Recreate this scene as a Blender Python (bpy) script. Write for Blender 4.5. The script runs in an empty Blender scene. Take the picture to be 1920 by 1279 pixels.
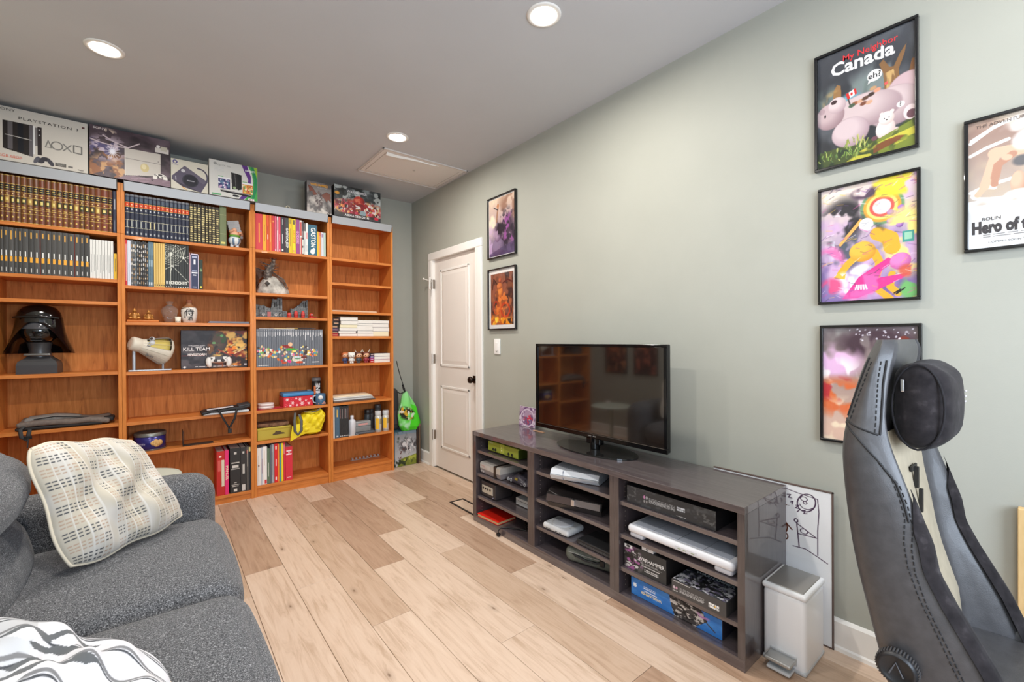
import bpy, math, random
import numpy as np
from mathutils import Vector, Matrix, Euler
random.seed(7)
C = bpy.context.scene.collection
S = bpy.context.scene
PI = math.pi

# ---------------------------------------------------------------- camera
cam_data = bpy.data.cameras.new('camera')
cam_data.sensor_fit = 'HORIZONTAL'; cam_data.sensor_width = 36.0
cam_data.lens = 36.0 * 825.165 / 1920.0
cam_data.clip_start = 0.05
cam = bpy.data.objects.new('camera', cam_data); C.objects.link(cam)
_r = Vector((0.77868314, -0.62739166, -0.00568125)); _u = Vector((0.00657209, -0.00089823, 0.999978)); _f = Vector((0.62738296, 0.77870335, -0.00342384))
cam.matrix_world = Matrix(((_r.x, _u.x, -_f.x, 0.0), (_r.y, _u.y, -_f.y, 0.0), (_r.z, _u.z, -_f.z, 1.25), (0, 0, 0, 1)))
S.camera = cam

# ---------------------------------------------------------------- exposure, world, daylight
S.view_settings.view_transform = 'Standard'; S.view_settings.look = 'None'
S.view_settings.gamma = 1.0; S.view_settings.use_curve_mapping = False
S.view_settings.exposure = 0.08
S.cycles.max_bounces = 10; S.cycles.diffuse_bounces = 6; S.cycles.glossy_bounces = 4
S.cycles.transmission_bounces = 6; S.cycles.transparent_max_bounces = 8
S.cycles.sample_clamp_indirect = 6.0; S.cycles.caustics_reflective = False; S.cycles.caustics_refractive = False
w = bpy.data.worlds.new('sky'); S.world = w; w.use_nodes = True
_nt = w.node_tree; _sk = _nt.nodes.new('ShaderNodeTexSky'); _sk.sky_type = 'NISHITA'; _sk.sun_elevation = 0.7; _sk.sun_disc = False
_nt.links.new(_sk.outputs[0], _nt.nodes['Background'].inputs[0]); _nt.nodes['Background'].inputs[1].default_value = 0.35
LAMP_W = 16.5; LAMP_COL = (1.0, 0.945, 0.87)
DAY_W = 24.0; REAR_FILL_W = 66.0; DAY_COL = (0.74, 0.85, 1.0)
for _nm, _w, _sx, _loc, _rot in (('window_daylight', DAY_W, 1.0, (-0.765, -0.75, 1.52), (PI / 2, 0, -PI / 2)), ('rear_fill_light', REAR_FILL_W, 1.4, (0.75, -1.38, 1.5), (PI / 2, 0, 0))):
    _al = bpy.data.lights.new(_nm, 'AREA'); _al.shape = 'RECTANGLE'; _al.size = _sx; _al.size_y = 1.15; _al.energy = _w; _al.color = DAY_COL
    _ao = bpy.data.objects.new(_nm, _al); C.objects.link(_ao); _ao.location = _loc; _ao.rotation_euler = _rot      # daylight through the sofa wall window; the rear one is added fill

# ---------------------------------------------------------------- materials
def lin(c):
    r = []
    for v in c[:3]:
        v = v / 255.0
        r.append(v / 12.92 if v <= 0.04045 else ((v + 0.055) / 1.055) ** 2.4)
    return r
MATS = {}
def M(name, c=(128, 128, 128), rough=0.5, metal=0.0, spec=0.5, coat=0.0, trans=0.0, ior=1.45, alpha=1.0, sheen=0.0, emit=None, estr=0.0):
    if name in MATS: return MATS[name]
    m = bpy.data.materials.new(name); m.use_nodes = True
    b = m.node_tree.nodes['Principled BSDF']
    b.inputs['Base Color'].default_value = (*lin(c), 1)
    b.inputs['Roughness'].default_value = rough; b.inputs['Metallic'].default_value = metal
    b.inputs['Specular IOR Level'].default_value = spec; b.inputs['Coat Weight'].default_value = coat
    b.inputs['Transmission Weight'].default_value = trans; b.inputs['IOR'].default_value = ior
    b.inputs['Alpha'].default_value = alpha; b.inputs['Sheen Weight'].default_value = sheen
    if emit: b.inputs['Emission Color'].default_value = (*lin(emit), 1); b.inputs['Emission Strength'].default_value = estr
    MATS[name] = m
    return m
def K(c, rough=0.55, metal=0.0):
    return M('paint_%d_%d_%d_%d_%d' % (*c, int(rough * 100), int(metal * 10)), c, rough, metal)
def ramp(nt, fac, stops):
    r = nt.nodes.new('ShaderNodeValToRGB'); e = r.color_ramp.elements
    while len(e) < len(stops): e.new(0.5)
    for i, (p, c) in enumerate(stops): e[i].position = p; e[i].color = (*lin(c), 1)
    nt.links.new(fac, r.inputs[0]); return r.outputs[0]
def texmat(name, stops, scale=(1, 1, 1), nscale=5.0, detail=6.0, rough=0.5, bump=0.0, coat=0.0, spec=0.5, dist=0.0, rand=False, bscale=None, sheen=0.0, nrough=0.55):
    """noise driven colour in object space, stretched by scale; optional bump from the same or a finer noise"""
    m = M(name, stops[0][1], rough, spec=spec, coat=coat, sheen=sheen); nt = m.node_tree; b = nt.nodes['Principled BSDF']
    tc = nt.nodes.new('ShaderNodeTexCoord'); mp = nt.nodes.new('ShaderNodeMapping'); mp.inputs['Scale'].default_value = scale
    nt.links.new(tc.outputs['Object'], mp.inputs[0])
    if rand:
        oi = nt.nodes.new('ShaderNodeObjectInfo'); mu = nt.nodes.new('ShaderNodeVectorMath'); mu.operation = 'SCALE'
        cx = nt.nodes.new('ShaderNodeCombineXYZ')
        for i in range(3): nt.links.new(oi.outputs['Random'], cx.inputs[i])
        nt.links.new(cx.outputs[0], mu.inputs[0]); mu.inputs['Scale'].default_value = 37.0
        nt.links.new(mu.outputs[0], mp.inputs['Location'])
    n = nt.nodes.new('ShaderNodeTexNoise'); n.inputs['Scale'].default_value = nscale; n.inputs['Detail'].default_value = detail
    n.inputs['Roughness'].default_value = nrough; n.inputs['Distortion'].default_value = dist
    nt.links.new(mp.outputs[0], n.inputs['Vector'])
    nt.links.new(ramp(nt, n.outputs['Fac'], stops), b.inputs['Base Color'])
    if bump:
        bp = nt.nodes.new('ShaderNodeBump'); bp.inputs['Strength'].default_value = bump; bp.inputs['Distance'].default_value = 0.004
        src = n
        if bscale:
            src = nt.nodes.new('ShaderNodeTexNoise'); src.inputs['Scale'].default_value = bscale; src.inputs['Detail'].default_value = 3
            nt.links.new(tc.outputs['Object'], src.inputs['Vector'])
        nt.links.new(src.outputs['Fac'], bp.inputs['Height']); nt.links.new(bp.outputs[0], b.inputs['Normal'])
    return m
def attrmat(name, rough=0.5, coat=0.0, spec=0.4, sheen=0.0):
    m = M(name, (200, 200, 200), rough, coat=coat, spec=spec, sheen=sheen); nt = m.node_tree
    a = nt.nodes.new('ShaderNodeAttribute'); a.attribute_name = 'Col'
    nt.links.new(a.outputs['Color'], nt.nodes['Principled BSDF'].inputs['Base Color'])
    return m
PRINT = attrmat('print_ink', 0.42); PRINT_GLOSS = attrmat('print_gloss', 0.25, 0.2); PRINT_CLOTH = attrmat('print_cloth', 0.95, spec=0.1, sheen=0.2)
PRINT_MATTE = attrmat('print_matte', 0.8, spec=0.2)
WALL = texmat('wall_paint', [(0.3, (167, 168, 158)), (0.7, (171, 172, 162))], nscale=3, rough=0.62, bump=0.05, bscale=220, spec=0.35)
CEIL = texmat('ceiling_paint', [(0.3, (196, 197, 200)), (0.7, (200, 201, 204))], nscale=2, rough=0.9, bump=0.05, bscale=160, spec=0.1)
WHITE = M('white_trim', (236, 233, 228), 0.4)
DOORW = M('door_paint', (232, 226, 219), 0.42)
OAK_F = texmat('bookcase_edge', [(0.25, (184, 108, 48)), (0.5, (206, 126, 58)), (0.75, (220, 142, 72))], (14, 14, 1.2), 6, rough=0.45, coat=0.05, spec=.25)
OAK_B = texmat('bookcase_veneer', [(0.25, (158, 92, 46)), (0.42, (194, 120, 60)), (0.6, (208, 133, 70)), (0.8, (222, 150, 86))], (9, 9, 0.8), 5, rough=0.5, dist=1.2, spec=.2)
OAK_S = texmat('bookcase_shelf', [(0.25, (180, 104, 48)), (0.5, (202, 122, 58)), (0.75, (216, 138, 74))], (1.2, 14, 14), 6, rough=0.4, coat=0.05, spec=.3)
DARKW = texmat('black_brown_wood', [(0.25, (72, 63, 66)), (0.5, (87, 78, 80)), (0.8, (104, 95, 96))], (16, 1.2, 16), 6, rough=0.3, coat=0.8, spec=.6)  # colour lightened to stand in for sheen on the cabinet top
DARKS = texmat('black_brown_shaded', [(0.25, (56, 48, 50)), (0.5, (68, 60, 62)), (0.8, (82, 73, 75))], (16, 16, 1.2), 6, rough=0.3, coat=0.6, spec=.6)  # same laminate, coloured darker for the shade inside the cabinet
for _m in (DARKW, DARKS): _m.node_tree.nodes['Principled BSDF'].inputs['Coat IOR'].default_value = 1.9
PL = []
for nm, st in (('light', [(0.22, (174, 145, 119)), (0.5, (210, 184, 162)), (0.78, (220, 197, 176))]),
               ('mid', [(0.22, (164, 134, 109)), (0.5, (195, 167, 143)), (0.78, (206, 180, 158))]),
               ('dark', [(0.22, (146, 115, 92)), (0.5, (178, 147, 123)), (0.78, (192, 163, 140))])):
    PL.append(texmat('oak_plank_' + nm, st, (9, 0.8, 9), 4, 8, rough=0.38, bump=0.08, rand=True, dist=1.0, nrough=0.65))
for _m in PL:                                # small dark knots scattered in the planks
    _t = _m.node_tree; _b0 = _t.nodes['Principled BSDF']; _src = _b0.inputs['Base Color'].links[0].from_socket
    _map = [n for n in _t.nodes if n.type == 'MAPPING'][0]; _mp2 = _t.nodes.new('ShaderNodeMapping'); _mp2.inputs['Scale'].default_value = (.42, 2.0, 0.0); _t.links.new(_map.outputs[0], _mp2.inputs[0])
    _vo = _t.nodes.new('ShaderNodeTexVoronoi'); _vo.inputs['Scale'].default_value = .9; _vo.voronoi_dimensions = '2D'; _t.links.new(_mp2.outputs[0], _vo.inputs['Vector'])
    _kr = ramp(_t, _vo.outputs['Distance'], [(0.0, (255, 255, 255)), (0.022, (140, 140, 140)), (0.075, (0, 0, 0))])
    _mx = _t.nodes.new('ShaderNodeMix'); _mx.data_type = 'RGBA'; _t.links.new(_kr, _mx.inputs[0]); _t.links.new(_src, _mx.inputs[6]); _mx.inputs[7].default_value = (*lin((104, 76, 54)), 1); _t.links.new(_mx.outputs[2], _b0.inputs['Base Color'])
SILVER = M('brushed_silver', (170, 173, 177), 0.45, 0.25)
BLACKM = M('black_plastic', (22, 22, 24), 0.35)
BLACKG = M('black_gloss', (12, 12, 14), 0.08)
CHROME = M('chrome', (200, 200, 205), 0.15, 1.0)
BRONZE = M('dark_bronze', (48, 36, 30), 0.3, 0.8)
PAPER = texmat('page_edges', [(0.3, (214, 210, 202)), (0.7, (238, 236, 230))], (3, 3, 300), 4, rough=0.8)
GLASS = M('clear_glass', (245, 250, 250), 0.03, trans=1.0, ior=1.45)
GREYF = texmat('heather_fabric', [(0.30, (36, 37, 40)), (0.47, (82, 83, 86)), (0.58, (112, 113, 116)), (0.70, (170, 171, 174))], (1, 1, 1), 280, 2.0, rough=0.95, bump=0.35, spec=0.1, sheen=0.15, nrough=0.7)

# ---------------------------------------------------------------- mesh helpers
def V3(p): return (float(p[0]), float(p[1]), float(p[2]))
class MB:
    def __init__(s): s.v = []; s.f = []; s.m = []; s.s = []
    def add(s, vs, fs, m=0, sm=False, T=None):
        o = len(s.v)
        if T is not None: vs = [tuple(T @ Vector(p)) for p in vs]
        s.v += [V3(p) for p in vs]
        for f in fs: s.f.append(tuple(i + o for i in f)); s.m.append(m); s.s.append(sm)
        return s
    def box(s, x0, x1, y0, y1, z0, z1, m=0, T=None):
        return s.add([(x0, y0, z0), (x1, y0, z0), (x1, y1, z0), (x0, y1, z0), (x0, y0, z1), (x1, y0, z1), (x1, y1, z1), (x0, y1, z1)],
              [(0, 3, 2, 1), (4, 5, 6, 7), (0, 1, 5, 4), (1, 2, 6, 5), (2, 3, 7, 6), (3, 0, 4, 7)], m, False, T)
    def rbox(s, c, h, r, k=2, n=1, m=0, T=None, fn=None, sm=True):
        """rounded box, centre c, half sizes h, radius r, k arc steps, n flat steps; fn(p, q) may move a point (q in -1..1)"""
        r = min(r, min(h) * 0.999)
        ax = []
        for i in range(3):
            a = [-h[i] + r * (1 - math.cos(j * PI / 2 / k)) * 1.0 for j in range(k + 1)]
            b = [-x for x in reversed(a)]
            mid = [a[-1] + (b[0] - a[-1]) * t / n for t in range(1, n)]
            ax.append(a + mid + b)
        idx = {}; vs = []; fs = []
        def g(p):
            key = (round(p[0], 6), round(p[1], 6), round(p[2], 6))
            if key not in idx:
                idx[key] = len(vs)
                q = [max(-(h[i] - r), min(h[i] - r, p[i])) for i in range(3)]
                d = [p[i] - q[i] for i in range(3)]; L = math.sqrt(sum(x * x for x in d)) or 1
                w_ = [q[i] + d[i] / L * r for i in range(3)]
                if fn: w_ = fn(w_, [p[i] / h[i] for i in range(3)])
                vs.append([w_[i] + c[i] for i in range(3)])
            return idx[key]
        for a in range(3):
            b_, c_ = (a + 1) % 3, (a + 2) % 3
            for sg in (-1, 1):
                for i in range(len(ax[b_]) - 1):
                    for j in range(len(ax[c_]) - 1):
                        q = []
                        for (ii, jj) in ((i, j), (i + 1, j), (i + 1, j + 1), (i, j + 1)):
                            p = [0, 0, 0]; p[a] = sg * h[a]; p[b_] = ax[b_][ii]; p[c_] = ax[c_][jj]; q.append(g(p))
                        if sg < 0: q.reverse()
                        if len(set(q)) == 4: fs.append(tuple(q))
        return s.add(vs, fs, m, sm, T)
    def bx(s, x0, x1, y0, y1, z0, z1, r=0.002, m=0, T=None, k=1):
        return s.rbox(((x0 + x1) / 2, (y0 + y1) / 2, (z0 + z1) / 2), ((x1 - x0) / 2, (y1 - y0) / 2, (z1 - z0) / 2), r, k, 1, m, T, sm=False)
    def rings(s, rs, m=0, sm=True, caps=True, T=None, close=True):
        n = len(rs[0]); vs = [p for r_ in rs for p in r_]; fs = []
        for i in range(len(rs) - 1):
            for j in range(n if close else n - 1):
                k = (j + 1) % n; fs.append((i * n + j, i * n + k, (i + 1) * n + k, (i + 1) * n + j))
        s.add(vs, fs, m, sm, T)
        if caps:
            s.add(rs[0], [tuple(range(n - 1, -1, -1))], m, False, T); s.add(rs[-1], [tuple(range(n))], m, False, T)
        return s
    def lathe(s, prof, n=24, m=0, T=None, sm=True, caps=True, sx=1, sy=1):
        return s.rings([[(r * sx * math.cos(2 * PI * j / n), r * sy * math.sin(2 * PI * j / n), z) for j in range(n)] for r, z in prof], m, sm, caps, T)
    def cyl(s, p0, p1, r0, r1=None, n=14, m=0, T=None):
        p0 = Vector(p0); p1 = Vector(p1); r1 = r0 if r1 is None else r1
        d = (p1 - p0); L = d.length; q = d.to_track_quat('Z', 'Y').to_matrix().to_4x4()
        TT = Matrix.Translation(p0) @ q
        if T is not None: TT = T @ TT
        return s.lathe([(r0, 0), (r1, L)], n, m, TT)
    def tube(s, pts, r, n=6, m=0, T=None, flat=None):
        pts = [Vector(p) for p in pts]; rs = []; up = None
        for i, p in enumerate(pts):
            d = (pts[min(i + 1, len(pts) - 1)] - pts[max(i - 1, 0)]).normalized()
            if up is None: up = Vector((0, 0, 1)) if abs(d.z) < 0.9 else Vector((1, 0, 0))
            a = d.cross(up).normalized(); b = a.cross(d).normalized(); up = b
            rr = r[i] if isinstance(r, (list, tuple)) else r
            fl = flat or 1.0
            rs.append([tuple(p + a * rr * math.cos(2 * PI * j / n) + b * rr * fl * math.sin(2 * PI * j / n)) for j in range(n)])
        return s.rings(rs, m, True, True, T)
    def prism(s, poly, ax, d0, d1, m=0, T=None, sm=False):
        """poly in the plane across axis ax: x -> (y, z), y -> (x, z), z -> (x, y)"""
        def P3(p, d): return {'x': (d, p[0], p[1]), 'y': (p[0], d, p[1]), 'z': (p[0], p[1], d)}[ax]
        n = len(poly); s.add([P3(p, d0) for p in poly] + [P3(p, d1) for p in poly],
              [(i, (i + 1) % n, n + (i + 1) % n, n + i) for i in range(n)], m, sm, T)
        s.add([P3(p, d0) for p in poly], [tuple(range(n - 1, -1, -1))], m, False, T); return s.add([P3(p, d1) for p in poly], [tuple(range(n))], m, False, T)
    def ell(s, c, r, nu=16, nv=10, m=0, T=None):
        rs = [[(c[0] + r[0] * math.sin(t) * math.cos(2 * PI * j / nu), c[1] + r[1] * math.sin(t) * math.sin(2 * PI * j / nu), c[2] - r[2] * math.cos(t)) for j in range(nu)]
              for t in [max(0.04, min(PI - 0.04, PI * i / nv)) for i in range(nv + 1)]]
        return s.rings(rs, m, True, True, T)
    def grid(s, fn, nu, nv, m=0, sm=True, T=None):
        return s.add([fn(i / nu, j / nv) for j in range(nv + 1) for i in range(nu + 1)],
              [(j * (nu + 1) + i, j * (nu + 1) + i + 1, (j + 1) * (nu + 1) + i + 1, (j + 1) * (nu + 1) + i) for j in range(nv) for i in range(nu)], m, sm, T)
    def build(s, name, mats, parent=None, loc=None, rot=None, subsurf=0, fix=True):
        me = bpy.data.meshes.new(name); me.from_pydata(s.v, [], s.f); me.update()
        for mt in (mats if isinstance(mats, (list, tuple)) else [mats]): me.materials.append(mt)
        me.polygons.foreach_set('material_index', s.m); me.polygons.foreach_set('use_smooth', s.s)
        if fix:
            import bmesh
            b = bmesh.new(); b.from_mesh(me)
            bmesh.ops.recalc_face_normals(b, faces=b.faces[:]); b.to_mesh(me); b.free()
        return link(name, me, parent, loc, rot, subsurf)
def link(name, me, parent=None, loc=None, rot=None, subsurf=0):
    o = bpy.data.objects.new(name, me); C.objects.link(o)
    if parent: o.parent = parent
    if loc: o.location = loc
    if rot: o.rotation_euler = rot
    if subsurf:
        md = o.modifiers.new('smooth', 'SUBSURF'); md.levels = subsurf; md.render_levels = subsurf
    return o
def tag(o, label, cat, group=None, kind=None):
    o['label'] = label; o['category'] = cat
    if group: o['group'] = group
    if kind: o['kind'] = kind
    return o
def thing(name, label, cat, loc=(0, 0, 0), rot=(0, 0, 0), group=None):
    o = bpy.data.objects.new(name, None); C.objects.link(o); o.empty_display_size = 0.05
    o.location = loc; o.rotation_euler = rot; tag(o, label, cat, group); return o
def struct(o, label=None, cat=None):
    o['kind'] = 'structure'
    if label: o['label'] = label; o['category'] = cat or 'room'
    return o
_OD = 'first second third fourth fifth sixth seventh eighth ninth tenth eleventh twelfth thirteenth fourteenth fifteenth sixteenth seventeenth eighteenth nineteenth twentieth'.split()
def nth(i):
    if i < 20: return _OD[i]
    return {2: 'twenty', 3: 'thirty', 4: 'forty'}[(i + 1) // 10] + '-' + _OD[(i + 1) % 10 - 1] if (i + 1) % 10 else {3: 'thirtieth', 4: 'fortieth'}[(i + 1) // 10]

# ---------------------------------------------------------------- text as mesh
def text(s, size, mat, parent, T, name='lettering', align='CENTER', bold=0.0, sx=1.0, ital=0.0, space=1.0):
    cu = bpy.data.curves.new(name, 'FONT'); cu.body = s; cu.size = size; cu.align_x = align; cu.align_y = 'CENTER'
    cu.resolution_u = 2; cu.offset = bold * size; cu.shear = ital; cu.space_character = space
    ob = bpy.data.objects.new(name, cu)
    me = bpy.data.meshes.new_from_object(ob)
    bpy.data.objects.remove(ob); bpy.data.curves.remove(cu)
    me.name = name
    me.transform(T @ Matrix.Diagonal((sx, 1, 1, 1)))
    me.materials.clear(); me.materials.append(mat)
    return link(name, me, parent)
def TF(o, ux, uy):
    """frame: origin o, text x axis ux, y axis uy"""
    ux = Vector(ux).normalized(); uy = Vector(uy).normalized(); n = ux.cross(uy)
    return Matrix(((ux.x, uy.x, n.x, o[0]), (ux.y, uy.y, n.y, o[1]), (ux.z, uy.z, n.z, o[2]), (0, 0, 0, 1)))

# ---------------------------------------------------------------- flat print: painted grids (vertex colour)
class Art:
    """a flat picture; u runs right, v runs down, both 0..1; a = width / height"""
    def __init__(s, nx, ny, bg=(255, 255, 255), a=1.0):
        s.nx, s.ny, s.a = nx, ny, a
        s.U, s.V = np.meshgrid((np.arange(nx) + .5) / nx, (np.arange(ny) + .5) / ny)
        s.px = 0.7 / ny
        s.im = np.ones((ny, nx, 3)) * np.array(bg, float)
    def mix(s, al, col):
        al = np.clip(al, 0, 1)[..., None]; s.im = s.im * (1 - al) + np.array(col, float) * al; return s
    def noise(s, sx, sy=None, seed=0, octs=3):
        sy = sy or sx; rg = np.random.RandomState(seed); out = 0; amp = 1; tot = 0
        for o in range(octs):
            gx, gy = int(sx * 2 ** o) + 2, int(sy * 2 ** o) + 2; G = rg.rand(gy + 1, gx + 1)
            x = s.U * (gx - 1); y = s.V * (gy - 1); i = x.astype(int); j = y.astype(int); fx = x - i; fy = y - j
            fx = fx * fx * (3 - 2 * fx); fy = fy * fy * (3 - 2 * fy)
            out = out + amp * (G[j, i] * (1 - fx) * (1 - fy) + G[j, i + 1] * fx * (1 - fy) + G[j + 1, i] * (1 - fx) * fy + G[j + 1, i + 1] * fx * fy); tot += amp; amp *= .55
        return out / tot
    def cloud(s, col, sx, sy=None, seed=0, lo=.5, hi=.65, al=1.0, mask=None):
        k = np.clip((s.noise(sx, sy, seed) - lo) / (hi - lo), 0, 1) * al
        return s.mix(k if mask is None else k * mask, col)
    def vgrad(s, c0, c1, v0=0, v1=1, al=1.0):
        t = np.clip((s.V - v0) / (v1 - v0), 0, 1)[..., None]
        g = np.array(c0, float) * (1 - t) + np.array(c1, float) * t; s.im = s.im * (1 - al) + g * al; return s
    def em(s, cx, cy, rx, ry, rot=0, soft=0.08):
        dx = (s.U - cx) * s.a; dy = s.V - cy; c, n = math.cos(rot), math.sin(rot)
        d = np.sqrt(((dx * c + dy * n) / (rx * s.a)) ** 2 + ((-dx * n + dy * c) / ry) ** 2)
        return np.clip((1 - d) / soft + .5, 0, 1)
    def ell(s, cx, cy, rx, ry, col, rot=0, soft=0.08, al=1.0): return s.mix(s.em(cx, cy, rx, ry, rot, soft) * al, col)
    def ball(s, cx, cy, rx, ry, col, dark, rot=0, lx=-.3, ly=-.4):
        s.ell(cx, cy, rx, ry, dark, rot); return s.mix(s.em(cx, cy, rx, ry, rot) * s.em(cx + lx * rx, cy + ly * ry, rx * 1.1, ry * 1.1, rot, 0.9), col)
    def pm(s, pts):
        ins = np.zeros(s.U.shape, bool); n = len(pts)
        for i in range(n):
            x0, y0 = pts[i]; x1, y1 = pts[(i + 1) % n]
            if y0 == y1: continue
            c = ((y0 > s.V) != (y1 > s.V)); ins ^= c & (s.U < (x1 - x0) * (s.V - y0) / (y1 - y0) + x0)
        return ins.astype(float)
    def poly(s, pts, col, al=1.0): return s.mix(s.pm(pts) * al, col)
    def rect(s, u0, v0, u1, v1, col, al=1.0): return s.mix(((s.U >= u0) & (s.U <= u1) & (s.V >= v0) & (s.V <= v1)) * al, col)
    def line(s, pts, w, col, al=1.0):
        d = np.full(s.U.shape, 9.0)
        for (x0, y0), (x1, y1) in zip(pts[:-1], pts[1:]):
            ax, ay, bx, by = x0 * s.a, y0, x1 * s.a, y1; L = (bx - ax) ** 2 + (by - ay) ** 2 or 1e-9
            t = np.clip(((s.U * s.a - ax) * (bx - ax) + (s.V - ay) * (by - ay)) / L, 0, 1)
            d = np.minimum(d, np.hypot(s.U * s.a - ax - t * (bx - ax), s.V - ay - t * (by - ay)))
        return s.mix(np.clip((w - d) / s.px + .5, 0, 1) * al, col)
    def ring(s, cx, cy, rx, ry, w, col, rot=0, al=1.0, a0=0, a1=2 * PI):
        c, n = math.cos(rot), math.sin(rot); P = []
        for i in range(25):
            t = a0 + (a1 - a0) * i / 24; x = rx * s.a * math.cos(t); y = ry * math.sin(t)
            P.append((cx + (x * c - y * n) / s.a, cy + x * n + y * c))
        return s.line(P, w, col, al)
    def lines(s, u0, u1, v0, v1, n, col, al=1.0, seed=1, fill=.55):
        """rows of small print"""
        rg = random.Random(seed); dv = (v1 - v0) / n
        for i in range(n):
            u = u0
            while u < u1:
                wd = (u1 - u0) * rg.uniform(.05, .16); s.rect(u, v0 + i * dv, min(u + wd, u1), v0 + (i + fill) * dv, col, al); u += wd + (u1 - u0) * .025
        return s
    def speck(s, n, u0, u1, v0, v1, r0, r1, cols, seed=0, al=1.0):
        rg = random.Random(seed)
        for i in range(n):
            r = rg.uniform(r0, r1); s.ell(rg.uniform(u0, u1), rg.uniform(v0, v1), r / s.a * rg.uniform(.7, 1.5), r, rg.choice(cols), rg.uniform(0, 3), .5, al)
        return s
    def strokes(s, n, u0, u1, v0, v1, L, w, cols, seed=0, ang=(0, 3.14), al=1.0):
        rg = random.Random(seed)
        for i in range(n):
            u, v, t, l = rg.uniform(u0, u1), rg.uniform(v0, v1), rg.uniform(*ang), L * rg.uniform(.5, 1.2)
            s.line([(u, v), (u + l * math.cos(t) / s.a, v + l * math.sin(t))], w * rg.uniform(.5, 1.2), rg.choice(cols), al)
        return s
    def linear(s):
        x = np.clip(s.im, 0, 255) / 255.0
        return np.where(x <= .04045, x / 12.92, ((x + .055) / 1.055) ** 2.4)
def colored(name, verts, faces, cols, mat, parent=None, loc=None, rot=None, smooth=False):
    me = bpy.data.meshes.new(name); me.from_pydata(verts, [], faces); me.update()
    a = me.color_attributes.new('Col', 'FLOAT_COLOR', 'POINT')
    buf = np.ones((len(verts), 4), np.float32); buf[:, :3] = cols; a.data.foreach_set('color', buf.ravel())
    me.materials.append(mat)
    if smooth: me.polygons.foreach_set('use_smooth', [True] * len(me.polygons))
    return link(name, me, parent, loc, rot)
def panel(name, art, T, w_, h_, parent, mat=None, loc=None):
    """art on a flat sheet w_ x h_ in frame T (origin at the sheet's centre, x right, y up)"""
    nx, ny = art.nx, art.ny; R = np.array(T)[:3, :3]; o = np.array(T)[:3, 3]
    X = (np.arange(nx) / (nx - 1) - .5) * w_; Y = (.5 - np.arange(ny) / (ny - 1)) * h_
    XX, YY = np.meshgrid(X, Y); P = np.stack([XX.ravel(), YY.ravel(), np.zeros(nx * ny)], 1) @ R.T + o
    I = np.arange(nx * ny).reshape(ny, nx)
    F = np.stack([I[1:, :-1].ravel(), I[1:, 1:].ravel(), I[:-1, 1:].ravel(), I[:-1, :-1].ravel()], 1)
    me = bpy.data.meshes.new(name)
    me.vertices.add(nx * ny); me.vertices.foreach_set('co', P.astype(np.float32).ravel())
    me.loops.add(F.size); me.loops.foreach_set('vertex_index', F.astype(np.int32).ravel())
    me.polygons.add(len(F)); me.polygons.foreach_set('loop_start', (np.arange(len(F)) * 4).astype(np.int32))
    me.update(calc_edges=True)
    a = me.color_attributes.new('Col', 'FLOAT_COLOR', 'POINT'); buf = np.ones((nx * ny, 4), np.float32)
    buf[:, :3] = art.linear().reshape(-1, 3); a.data.foreach_set('color', buf.ravel())
    me.materials.append(mat or PRINT)
    return link(name, me, parent, loc)
FRONT = ((1, 0, 0), (0, 0, 1))      # faces -y (bookcase side)
SIDE = ((0, -1, 0), (0, 0, 1))      # faces -x (long wall side)
UP_X = ((0, -1, 0), (1, 0, 0))      # lies flat, read from the -x side

# ================================================================ structure
XL, XR, YB, YK, H = -0.80, 2.125, 4.335, -1.42, 2.71
fl = struct(MB().box(XL - .05, XR + .1, YK - .05, YB + .05, -0.06, -0.0105).build('floor', M('plank_joint', (206, 190, 172), 0.8)), 'light oak plank floor of the room', 'floor')
PW = 0.1853
COLS = {-3: 2.05, -2: 2.95, -1: 2.474, 0: 2.715, 1: 2.40, 2: 1.88, 3: 2.342, 4: 1.44, 5: 2.27, 6: 1.837, 7: 2.65, 8: 1.2}
TONE = {(0, 3): 2, (0, 2): 0, (1, 2): 0, (1, 3): 0, (2, 2): 0, (2, 1): 2, (2, 3): 1, (3, 3): 2, (3, 2): 0, (4, 2): 0, (4, 1): 1, (5, 2): 1, (5, 1): 2, (6, 2): 0, (6, 1): 1, (6, 3): 2, (4, 3): 0, (5, 3): 0, (-1, 2): 0, (7, 2): 0}
pm_cache = {}
for k in range(-7, 10):
    x0 = 0.352 + PW * k; x1 = x0 + PW
    if x1 < XL or x0 > XR: continue
    off = COLS.get(k, 2.0 + 0.37 * (k % 3))
    n0 = off - 1.295 * 4
    for j in range(0, 8):
        y0 = n0 + 1.295 * j; y1 = y0 + 1.295
        if y1 < YK or y0 > YB: continue
        y0c, y1c = max(y0, YK), min(y1, YB); xa, xb = max(x0, XL), min(x1, XR)
        t = TONE.get((k, 2 + (round((y0 - off) / 1.295)) + 1), (k * 5 + j * 3) % 3 if (k + j) % 2 else 0)
        key = (round(xb - xa, 3), round(y1c - y0c, 3), t)
        if key not in pm_cache:
            w_, l_ = (xb - xa) / 2 - .0009, (y1c - y0c) / 2 - .0009
            o = MB().bx(-w_, w_, -l_, l_, -.0105, 0, 0.0012).build('plank', PL[t], fl); pm_cache[key] = o.data
        else: o = link('plank', pm_cache[key], fl)
        o.location = ((xa + xb) / 2, (y0c + y1c) / 2, 0)
struct(MB().box(XL - .05, XR + .1, YK - .05, YB + .05, H, H + .06).build('ceiling', CEIL), 'flat matte white ceiling with recessed lights', 'ceiling')
struct(MB().box(XL - .1, XR + .15, YB, YB + .1, -.05, H).build('wall_back', WALL), 'sage green wall behind the tall bookcases', 'wall')
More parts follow.
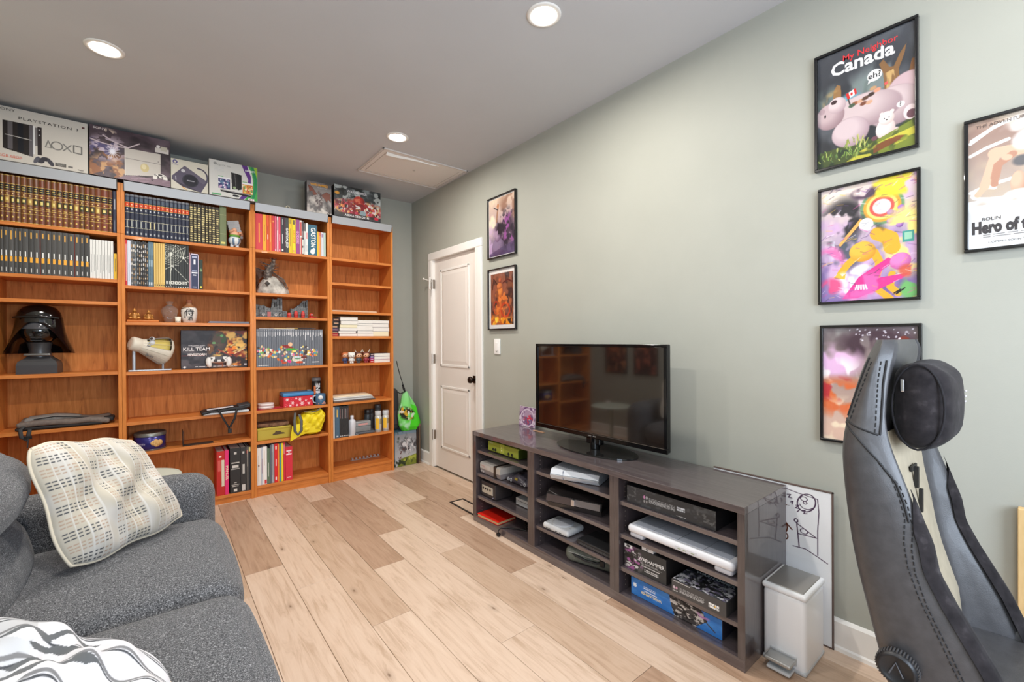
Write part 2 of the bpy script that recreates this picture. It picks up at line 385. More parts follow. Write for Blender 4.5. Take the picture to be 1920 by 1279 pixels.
struct(MB().box(XL - .1, XL, YK - .1, -1.25, -.05, H).box(XL - .1, XL, -.25, YB, -.05, H).box(XL - .1, XL, -1.25, -.25, -.05, .95).box(XL - .1, XL, -1.25, -.25, 2.1, H).build('wall_left', WALL), 'sage green wall behind the grey sofa', 'wall')
struct(MB().box(XR, XR + .1, YK - .1, 3.085, -.05, H).box(XR, XR + .1, 3.085, 3.885, 2.045, H).box(XR, XR + .1, 3.885, YB, -.05, H).build('wall_right', WALL), 'sage green wall with posters and the white door', 'wall')
struct(MB().box(XL - .1, 0.0, YK - .1, YK, -.05, H).box(1.5, XR + .1, YK - .1, YK, -.05, H).box(0, 1.5, YK - .1, YK, -.05, 0.9).box(0, 1.5, YK - .1, YK, 2.1, H).build('wall_front', WALL), 'sage green wall with an added window behind the viewer', 'wall')
w2 = struct(MB().box(0, 1.5, YK - .09, YK - .05, .9, .94).box(0, 1.5, YK - .09, YK - .05, 2.06, 2.1).box(0, .04, YK - .09, YK - .05, .94, 2.06).box(1.46, 1.5, YK - .09, YK - .05, .94, 2.06).box(.73, .77, YK - .09, YK - .05, .94, 2.06).build('rear_fill_window', WHITE), 'added unseen white framed window behind the viewer', 'window')  # unseen window added with its area light to fill shelves and ceiling
for a, b in ((.04, .73), (.77, 1.46)): MB().box(a, b, YK - .075, YK - .07, .94, 2.06).build('pane', GLASS, w2)
wn = struct(MB().box(XL - .09, XL - .03, -1.25, -.25, .95, .99).box(XL - .09, XL - .03, -1.25, -.25, 2.06, 2.1).box(XL - .09, XL - .03, -1.25, -1.21, .99, 2.06).box(XL - .09, XL - .03, -.29, -.25, .99, 2.06).box(XL - .09, XL - .03, -.77, -.73, .99, 2.06).build('window_1', WHITE), 'white framed window in the sofa wall', 'window')
for a, b in ((-1.21, -.77), (-.73, -.29)):
    MB().box(XL - .07, XL - .065, a, b, .99, 2.06).build('pane', GLASS, wn)
# recess behind the closed door
struct(MB().box(XR + .09, XR + .12, 3.0, 4.0, -.05, 2.1).build('wall_closet', WALL), 'plain wall closing the doorway behind the door', 'wall')
# door and casing
dr = struct(MB().bx(2.142, 2.177, 3.118, 3.872, .008, 2.035, .002).build('door_1', DOORW), 'white two-panel interior door with dark knob', 'door')
def door_panel(y0, y1, z0, z1):
    b = MB(); d = .022
    for (ya, yb_, za, zb) in ((y0, y1, z1 - d, z1), (y0, y1, z0, z0 + d), (y0, y0 + d, z0, z1), (y1 - d, y1, z0, z1)):
        b.bx(2.134, 2.1425, ya, yb_, za, zb, .004, k=2)
    b.build('panel_moulding', WHITE, dr)
    e = .06
    b = MB(); o = [(y0 + d, z0 + d), (y1 - d, z0 + d), (y1 - d, z1 - d), (y0 + d, z1 - d)]; i = [(y0 + e, z0 + e), (y1 - e, z0 + e), (y1 - e, z1 - e), (y0 + e, z1 - e)]
    b.add([(2.1418, *p) for p in o] + [(2.1362, *p) for p in i], [(0, 1, 5, 4), (1, 2, 6, 5), (2, 3, 7, 6), (3, 0, 4, 7), (4, 5, 6, 7)]).build('raised_panel', DOORW, dr)
door_panel(3.25, 3.757, .995, 1.925); door_panel(3.25, 3.753, .205, .81)
MB().bx(2.133, 2.142, 3.13, 3.195, .872, .938, .003).build('knob_plate', BRONZE, dr)
MB().lathe([(.011, 0), (.011, .03), (.026, .034), (.03, .045), (.027, .06), (.012, .066)], 20, T=TF((2.133, 3.162, .905), (0, 1, 0), (0, 0, 1)) @ Matrix.Rotation(PI, 4, 'X')).build('door_knob', BRONZE, dr)
for z in (.316, 1.063, 1.80):
    MB().bx(2.118, 2.142, 3.868, 3.886, z - .045, z + .045, .003).cyl((2.113, 3.878, z - .05), (2.113, 3.878, z + .05), .006).build('hinge', M('satin_nickel', (150, 140, 128), .35, .9), dr)
MB().cyl((2.11, 3.88, 1.83), (2.06, 3.93, 1.85), .004).cyl((2.06, 3.93, 1.85), (2.05, 3.94, 1.855), .011).cyl((2.11, 3.88, 1.83), (2.07, 3.84, 1.80), .004).bx(2.06, 2.075, 3.83, 3.845, 1.74, 1.86, .004).build('hinge_stop', M('stop_white', (225, 222, 215), .4, .3), dr)
b = MB()
for (ya, yb_, za, zb) in ((3.018, 3.086, 0, 2.035), (3.884, 3.944, 0, 2.035), (3.018, 3.944, 2.035, 2.108)):
    b.bx(2.107, 2.128, ya, yb_, za, zb, .006, k=2)
b.box(2.112, 2.2, 3.084, 3.118, 0, 2.04).box(2.112, 2.2, 3.872, 3.886, 0, 2.04).box(2.112, 2.2, 3.084, 3.886, 2.036, 2.05)
struct(b.build('trim_1', WHITE), 'white moulded casing around the door', 'casing')
def base(nm, x0, x1, y0, y1, side, label):
    p = [(0, 0), (.022, 0), (.02, .014), (.014, .02), (.013, .112), (.006, .122), (0, .124)]
    b = MB()
    if side == 'x': b.prism([(x1 - a, c) for a, c in p], 'y', y0, y1)
    elif side == 'b': b.prism([(y1 - a, c) for a, c in p], 'x', x0, x1)
    elif side == 'l': b.prism([(x0 + a, c) for a, c in p], 'y', y0, y1)
    else: b.prism([(y0 + a, c) for a, c in p], 'x', x0, x1)
    struct(b.build(nm, WHITE), label, 'baseboard')
base('baseboard_right', 0, XR, YK, 3.017, 'x', 'white baseboard along the poster wall')
base('baseboard_corner', 0, XR, 3.946, YB, 'x', 'short white baseboard between door casing and corner')
base('baseboard_back', 1.77, XR, 0, YB, 'b', 'white baseboard beside the tall bookcases')
base('baseboard_left', XL, 0, YK, YB - .33, 'l', 'white baseboard behind the sofa')
base('baseboard_front', XL, XR, YK, 0, 'f', 'white baseboard behind the viewer')
# attic hatch
hb = MB()
x0, x1, y0, y1 = 1.338, 2.098, 3.200, 3.762
for (a, b_, c, d) in ((x0, x1, y0, y0 + .012), (x0, x1, y1 - .012, y1), (x0, x0 + .012, y0, y1), (x1 - .012, x1, y0, y1)):
    hb.bx(a, b_, c, d, H - .010, H + .002, .002)
ht = thing('ceiling_hatch', 'square white access hatch set in the ceiling near the corner', 'hatch', (0, 0, 0))
hb.build('hatch_frame', M('hatch_trim', (206, 200, 196), .7), ht)
MB().bx(x0 + .018, x1 - .018, y0 + .018, y1 - .018, H - .006, H + .001, .002).build('hatch_panel', M('hatch_paint', (226, 221, 216), .8), ht)
b = MB()
for (a, b_, c, d) in ((x0 + .05, x1 - .05, y1 - .054, y1 - .05), (x1 - .054, x1 - .05, y0 + .05, y1 - .05), (x0 + .05, x0 + .054, y0 + .05, y1 - .05)):
    b.bx(a, b_, c, d, H - .0085, H - .005, .001)
b.build('panel_bead', M('hatch_bead', (188, 182, 176), .7), ht)
MB().lathe([(.012, 0), (.010, .004)], 12, T=Matrix.Translation((1.72, 3.46, H - .0105))).build('latch', M('hatch_bead', (188, 182, 176), .7), ht)
MB().grid(lambda u, v: (x0 + .05 + .45 * u, y0 + .045 + .02 * v * (1 - u) + .006 * math.sin(9 * u), H - .008 - .018 * v * (1 - u * .8)), 20, 2).build('peeling_tape', M('tape_white', (240, 240, 238), .4), ht)
# floor vent
vt = thing('floor_register', 'black rimmed floor vent with plank insert beside the low cabinet', 'vent', (1.80, 2.77, 0))
b = MB()
for (a, b_, c, d) in ((-.062, .062, -.165, -.153), (-.062, .062, .153, .165), (-.062, -.05, -.165, .165), (.05, .062, -.165, .165)): b.bx(a, b_, c, d, 0.0005, .006, .0015)
b.build('rim', M('vent_black', (24, 20, 18), .4), vt); MB().bx(-.045, .045, -.148, .148, .0005, .004, .001).build('wood_insert', PL[0], vt)
# recessed lights
EM = bpy.data.materials.new('lamp_glow'); EM.use_nodes = True
_b = EM.node_tree.nodes['Principled BSDF']; _b.inputs['Base Color'].default_value = (1, 1, 1, 1); _b.inputs['Emission Color'].default_value = (1, .93, .82, 1); _b.inputs['Emission Strength'].default_value = 22
for i, (lx, ly, lb) in enumerate(((-.195, 2.977, 'recessed ceiling light nearest the full book shelves'), (1.353, 2.979, 'recessed ceiling light beside the ceiling hatch'), (1.364, 1.451, 'recessed ceiling light above the television'),
                                  (-.195, 1.451, 'recessed ceiling light above the sofa'), (1.36, -.07, 'recessed ceiling light above the gaming chair'), (-.195, -.07, 'recessed ceiling light behind the viewer'))):
    t = thing('recessed_light', lb, 'ceiling light', (lx, ly, H), group='recessed ceiling lights')
    MB().lathe([(.078, 0), (.078, -.003), (.072, -.006), (.060, -.0065), (.056, -.002), (.056, 0)], 28, caps=False).build('trim_ring', WHITE, t)
    MB().lathe([(.056, -.003), (.045, -.009), (.025, -.013), (.004, -.0145)], 24).build('diffuser', EM, t)
    L = bpy.data.lights.new('recessed_lamp', 'AREA'); L.shape = 'DISK'; L.size = .10; L.energy = LAMP_W * (.5 if ly < 0 else 1.0); L.color = LAMP_COL; L.spread = 3.1
    lo = bpy.data.objects.new('lamp', L); C.objects.link(lo); lo.parent = t; lo.location = (0, 0, -.017)

# ================================================================ bookcases
BF = 4.013                                   # front plane of the bookcases
def bookcase(x0, x1, shelves, label, bottom):
    t = thing('bookcase', label, 'bookcase', ((x0 + x1) / 2, BF, 0), group='row of tall oak veneer bookcases')
    w_ = (x1 - x0) / 2; th = .0195; D = .30
    for s in (-1, 1):
        a, b = (-w_, -w_ + th) if s < 0 else (w_ - th, w_)
        MB().bx(a, b, 0, D, 0, 1.99, .001).build('side_panel', OAK_F, t)
        MB().bx(a, b, 0, D, 1.991, 2.335, .001).build('extension_side', OAK_F, t)
    MB().box(-w_ + th, w_ - th, D - .008, D - .002, .05, 2.32).build('back_panel', OAK_B, t)
    MB().bx(-w_ + th, w_ - th, .012, .028, 0, bottom - .022, .001).build('plinth', OAK_S, t)
    MB().bx(-w_ + th, w_ - th, .002, D - .008, 2.313, 2.335, .001).build('top_panel', OAK_S, t)
    for z in shelves + [bottom]:
        MB().bx(-w_ + th, w_ - th, .004, D - .008, z - .022, z, .0015).build('shelf', OAK_S, t)
    c = MB().prism([(-.024, 2.348), (-.028, 2.345), (-.012, 2.284), (-.008, 2.283), (-.006, 2.30), (-.014, 2.344), (.03, 2.338), (.03, 2.3365), (-.02, 2.35)][:6] + [(-.012, 2.350)], 'x', -w_ + .017, w_ - .017).build('cornice_strip', SILVER, t)
    for s in (-1, 1):
        MB().prism([(-.030, 2.352), (-.013, 2.281), (-.003, 2.281), (-.003, 2.352)], 'x', s * (w_ - .017) - .002, s * (w_ - .017) + .002).build('end_cap', K((58, 54, 50)), c)
    return t
Z1 = [1.990, 1.674, 1.520, 1.048, .695, .440]; Z2 = [1.982, 1.638, 1.387, 1.040, .692, .475]; Z3 = [1.983, 1.637, 1.444, 1.037, .689, .440]; Z4 = [1.982, 1.765, 1.508, 1.287, 1.039, .694, .380]
bookcase(-.784, -.190, Z1, 'tall oak bookcase holding the brown gilt volumes and black helmet', .075)
bookcase(-.189, .592, Z2, 'wide oak bookcase with navy volumes and model space capsule', .065)
bookcase(.593, 1.182, Z3, 'oak bookcase with grey comics set and yellow bag', .088)
bookcase(1.183, 1.767, Z4, 'mostly empty oak bookcase nearest the door', .098)

# ================================================================ low cabinet
tc = thing('media_cabinet', 'long black-brown open cabinet under the television', 'cabinet', (1.694, .731, 0))
D = .40; LEN = 1.815
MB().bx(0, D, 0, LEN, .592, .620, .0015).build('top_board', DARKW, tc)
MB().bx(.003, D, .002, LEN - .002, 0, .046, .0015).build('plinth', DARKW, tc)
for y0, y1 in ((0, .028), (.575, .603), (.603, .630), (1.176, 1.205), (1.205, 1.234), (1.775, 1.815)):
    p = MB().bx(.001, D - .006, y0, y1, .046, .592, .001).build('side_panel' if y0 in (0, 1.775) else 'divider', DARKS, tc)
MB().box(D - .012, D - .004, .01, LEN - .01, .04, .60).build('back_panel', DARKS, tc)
for (y0, y1, zs) in ((.028, .575, (.482, .326, .170)), (.630, 1.176, (.489, .329, .171)), (1.234, 1.775, (.494, .334, .182))):
    for z in zs: MB().bx(.012, D - .012, y0, y1, z - .019, z, .001).build('shelf', DARKW, tc)
for yy in (.573, 1.174, 1.773):
    b = MB()
    for xx in (.05, .34):
        for i in range(22): b.cyl((xx, yy + .0025, .07 + i * .0235), (xx, yy + .0018, .07 + i * .0235), .0027, n=6)
    o = b.build('peg_holes', K((150, 138, 128)), tc); o['kind'] = 'stuff'
CZ = {'a': (.494, .334, .182), 'b': (.489, .329, .171), 'c': (.482, .326, .170)}

# ================================================================ television
tv = thing('television', 'flat screen television with black frame on the low cabinet', 'television', (1.93, 1.65, .62))
SCR = M('screen_glass', (24, 19, 17), 0.07, spec=.8, coat=1.0, ior=1.7)
MB().bx(-.015, .012, -.468, .470, .072, .602, .006, k=2).build('back_shell', BLACKM, tv)
MB().rbox((.03, 0, .33), (.025, .30, .16), .02, 2).build('rear_bulge', BLACKM, tv)
MB().bx(-.020, -.0145, -.452, .452, .094, .586, .001).build('screen', SCR, tv)
b = MB()
for (y0, y1, z0, z1) in ((-.470, .472, .586, .602), (-.470, .472, .070, .095), (-.470, -.451, .095, .586), (.452, .472, .095, .586)): b.bx(-.026, -.012, y0, y1, z0, z1, .003, k=2)
b.build('bezel', BLACKG, tv)
MB().bx(-.0275, -.026, -.456, .456, .094, .0955, .0005).build('bezel_line', M('bezel_silver', (150, 140, 134), .25, .8), tv)
text('SAMSUNG', .010, K((190, 186, 182)), tv, TF((-.0268, -.0, .0825), *SIDE), sx=1.3)
MB().cyl((.0, 0, .012), (.0, 0, .09), .028).bx(-.02, .02, -.05, .05, .035, .07, .006, k=2).build('neck', BLACKG, tv)
ov = [(.0 + .135 * math.cos(t * 2 * PI / 48) - .0, .275 * math.sin(t * 2 * PI / 48)) for t in range(48)]
MB().prism(ov, 'z', .0005, .009).build('stand_base', M('base_gloss', (30, 30, 30), .06, coat=.5), tv)

# ================================================================ sofa
sf = thing('sofa', 'dark grey heather fabric sofa with rounded arm', 'sofa', (-.28, 1.72, 0))
def puff(pz, px=.0, edge=1.6):
    def fn(p, q):
        k = max(0, 1 - abs(q[0]) ** 2.5) * max(0, 1 - abs(q[1]) ** 2.5)
        if q[2] > 0: p[2] += pz * k * q[2]
        p[0] += px * max(0, 1 - q[1] ** 2) * max(0, 1 - q[2] ** 2) * (1 if q[0] > 0 else 0); return p
    return fn
for i, yc in enumerate((.39, -.39)):
    MB().rbox((.14, yc, .355), (.365, .388, .085), .075, 4, 7, fn=puff(.03, .02)).build('seat_cushion', GREYF, sf)
for yc in (.39, -.39):
    def bk(p, q):
        p[0] -= .16 * (q[2] + 1) / 2 * .5
        if q[0] > 0: p[0] += .05 * (1 - q[1] ** 2) * (1 - q[2] ** 2)
        return p
    MB().rbox((-.245, yc, .52), (.17, .383, .17), .12, 4, 6, fn=bk).build('lumbar_cushion', GREYF, sf)
    def hd(p, q):
        if q[0] > 0: p[0] += .05 * (1 - q[1] ** 2) * (1 - q[2] ** 2)
        if q[2] > 0: p[2] += .02 * (1 - q[1] ** 2)
        return p
    MB().rbox((-.262, yc, .735), (.15, .387, .135), .125, 5, 6, fn=hd).build('head_cushion', GREYF, sf)
MB().rbox((-.07, 0, .20), (.50, .80, .10), .05, 3, 3).build('base', GREYF, sf)
MB().rbox((-.44, 0, .45), (.07, .80, .35), .06, 3, 3).build('back_frame', GREYF, sf)
for s in (-1, 1):
    MB().rbox((.0, s * .89, .355), (.495, .105, .255), .095, 5, 5, fn=lambda p, q: [p[0], p[1], p[2] + .018 * (1 - q[0] ** 2) * (q[2] > 0)]).build('arm', GREYF, sf)
for sx in (-.45, .40):
    for sy in (-.9, .9): MB().cyl((sx, sy, 0), (sx, sy, .11), .018, .026).build('leg', M('leg_dark', (40, 30, 24), .4), sf)

# ---------------------------------------------------------------- scatter cushions
def scatter(name, label, TL, TR, BL, BR, thick, art, wr=.010, seed=3, mat=PRINT_CLOTH, group='scatter cushions on the sofa'):
    TL, TR, BL, BR = map(np.array, (TL, TR, BL, BR)); ctr = (TL + TR + BL + BR) / 4
    nx, ny = art.nx, art.ny; n = np.cross(BR - BL, TL - BL); n /= np.linalg.norm(n)
    base_ = BL * .25 + BR * .25 + TL * .25 + TR * .25; base_ = np.array((base_[0], base_[1], min(BL[2], BR[2])))
    U = np.linspace(0, 1, nx)[None, :]; V = np.linspace(0, 1, ny)[:, None]
    P = ((1 - V)[..., None] * ((1 - U)[..., None] * TL + U[..., None] * TR) + V[..., None] * ((1 - U)[..., None] * BL + U[..., None] * BR))
    su, sv = 2 * U - 1, 2 * V - 1
    P = P - (P - ctr) * (0.035 * (su * sv) ** 6 + .025 * np.sin(su * 7 + seed) * sv ** 4 + .02 * np.sin(sv * 6 + seed) * su ** 4)[..., None]
    th = thick * (np.clip(1 - su ** 4, 0, 1) ** .55) * (np.clip(1 - sv ** 4, 0, 1) ** .55)
    fold = wr * np.sin((su * 2.2 + sv * 1.2 + .4 * np.sin(sv * 3)) * 3.0 + seed) * (1 - su ** 2) * (1 - sv ** 2) + wr * .6 * np.sin(su * 9 - sv * 5 + 2 * np.sin(su * 2)) * (1 - su ** 2) * (1 - sv ** 4)
    cols = art.linear(); I = np.arange(nx * ny).reshape(ny, nx)
    t = thing(name, label, 'cushion', tuple(base_), group=group)
    for nm, sg in (('front_cover', 1), ('rear_cover', -1)):
        Q = P + n * ((th * (1 if sg > 0 else -.4) + (fold if sg > 0 else 0))[..., None]) - base_
        F = np.stack([I[1:, :-1].ravel(), I[1:, 1:].ravel(), I[:-1, 1:].ravel(), I[:-1, :-1].ravel()], 1)
        if sg < 0: F = F[:, ::-1]
        colored(nm, Q.reshape(-1, 3).tolist(), F.tolist(), cols.reshape(-1, 3), mat, t, smooth=True)
    edge = [P[0, i] for i in range(0, nx, 4)] + [P[j, -1] for j in range(0, ny, 4)] + [P[-1, i] for i in range(nx - 1, -1, -4)] + [P[j, 0] for j in range(ny - 1, -1, -4)]
    MB().tube([tuple(p - base_) for p in edge], .0055, 6).build('piping', K((214, 204, 184), .9), t)
    return t
a1 = Art(190, 190, (190, 183, 168))
a1.cloud((202, 198, 191), 7, 3, 5, .4, .7)
rg = random.Random(4)
for cx in range(15):
    u0 = .02 + cx * .0655
    a1.rect(u0 + .058, 0, u0 + .0655, 1, (208, 205, 199))
    for blk in range(10):
        v0 = .02 + blk * .10; dark = (blk + (cx // 3)) % 2
        col = (84, 86, 90) if dark else (176, 154, 136)
        wide = (cx // 2) % 3 != 2
        if (cx % 5) == 4: continue
        for j in range(3):
            vv = v0 + j * .026
            if wide: a1.rect(u0, vv, u0 + .020, vv + .011, col); a1.rect(u0 + .030, vv, u0 + .052, vv + .011, col)
            else:
                for q in range(3): a1.rect(u0 + q * .018, vv, u0 + q * .018 + .009, vv + .012, col)
scatter('throw_cushion', 'cream cushion woven with grey and tan dashes in the sofa corner', (-.350, 2.165, .905), (-.085, 2.455, .842), (-.236, 2.050, .487), (.090, 2.380, .487), .062, a1, .017, 2)
a2 = Art(170, 170, (214, 214, 219))
a2.rect(0, 0, .30, 1, (192, 194, 198))
for i in range(5):
    v = .08 + i * .20
    a2.line([(0, v + .10), (.25, v), (.55, v + .02), (1, v + .16)], .013, (120, 120, 122)); a2.line([(0, v + .14), (.3, v + .03), (.6, v + .06), (1, v + .2)], .008, (70, 72, 76))
for i, (u, v) in enumerate(((.3, .3), (.42, .36), (.5, .22), (.36, .5), (.28, .62), (.5, .55))):
    a2.poly([(u - .14, v + .05), (u, v - .05), (u + .12, v - .01), (u + .02, v + .04), (u - .04, v + .10)], (92, 94, 96)); a2.poly([(u - .12, v + .08), (u - .02, v - .0), (u + .05, v + .03), (u - .03, v + .11)], (214, 214, 218))
scatter('throw_cushion', 'white cushion with grey feather strokes at the near end of the sofa', (-.300, 1.43, .672), (.01, 1.18, .555), (-.290, 1.01, .65), (.02, .965, .55), .055, a2, .014, 1)

# ---------------------------------------------------------------- end table behind the sofa arm
et = thing('side_table', 'round pale green side table between sofa arm and bookcase', 'table', (-.12, 3.13, 0))
MB().lathe([(.21, .492), (.222, .496), (.225, .502), (.222, .508), (.20, .51)], 40).build('table_top', M('pale_sage', (196, 202, 190), .35), et)
MB().cyl((0, 0, .02), (0, 0, .493), .02).build('column', M('pale_sage', (196, 202, 190), .35), et)
MB().lathe([(.15, 0), (.15, .01), (.12, .018), (.03, .022)], 32).build('foot_plate', M('pale_sage', (196, 202, 190), .35), et)

# ================================================================ gaming chair
LEATH = texmat('black_leather', [(0.3, (62, 61, 63)), (0.7, (74, 73, 75))], nscale=40, rough=0.42, bump=0.12, bscale=420, spec=0.6, coat=.1)
SUEDE = texmat('dark_suede', [(0.3, (30, 28, 30)), (0.6, (45, 42, 44)), (0.8, (72, 68, 70))], nscale=34, rough=0.95, bump=0.2, sheen=0.08, spec=0.1)
BEIGE = texmat('beige_leather', [(0.3, (172, 160, 138)), (0.7, (184, 172, 150))], nscale=30, rough=0.5)
STITCH = K((34, 34, 36), .7)
ch = thing('gaming_chair', 'black leather gaming chair with suede neck pillow', 'chair', (1.53, .05, 0))
#        z     w    back  front recess bolster
SEC = [(.40, .235, .205, .000, .110, .070), (.47, .245, .218, -.010, .115, .075), (.57, .250, .240, .030, .125, .074), (.68, .252, .264, .088, .158, .068), (.74, .252, .275, .115, .172, .062), (.80, .252, .283, .124, .182, .056),
       (.88, .250, .292, .150, .197, .050), (.96, .246, .299, .176, .208, .045), (1.01, .236, .298, .195, .218, .042), (1.06, .215, .292, .205, .220, .04), (1.13, .202, .278, .203, .214, .04), (1.19, .194, .262, .196, .204, .04), (1.222, .178, .250, .190, .196, .04)]
def lerp_sec(z):
    for a, b in zip(SEC[:-1], SEC[1:]):
        if a[0] <= z <= b[0]:
            t = (z - a[0]) / (b[0] - a[0]); return [x + (y - x) * t for x, y in zip(a, b)]
    return list(SEC[-1] if z > 1 else SEC[0])
def sect(z, w_, bk, ft, rc, bw):
    h = [(0, bk), (w_ * .55, bk), (w_ - .03, bk - .008), (w_ - .004, bk - .035), (w_, (bk + ft) / 2), (w_ - .006, ft + .022), (w_ - .022, ft + .003), (w_ - bw * .6, ft), (w_ - bw * .95, ft + .02), (w_ - bw - .012, rc - .008), (w_ - bw - .04, rc), (0, rc)]
    return [(x, y, z) for x, y in h] + [(-x, y, z) for x, y in reversed(h[1:-1])]
rs = [sect(*s) for s in SEC]
top = [(x * .9, .22 + (y - .22) * .72, 1.244) for x, y, z in rs[-1]]
shell = MB().rings(rs + [top], caps=True).build('backrest_shell', LEATH, ch, subsurf=1)
from mathutils.bvhtree import BVHTree
SHELL = BVHTree.FromObject(shell, bpy.context.evaluated_depsgraph_get())
def strip(fn, z0, z1, n, m_name, mat, width, proud):
    pass
# beige centre panel, slightly proud of the recess
b = MB(); n = 20
for (za, zb) in ((.46, 1.02),):
    b.grid(lambda u, v: (lambda s: ((s[1] - s[5] - .014) * (2 * u - 1), s[4] - .006 - .004 * (1 - (2 * u - 1) ** 2), s[0]))(lerp_sec(za + (zb - za) * v)), 6, n)
b.build('centre_panel', BEIGE, ch)
# suede band on each bolster front
for sg in (-1, 1):
    b = MB()
    def bf(u, v):
        s = lerp_sec(.42 + .49 * v); w_, ft, bw = s[1], s[3], s[5]; u = .45 + (u - .45) * min(1.0, (1.02 - v) * 5)
        pts = [(w_ - .006, ft + .022), (w_ - .022, ft + .002), (w_ - bw * .6, ft - .001), (w_ - bw * .95, ft + .018)]
        k = u * 3; i = min(2, int(k)); f = k - i; x = pts[i][0] + (pts[i + 1][0] - pts[i][0]) * f; y = pts[i][1] + (pts[i + 1][1] - pts[i][1]) * f
        return (sg * x, y - .004, s[0])
    b.grid(bf, 9, 30).build('suede_band', SUEDE, ch)
    # seams on the outer side, as (y, z) lines on the shell
    def on_side(y, z, off=.0014):
        hit = SHELL.ray_cast(Vector((sg * 1.0, y, z)), Vector((-sg, 0, 0)))
        return (hit[0].x + sg * off, y, z) if hit[0] is not None and hit[0].x * sg > .1 else None
    def seam(pts, name='piping', r=.0022):
        P_ = [on_side(y, z) for y, z in pts]; P_ = [p for p in P_ if p]
        if len(P_) > 1: MB().tube(P_, r, 6).build(name, STITCH, ch)
    def dense(pts, n=5): return [(y0 + (y1 - y0) * q / n, z0 + (z1 - z0) * q / n) for (y0, z0), (y1, z1) in zip(pts[:-1], pts[1:]) for q in range(n)] + [pts[-1]]
    main = [(.292, 1.045), (.252, 1.012), (.212, .967), (.180, .922), (.166, .88), (.157, .84), (.158, .79), (.152, .74), (.134, .68), (.100, .60), (.068, .52), (.045, .45)]
    head_back = [(.276, 1.055), (.262, 1.11), (.248, 1.16), (.238, 1.20)]; head_front = [(.217, 1.022), (.218, 1.08), (.217, 1.14), (.212, 1.195)]
    seam(dense(main[:6]))
    seam(dense([(.286, 1.046), (.255, 1.036), (.214, 1.022)]))
    seam(dense([(y + .005, z) for y, z in head_back]))
    seam(dense([(y - .006, z) for y, z in head_front]))
    for line, offs in ((main, (.009, -.009)), (head_back, (-.006,)), (head_front, (.004,))):
        for df in offs:
            b = MB()
            for (y0, z0), (y1, z1) in zip(line[:-1], line[1:]):
                L_ = math.hypot(y1 - y0, z1 - z0); n_ = max(1, int(L_ / .012))
                for q in range(n_):
                    f0, f1 = q / n_, (q + .62) / n_
                    p0_, p1_ = on_side(y0 + (y1 - y0) * f0 + df * .7, z0 + (z1 - z0) * f0 + df * .7, .0010), on_side(y0 + (y1 - y0) * f1 + df * .7, z0 + (z1 - z0) * f1 + df * .7, .0010)
                    if p0_ and p1_: b.tube([p0_, p1_], .0013, 5)
            o = b.build('stitching', STITCH, ch); o['kind'] = 'stuff'
# mark on the centre panel
b = MB(); b.bx(-.006, .006, .168, .176, .80, .86, .001).bx(-.006, .006, .176, .186, .86, .915, .001).bx(-.03, .03, .184, .189, .905, .918, .001)
b.build('emblem', K((30, 28, 26), .5), ch)
# neck pillow
def np_fn(p, q):
    p[2] += .012 * math.sin(q[0] * 5) * (q[2] > 0.3) * .4
    if q[1] < 0: p[1] -= .016 * (1 - q[0] ** 2) * (1 - q[2] ** 2)
    return p
hp = thing('neck_pillow', 'dark suede neck pillow strapped on the gaming chair headrest', 'pillow', (1.505, .207, 0.986))
MB().rbox((0, 0, .10), (.133, .048, .103), .046, 5, 6, fn=np_fn).build('cover', SUEDE, hp)
MB().tube([(-.122, .046 * math.cos(t), .10 + .100 * math.sin(t)) for t in [i * 2 * PI / 24 for i in range(25)]], .0025, 5).build('seam', K((26, 24, 28), .9), hp)
MB().bx(-.1375, -.131, .02, .028, .135, .165, .002).build('zip_pull', CHROME, hp)
b = MB()
for i in range(2):
    for j in range(3): b.ell((.05 + i * .012, -.063 + j * .0005, .13 - j * .013), (.0022, .0022, .0022), 6, 4)
b.build('stitched_dots', K((190, 186, 190), .6), hp)
# seat, recline hub and base (mostly below the frame)
MB().rbox((0, -.10, .42), (.20, .26, .06), .05, 3, 3).build('seat', LEATH, ch)
for sg in (-1, 1):
    MB().rbox((sg * .225, -.11, .435), (.045, .25, .075), .04, 3, 3).build('seat_bolster', LEATH, ch)
    MB().lathe([(.036, 0), (.036, .018), (.032, .026), (.029, .027), (.027, .0245), (.002, .0245)], 36, T=TF((sg * .249, .174, .52), (0, 1, 0) if sg > 0 else (0, -1, 0), (0, 0, 1))).build('recline_hub', M('hub_black', (30, 30, 32), .4), ch)
    b = MB()
    for i in range(40):
        a = 2 * PI * i / 40; b.cyl((sg * .251, .174 + .0365 * math.cos(a), .52 + .0365 * math.sin(a)), (sg * .268, .174 + .0365 * math.cos(a), .52 + .0365 * math.sin(a)), .0018, n=5)
    o = b.build('hub_ribs', M('rib_grey', (70, 68, 68), .4), ch); o['kind'] = 'stuff'
    MB().tube([(sg * .2742, .174 - .012, .52 - .012), (sg * .2742, .174, .52 + .016), (sg * .2742, .174 + .012, .52 - .012)], .002, 5).build('hub_mark', K((80, 80, 84)), ch)
MB().cyl((0, -.08, .10), (0, -.08, .36), .028).build('gas_lift', BLACKM, ch)
for i in range(5):
    a = i * 2 * PI / 5 + .4; ex, ey = .30 * math.cos(a), -.08 + .30 * math.sin(a)
    MB().tube([(0, -.08, .12), (ex * .6, -.08 + (ey + .08) * .6, .105), (ex, ey, .075)], [.032, .026, .02], 8).build('star_leg', BLACKM, ch)
    MB().cyl((ex - .022, ey, .030), (ex + .022, ey, .030), .030, n=18).cyl((ex, ey, .03), (ex, ey, .08), .008).build('caster', BLACKM, ch)

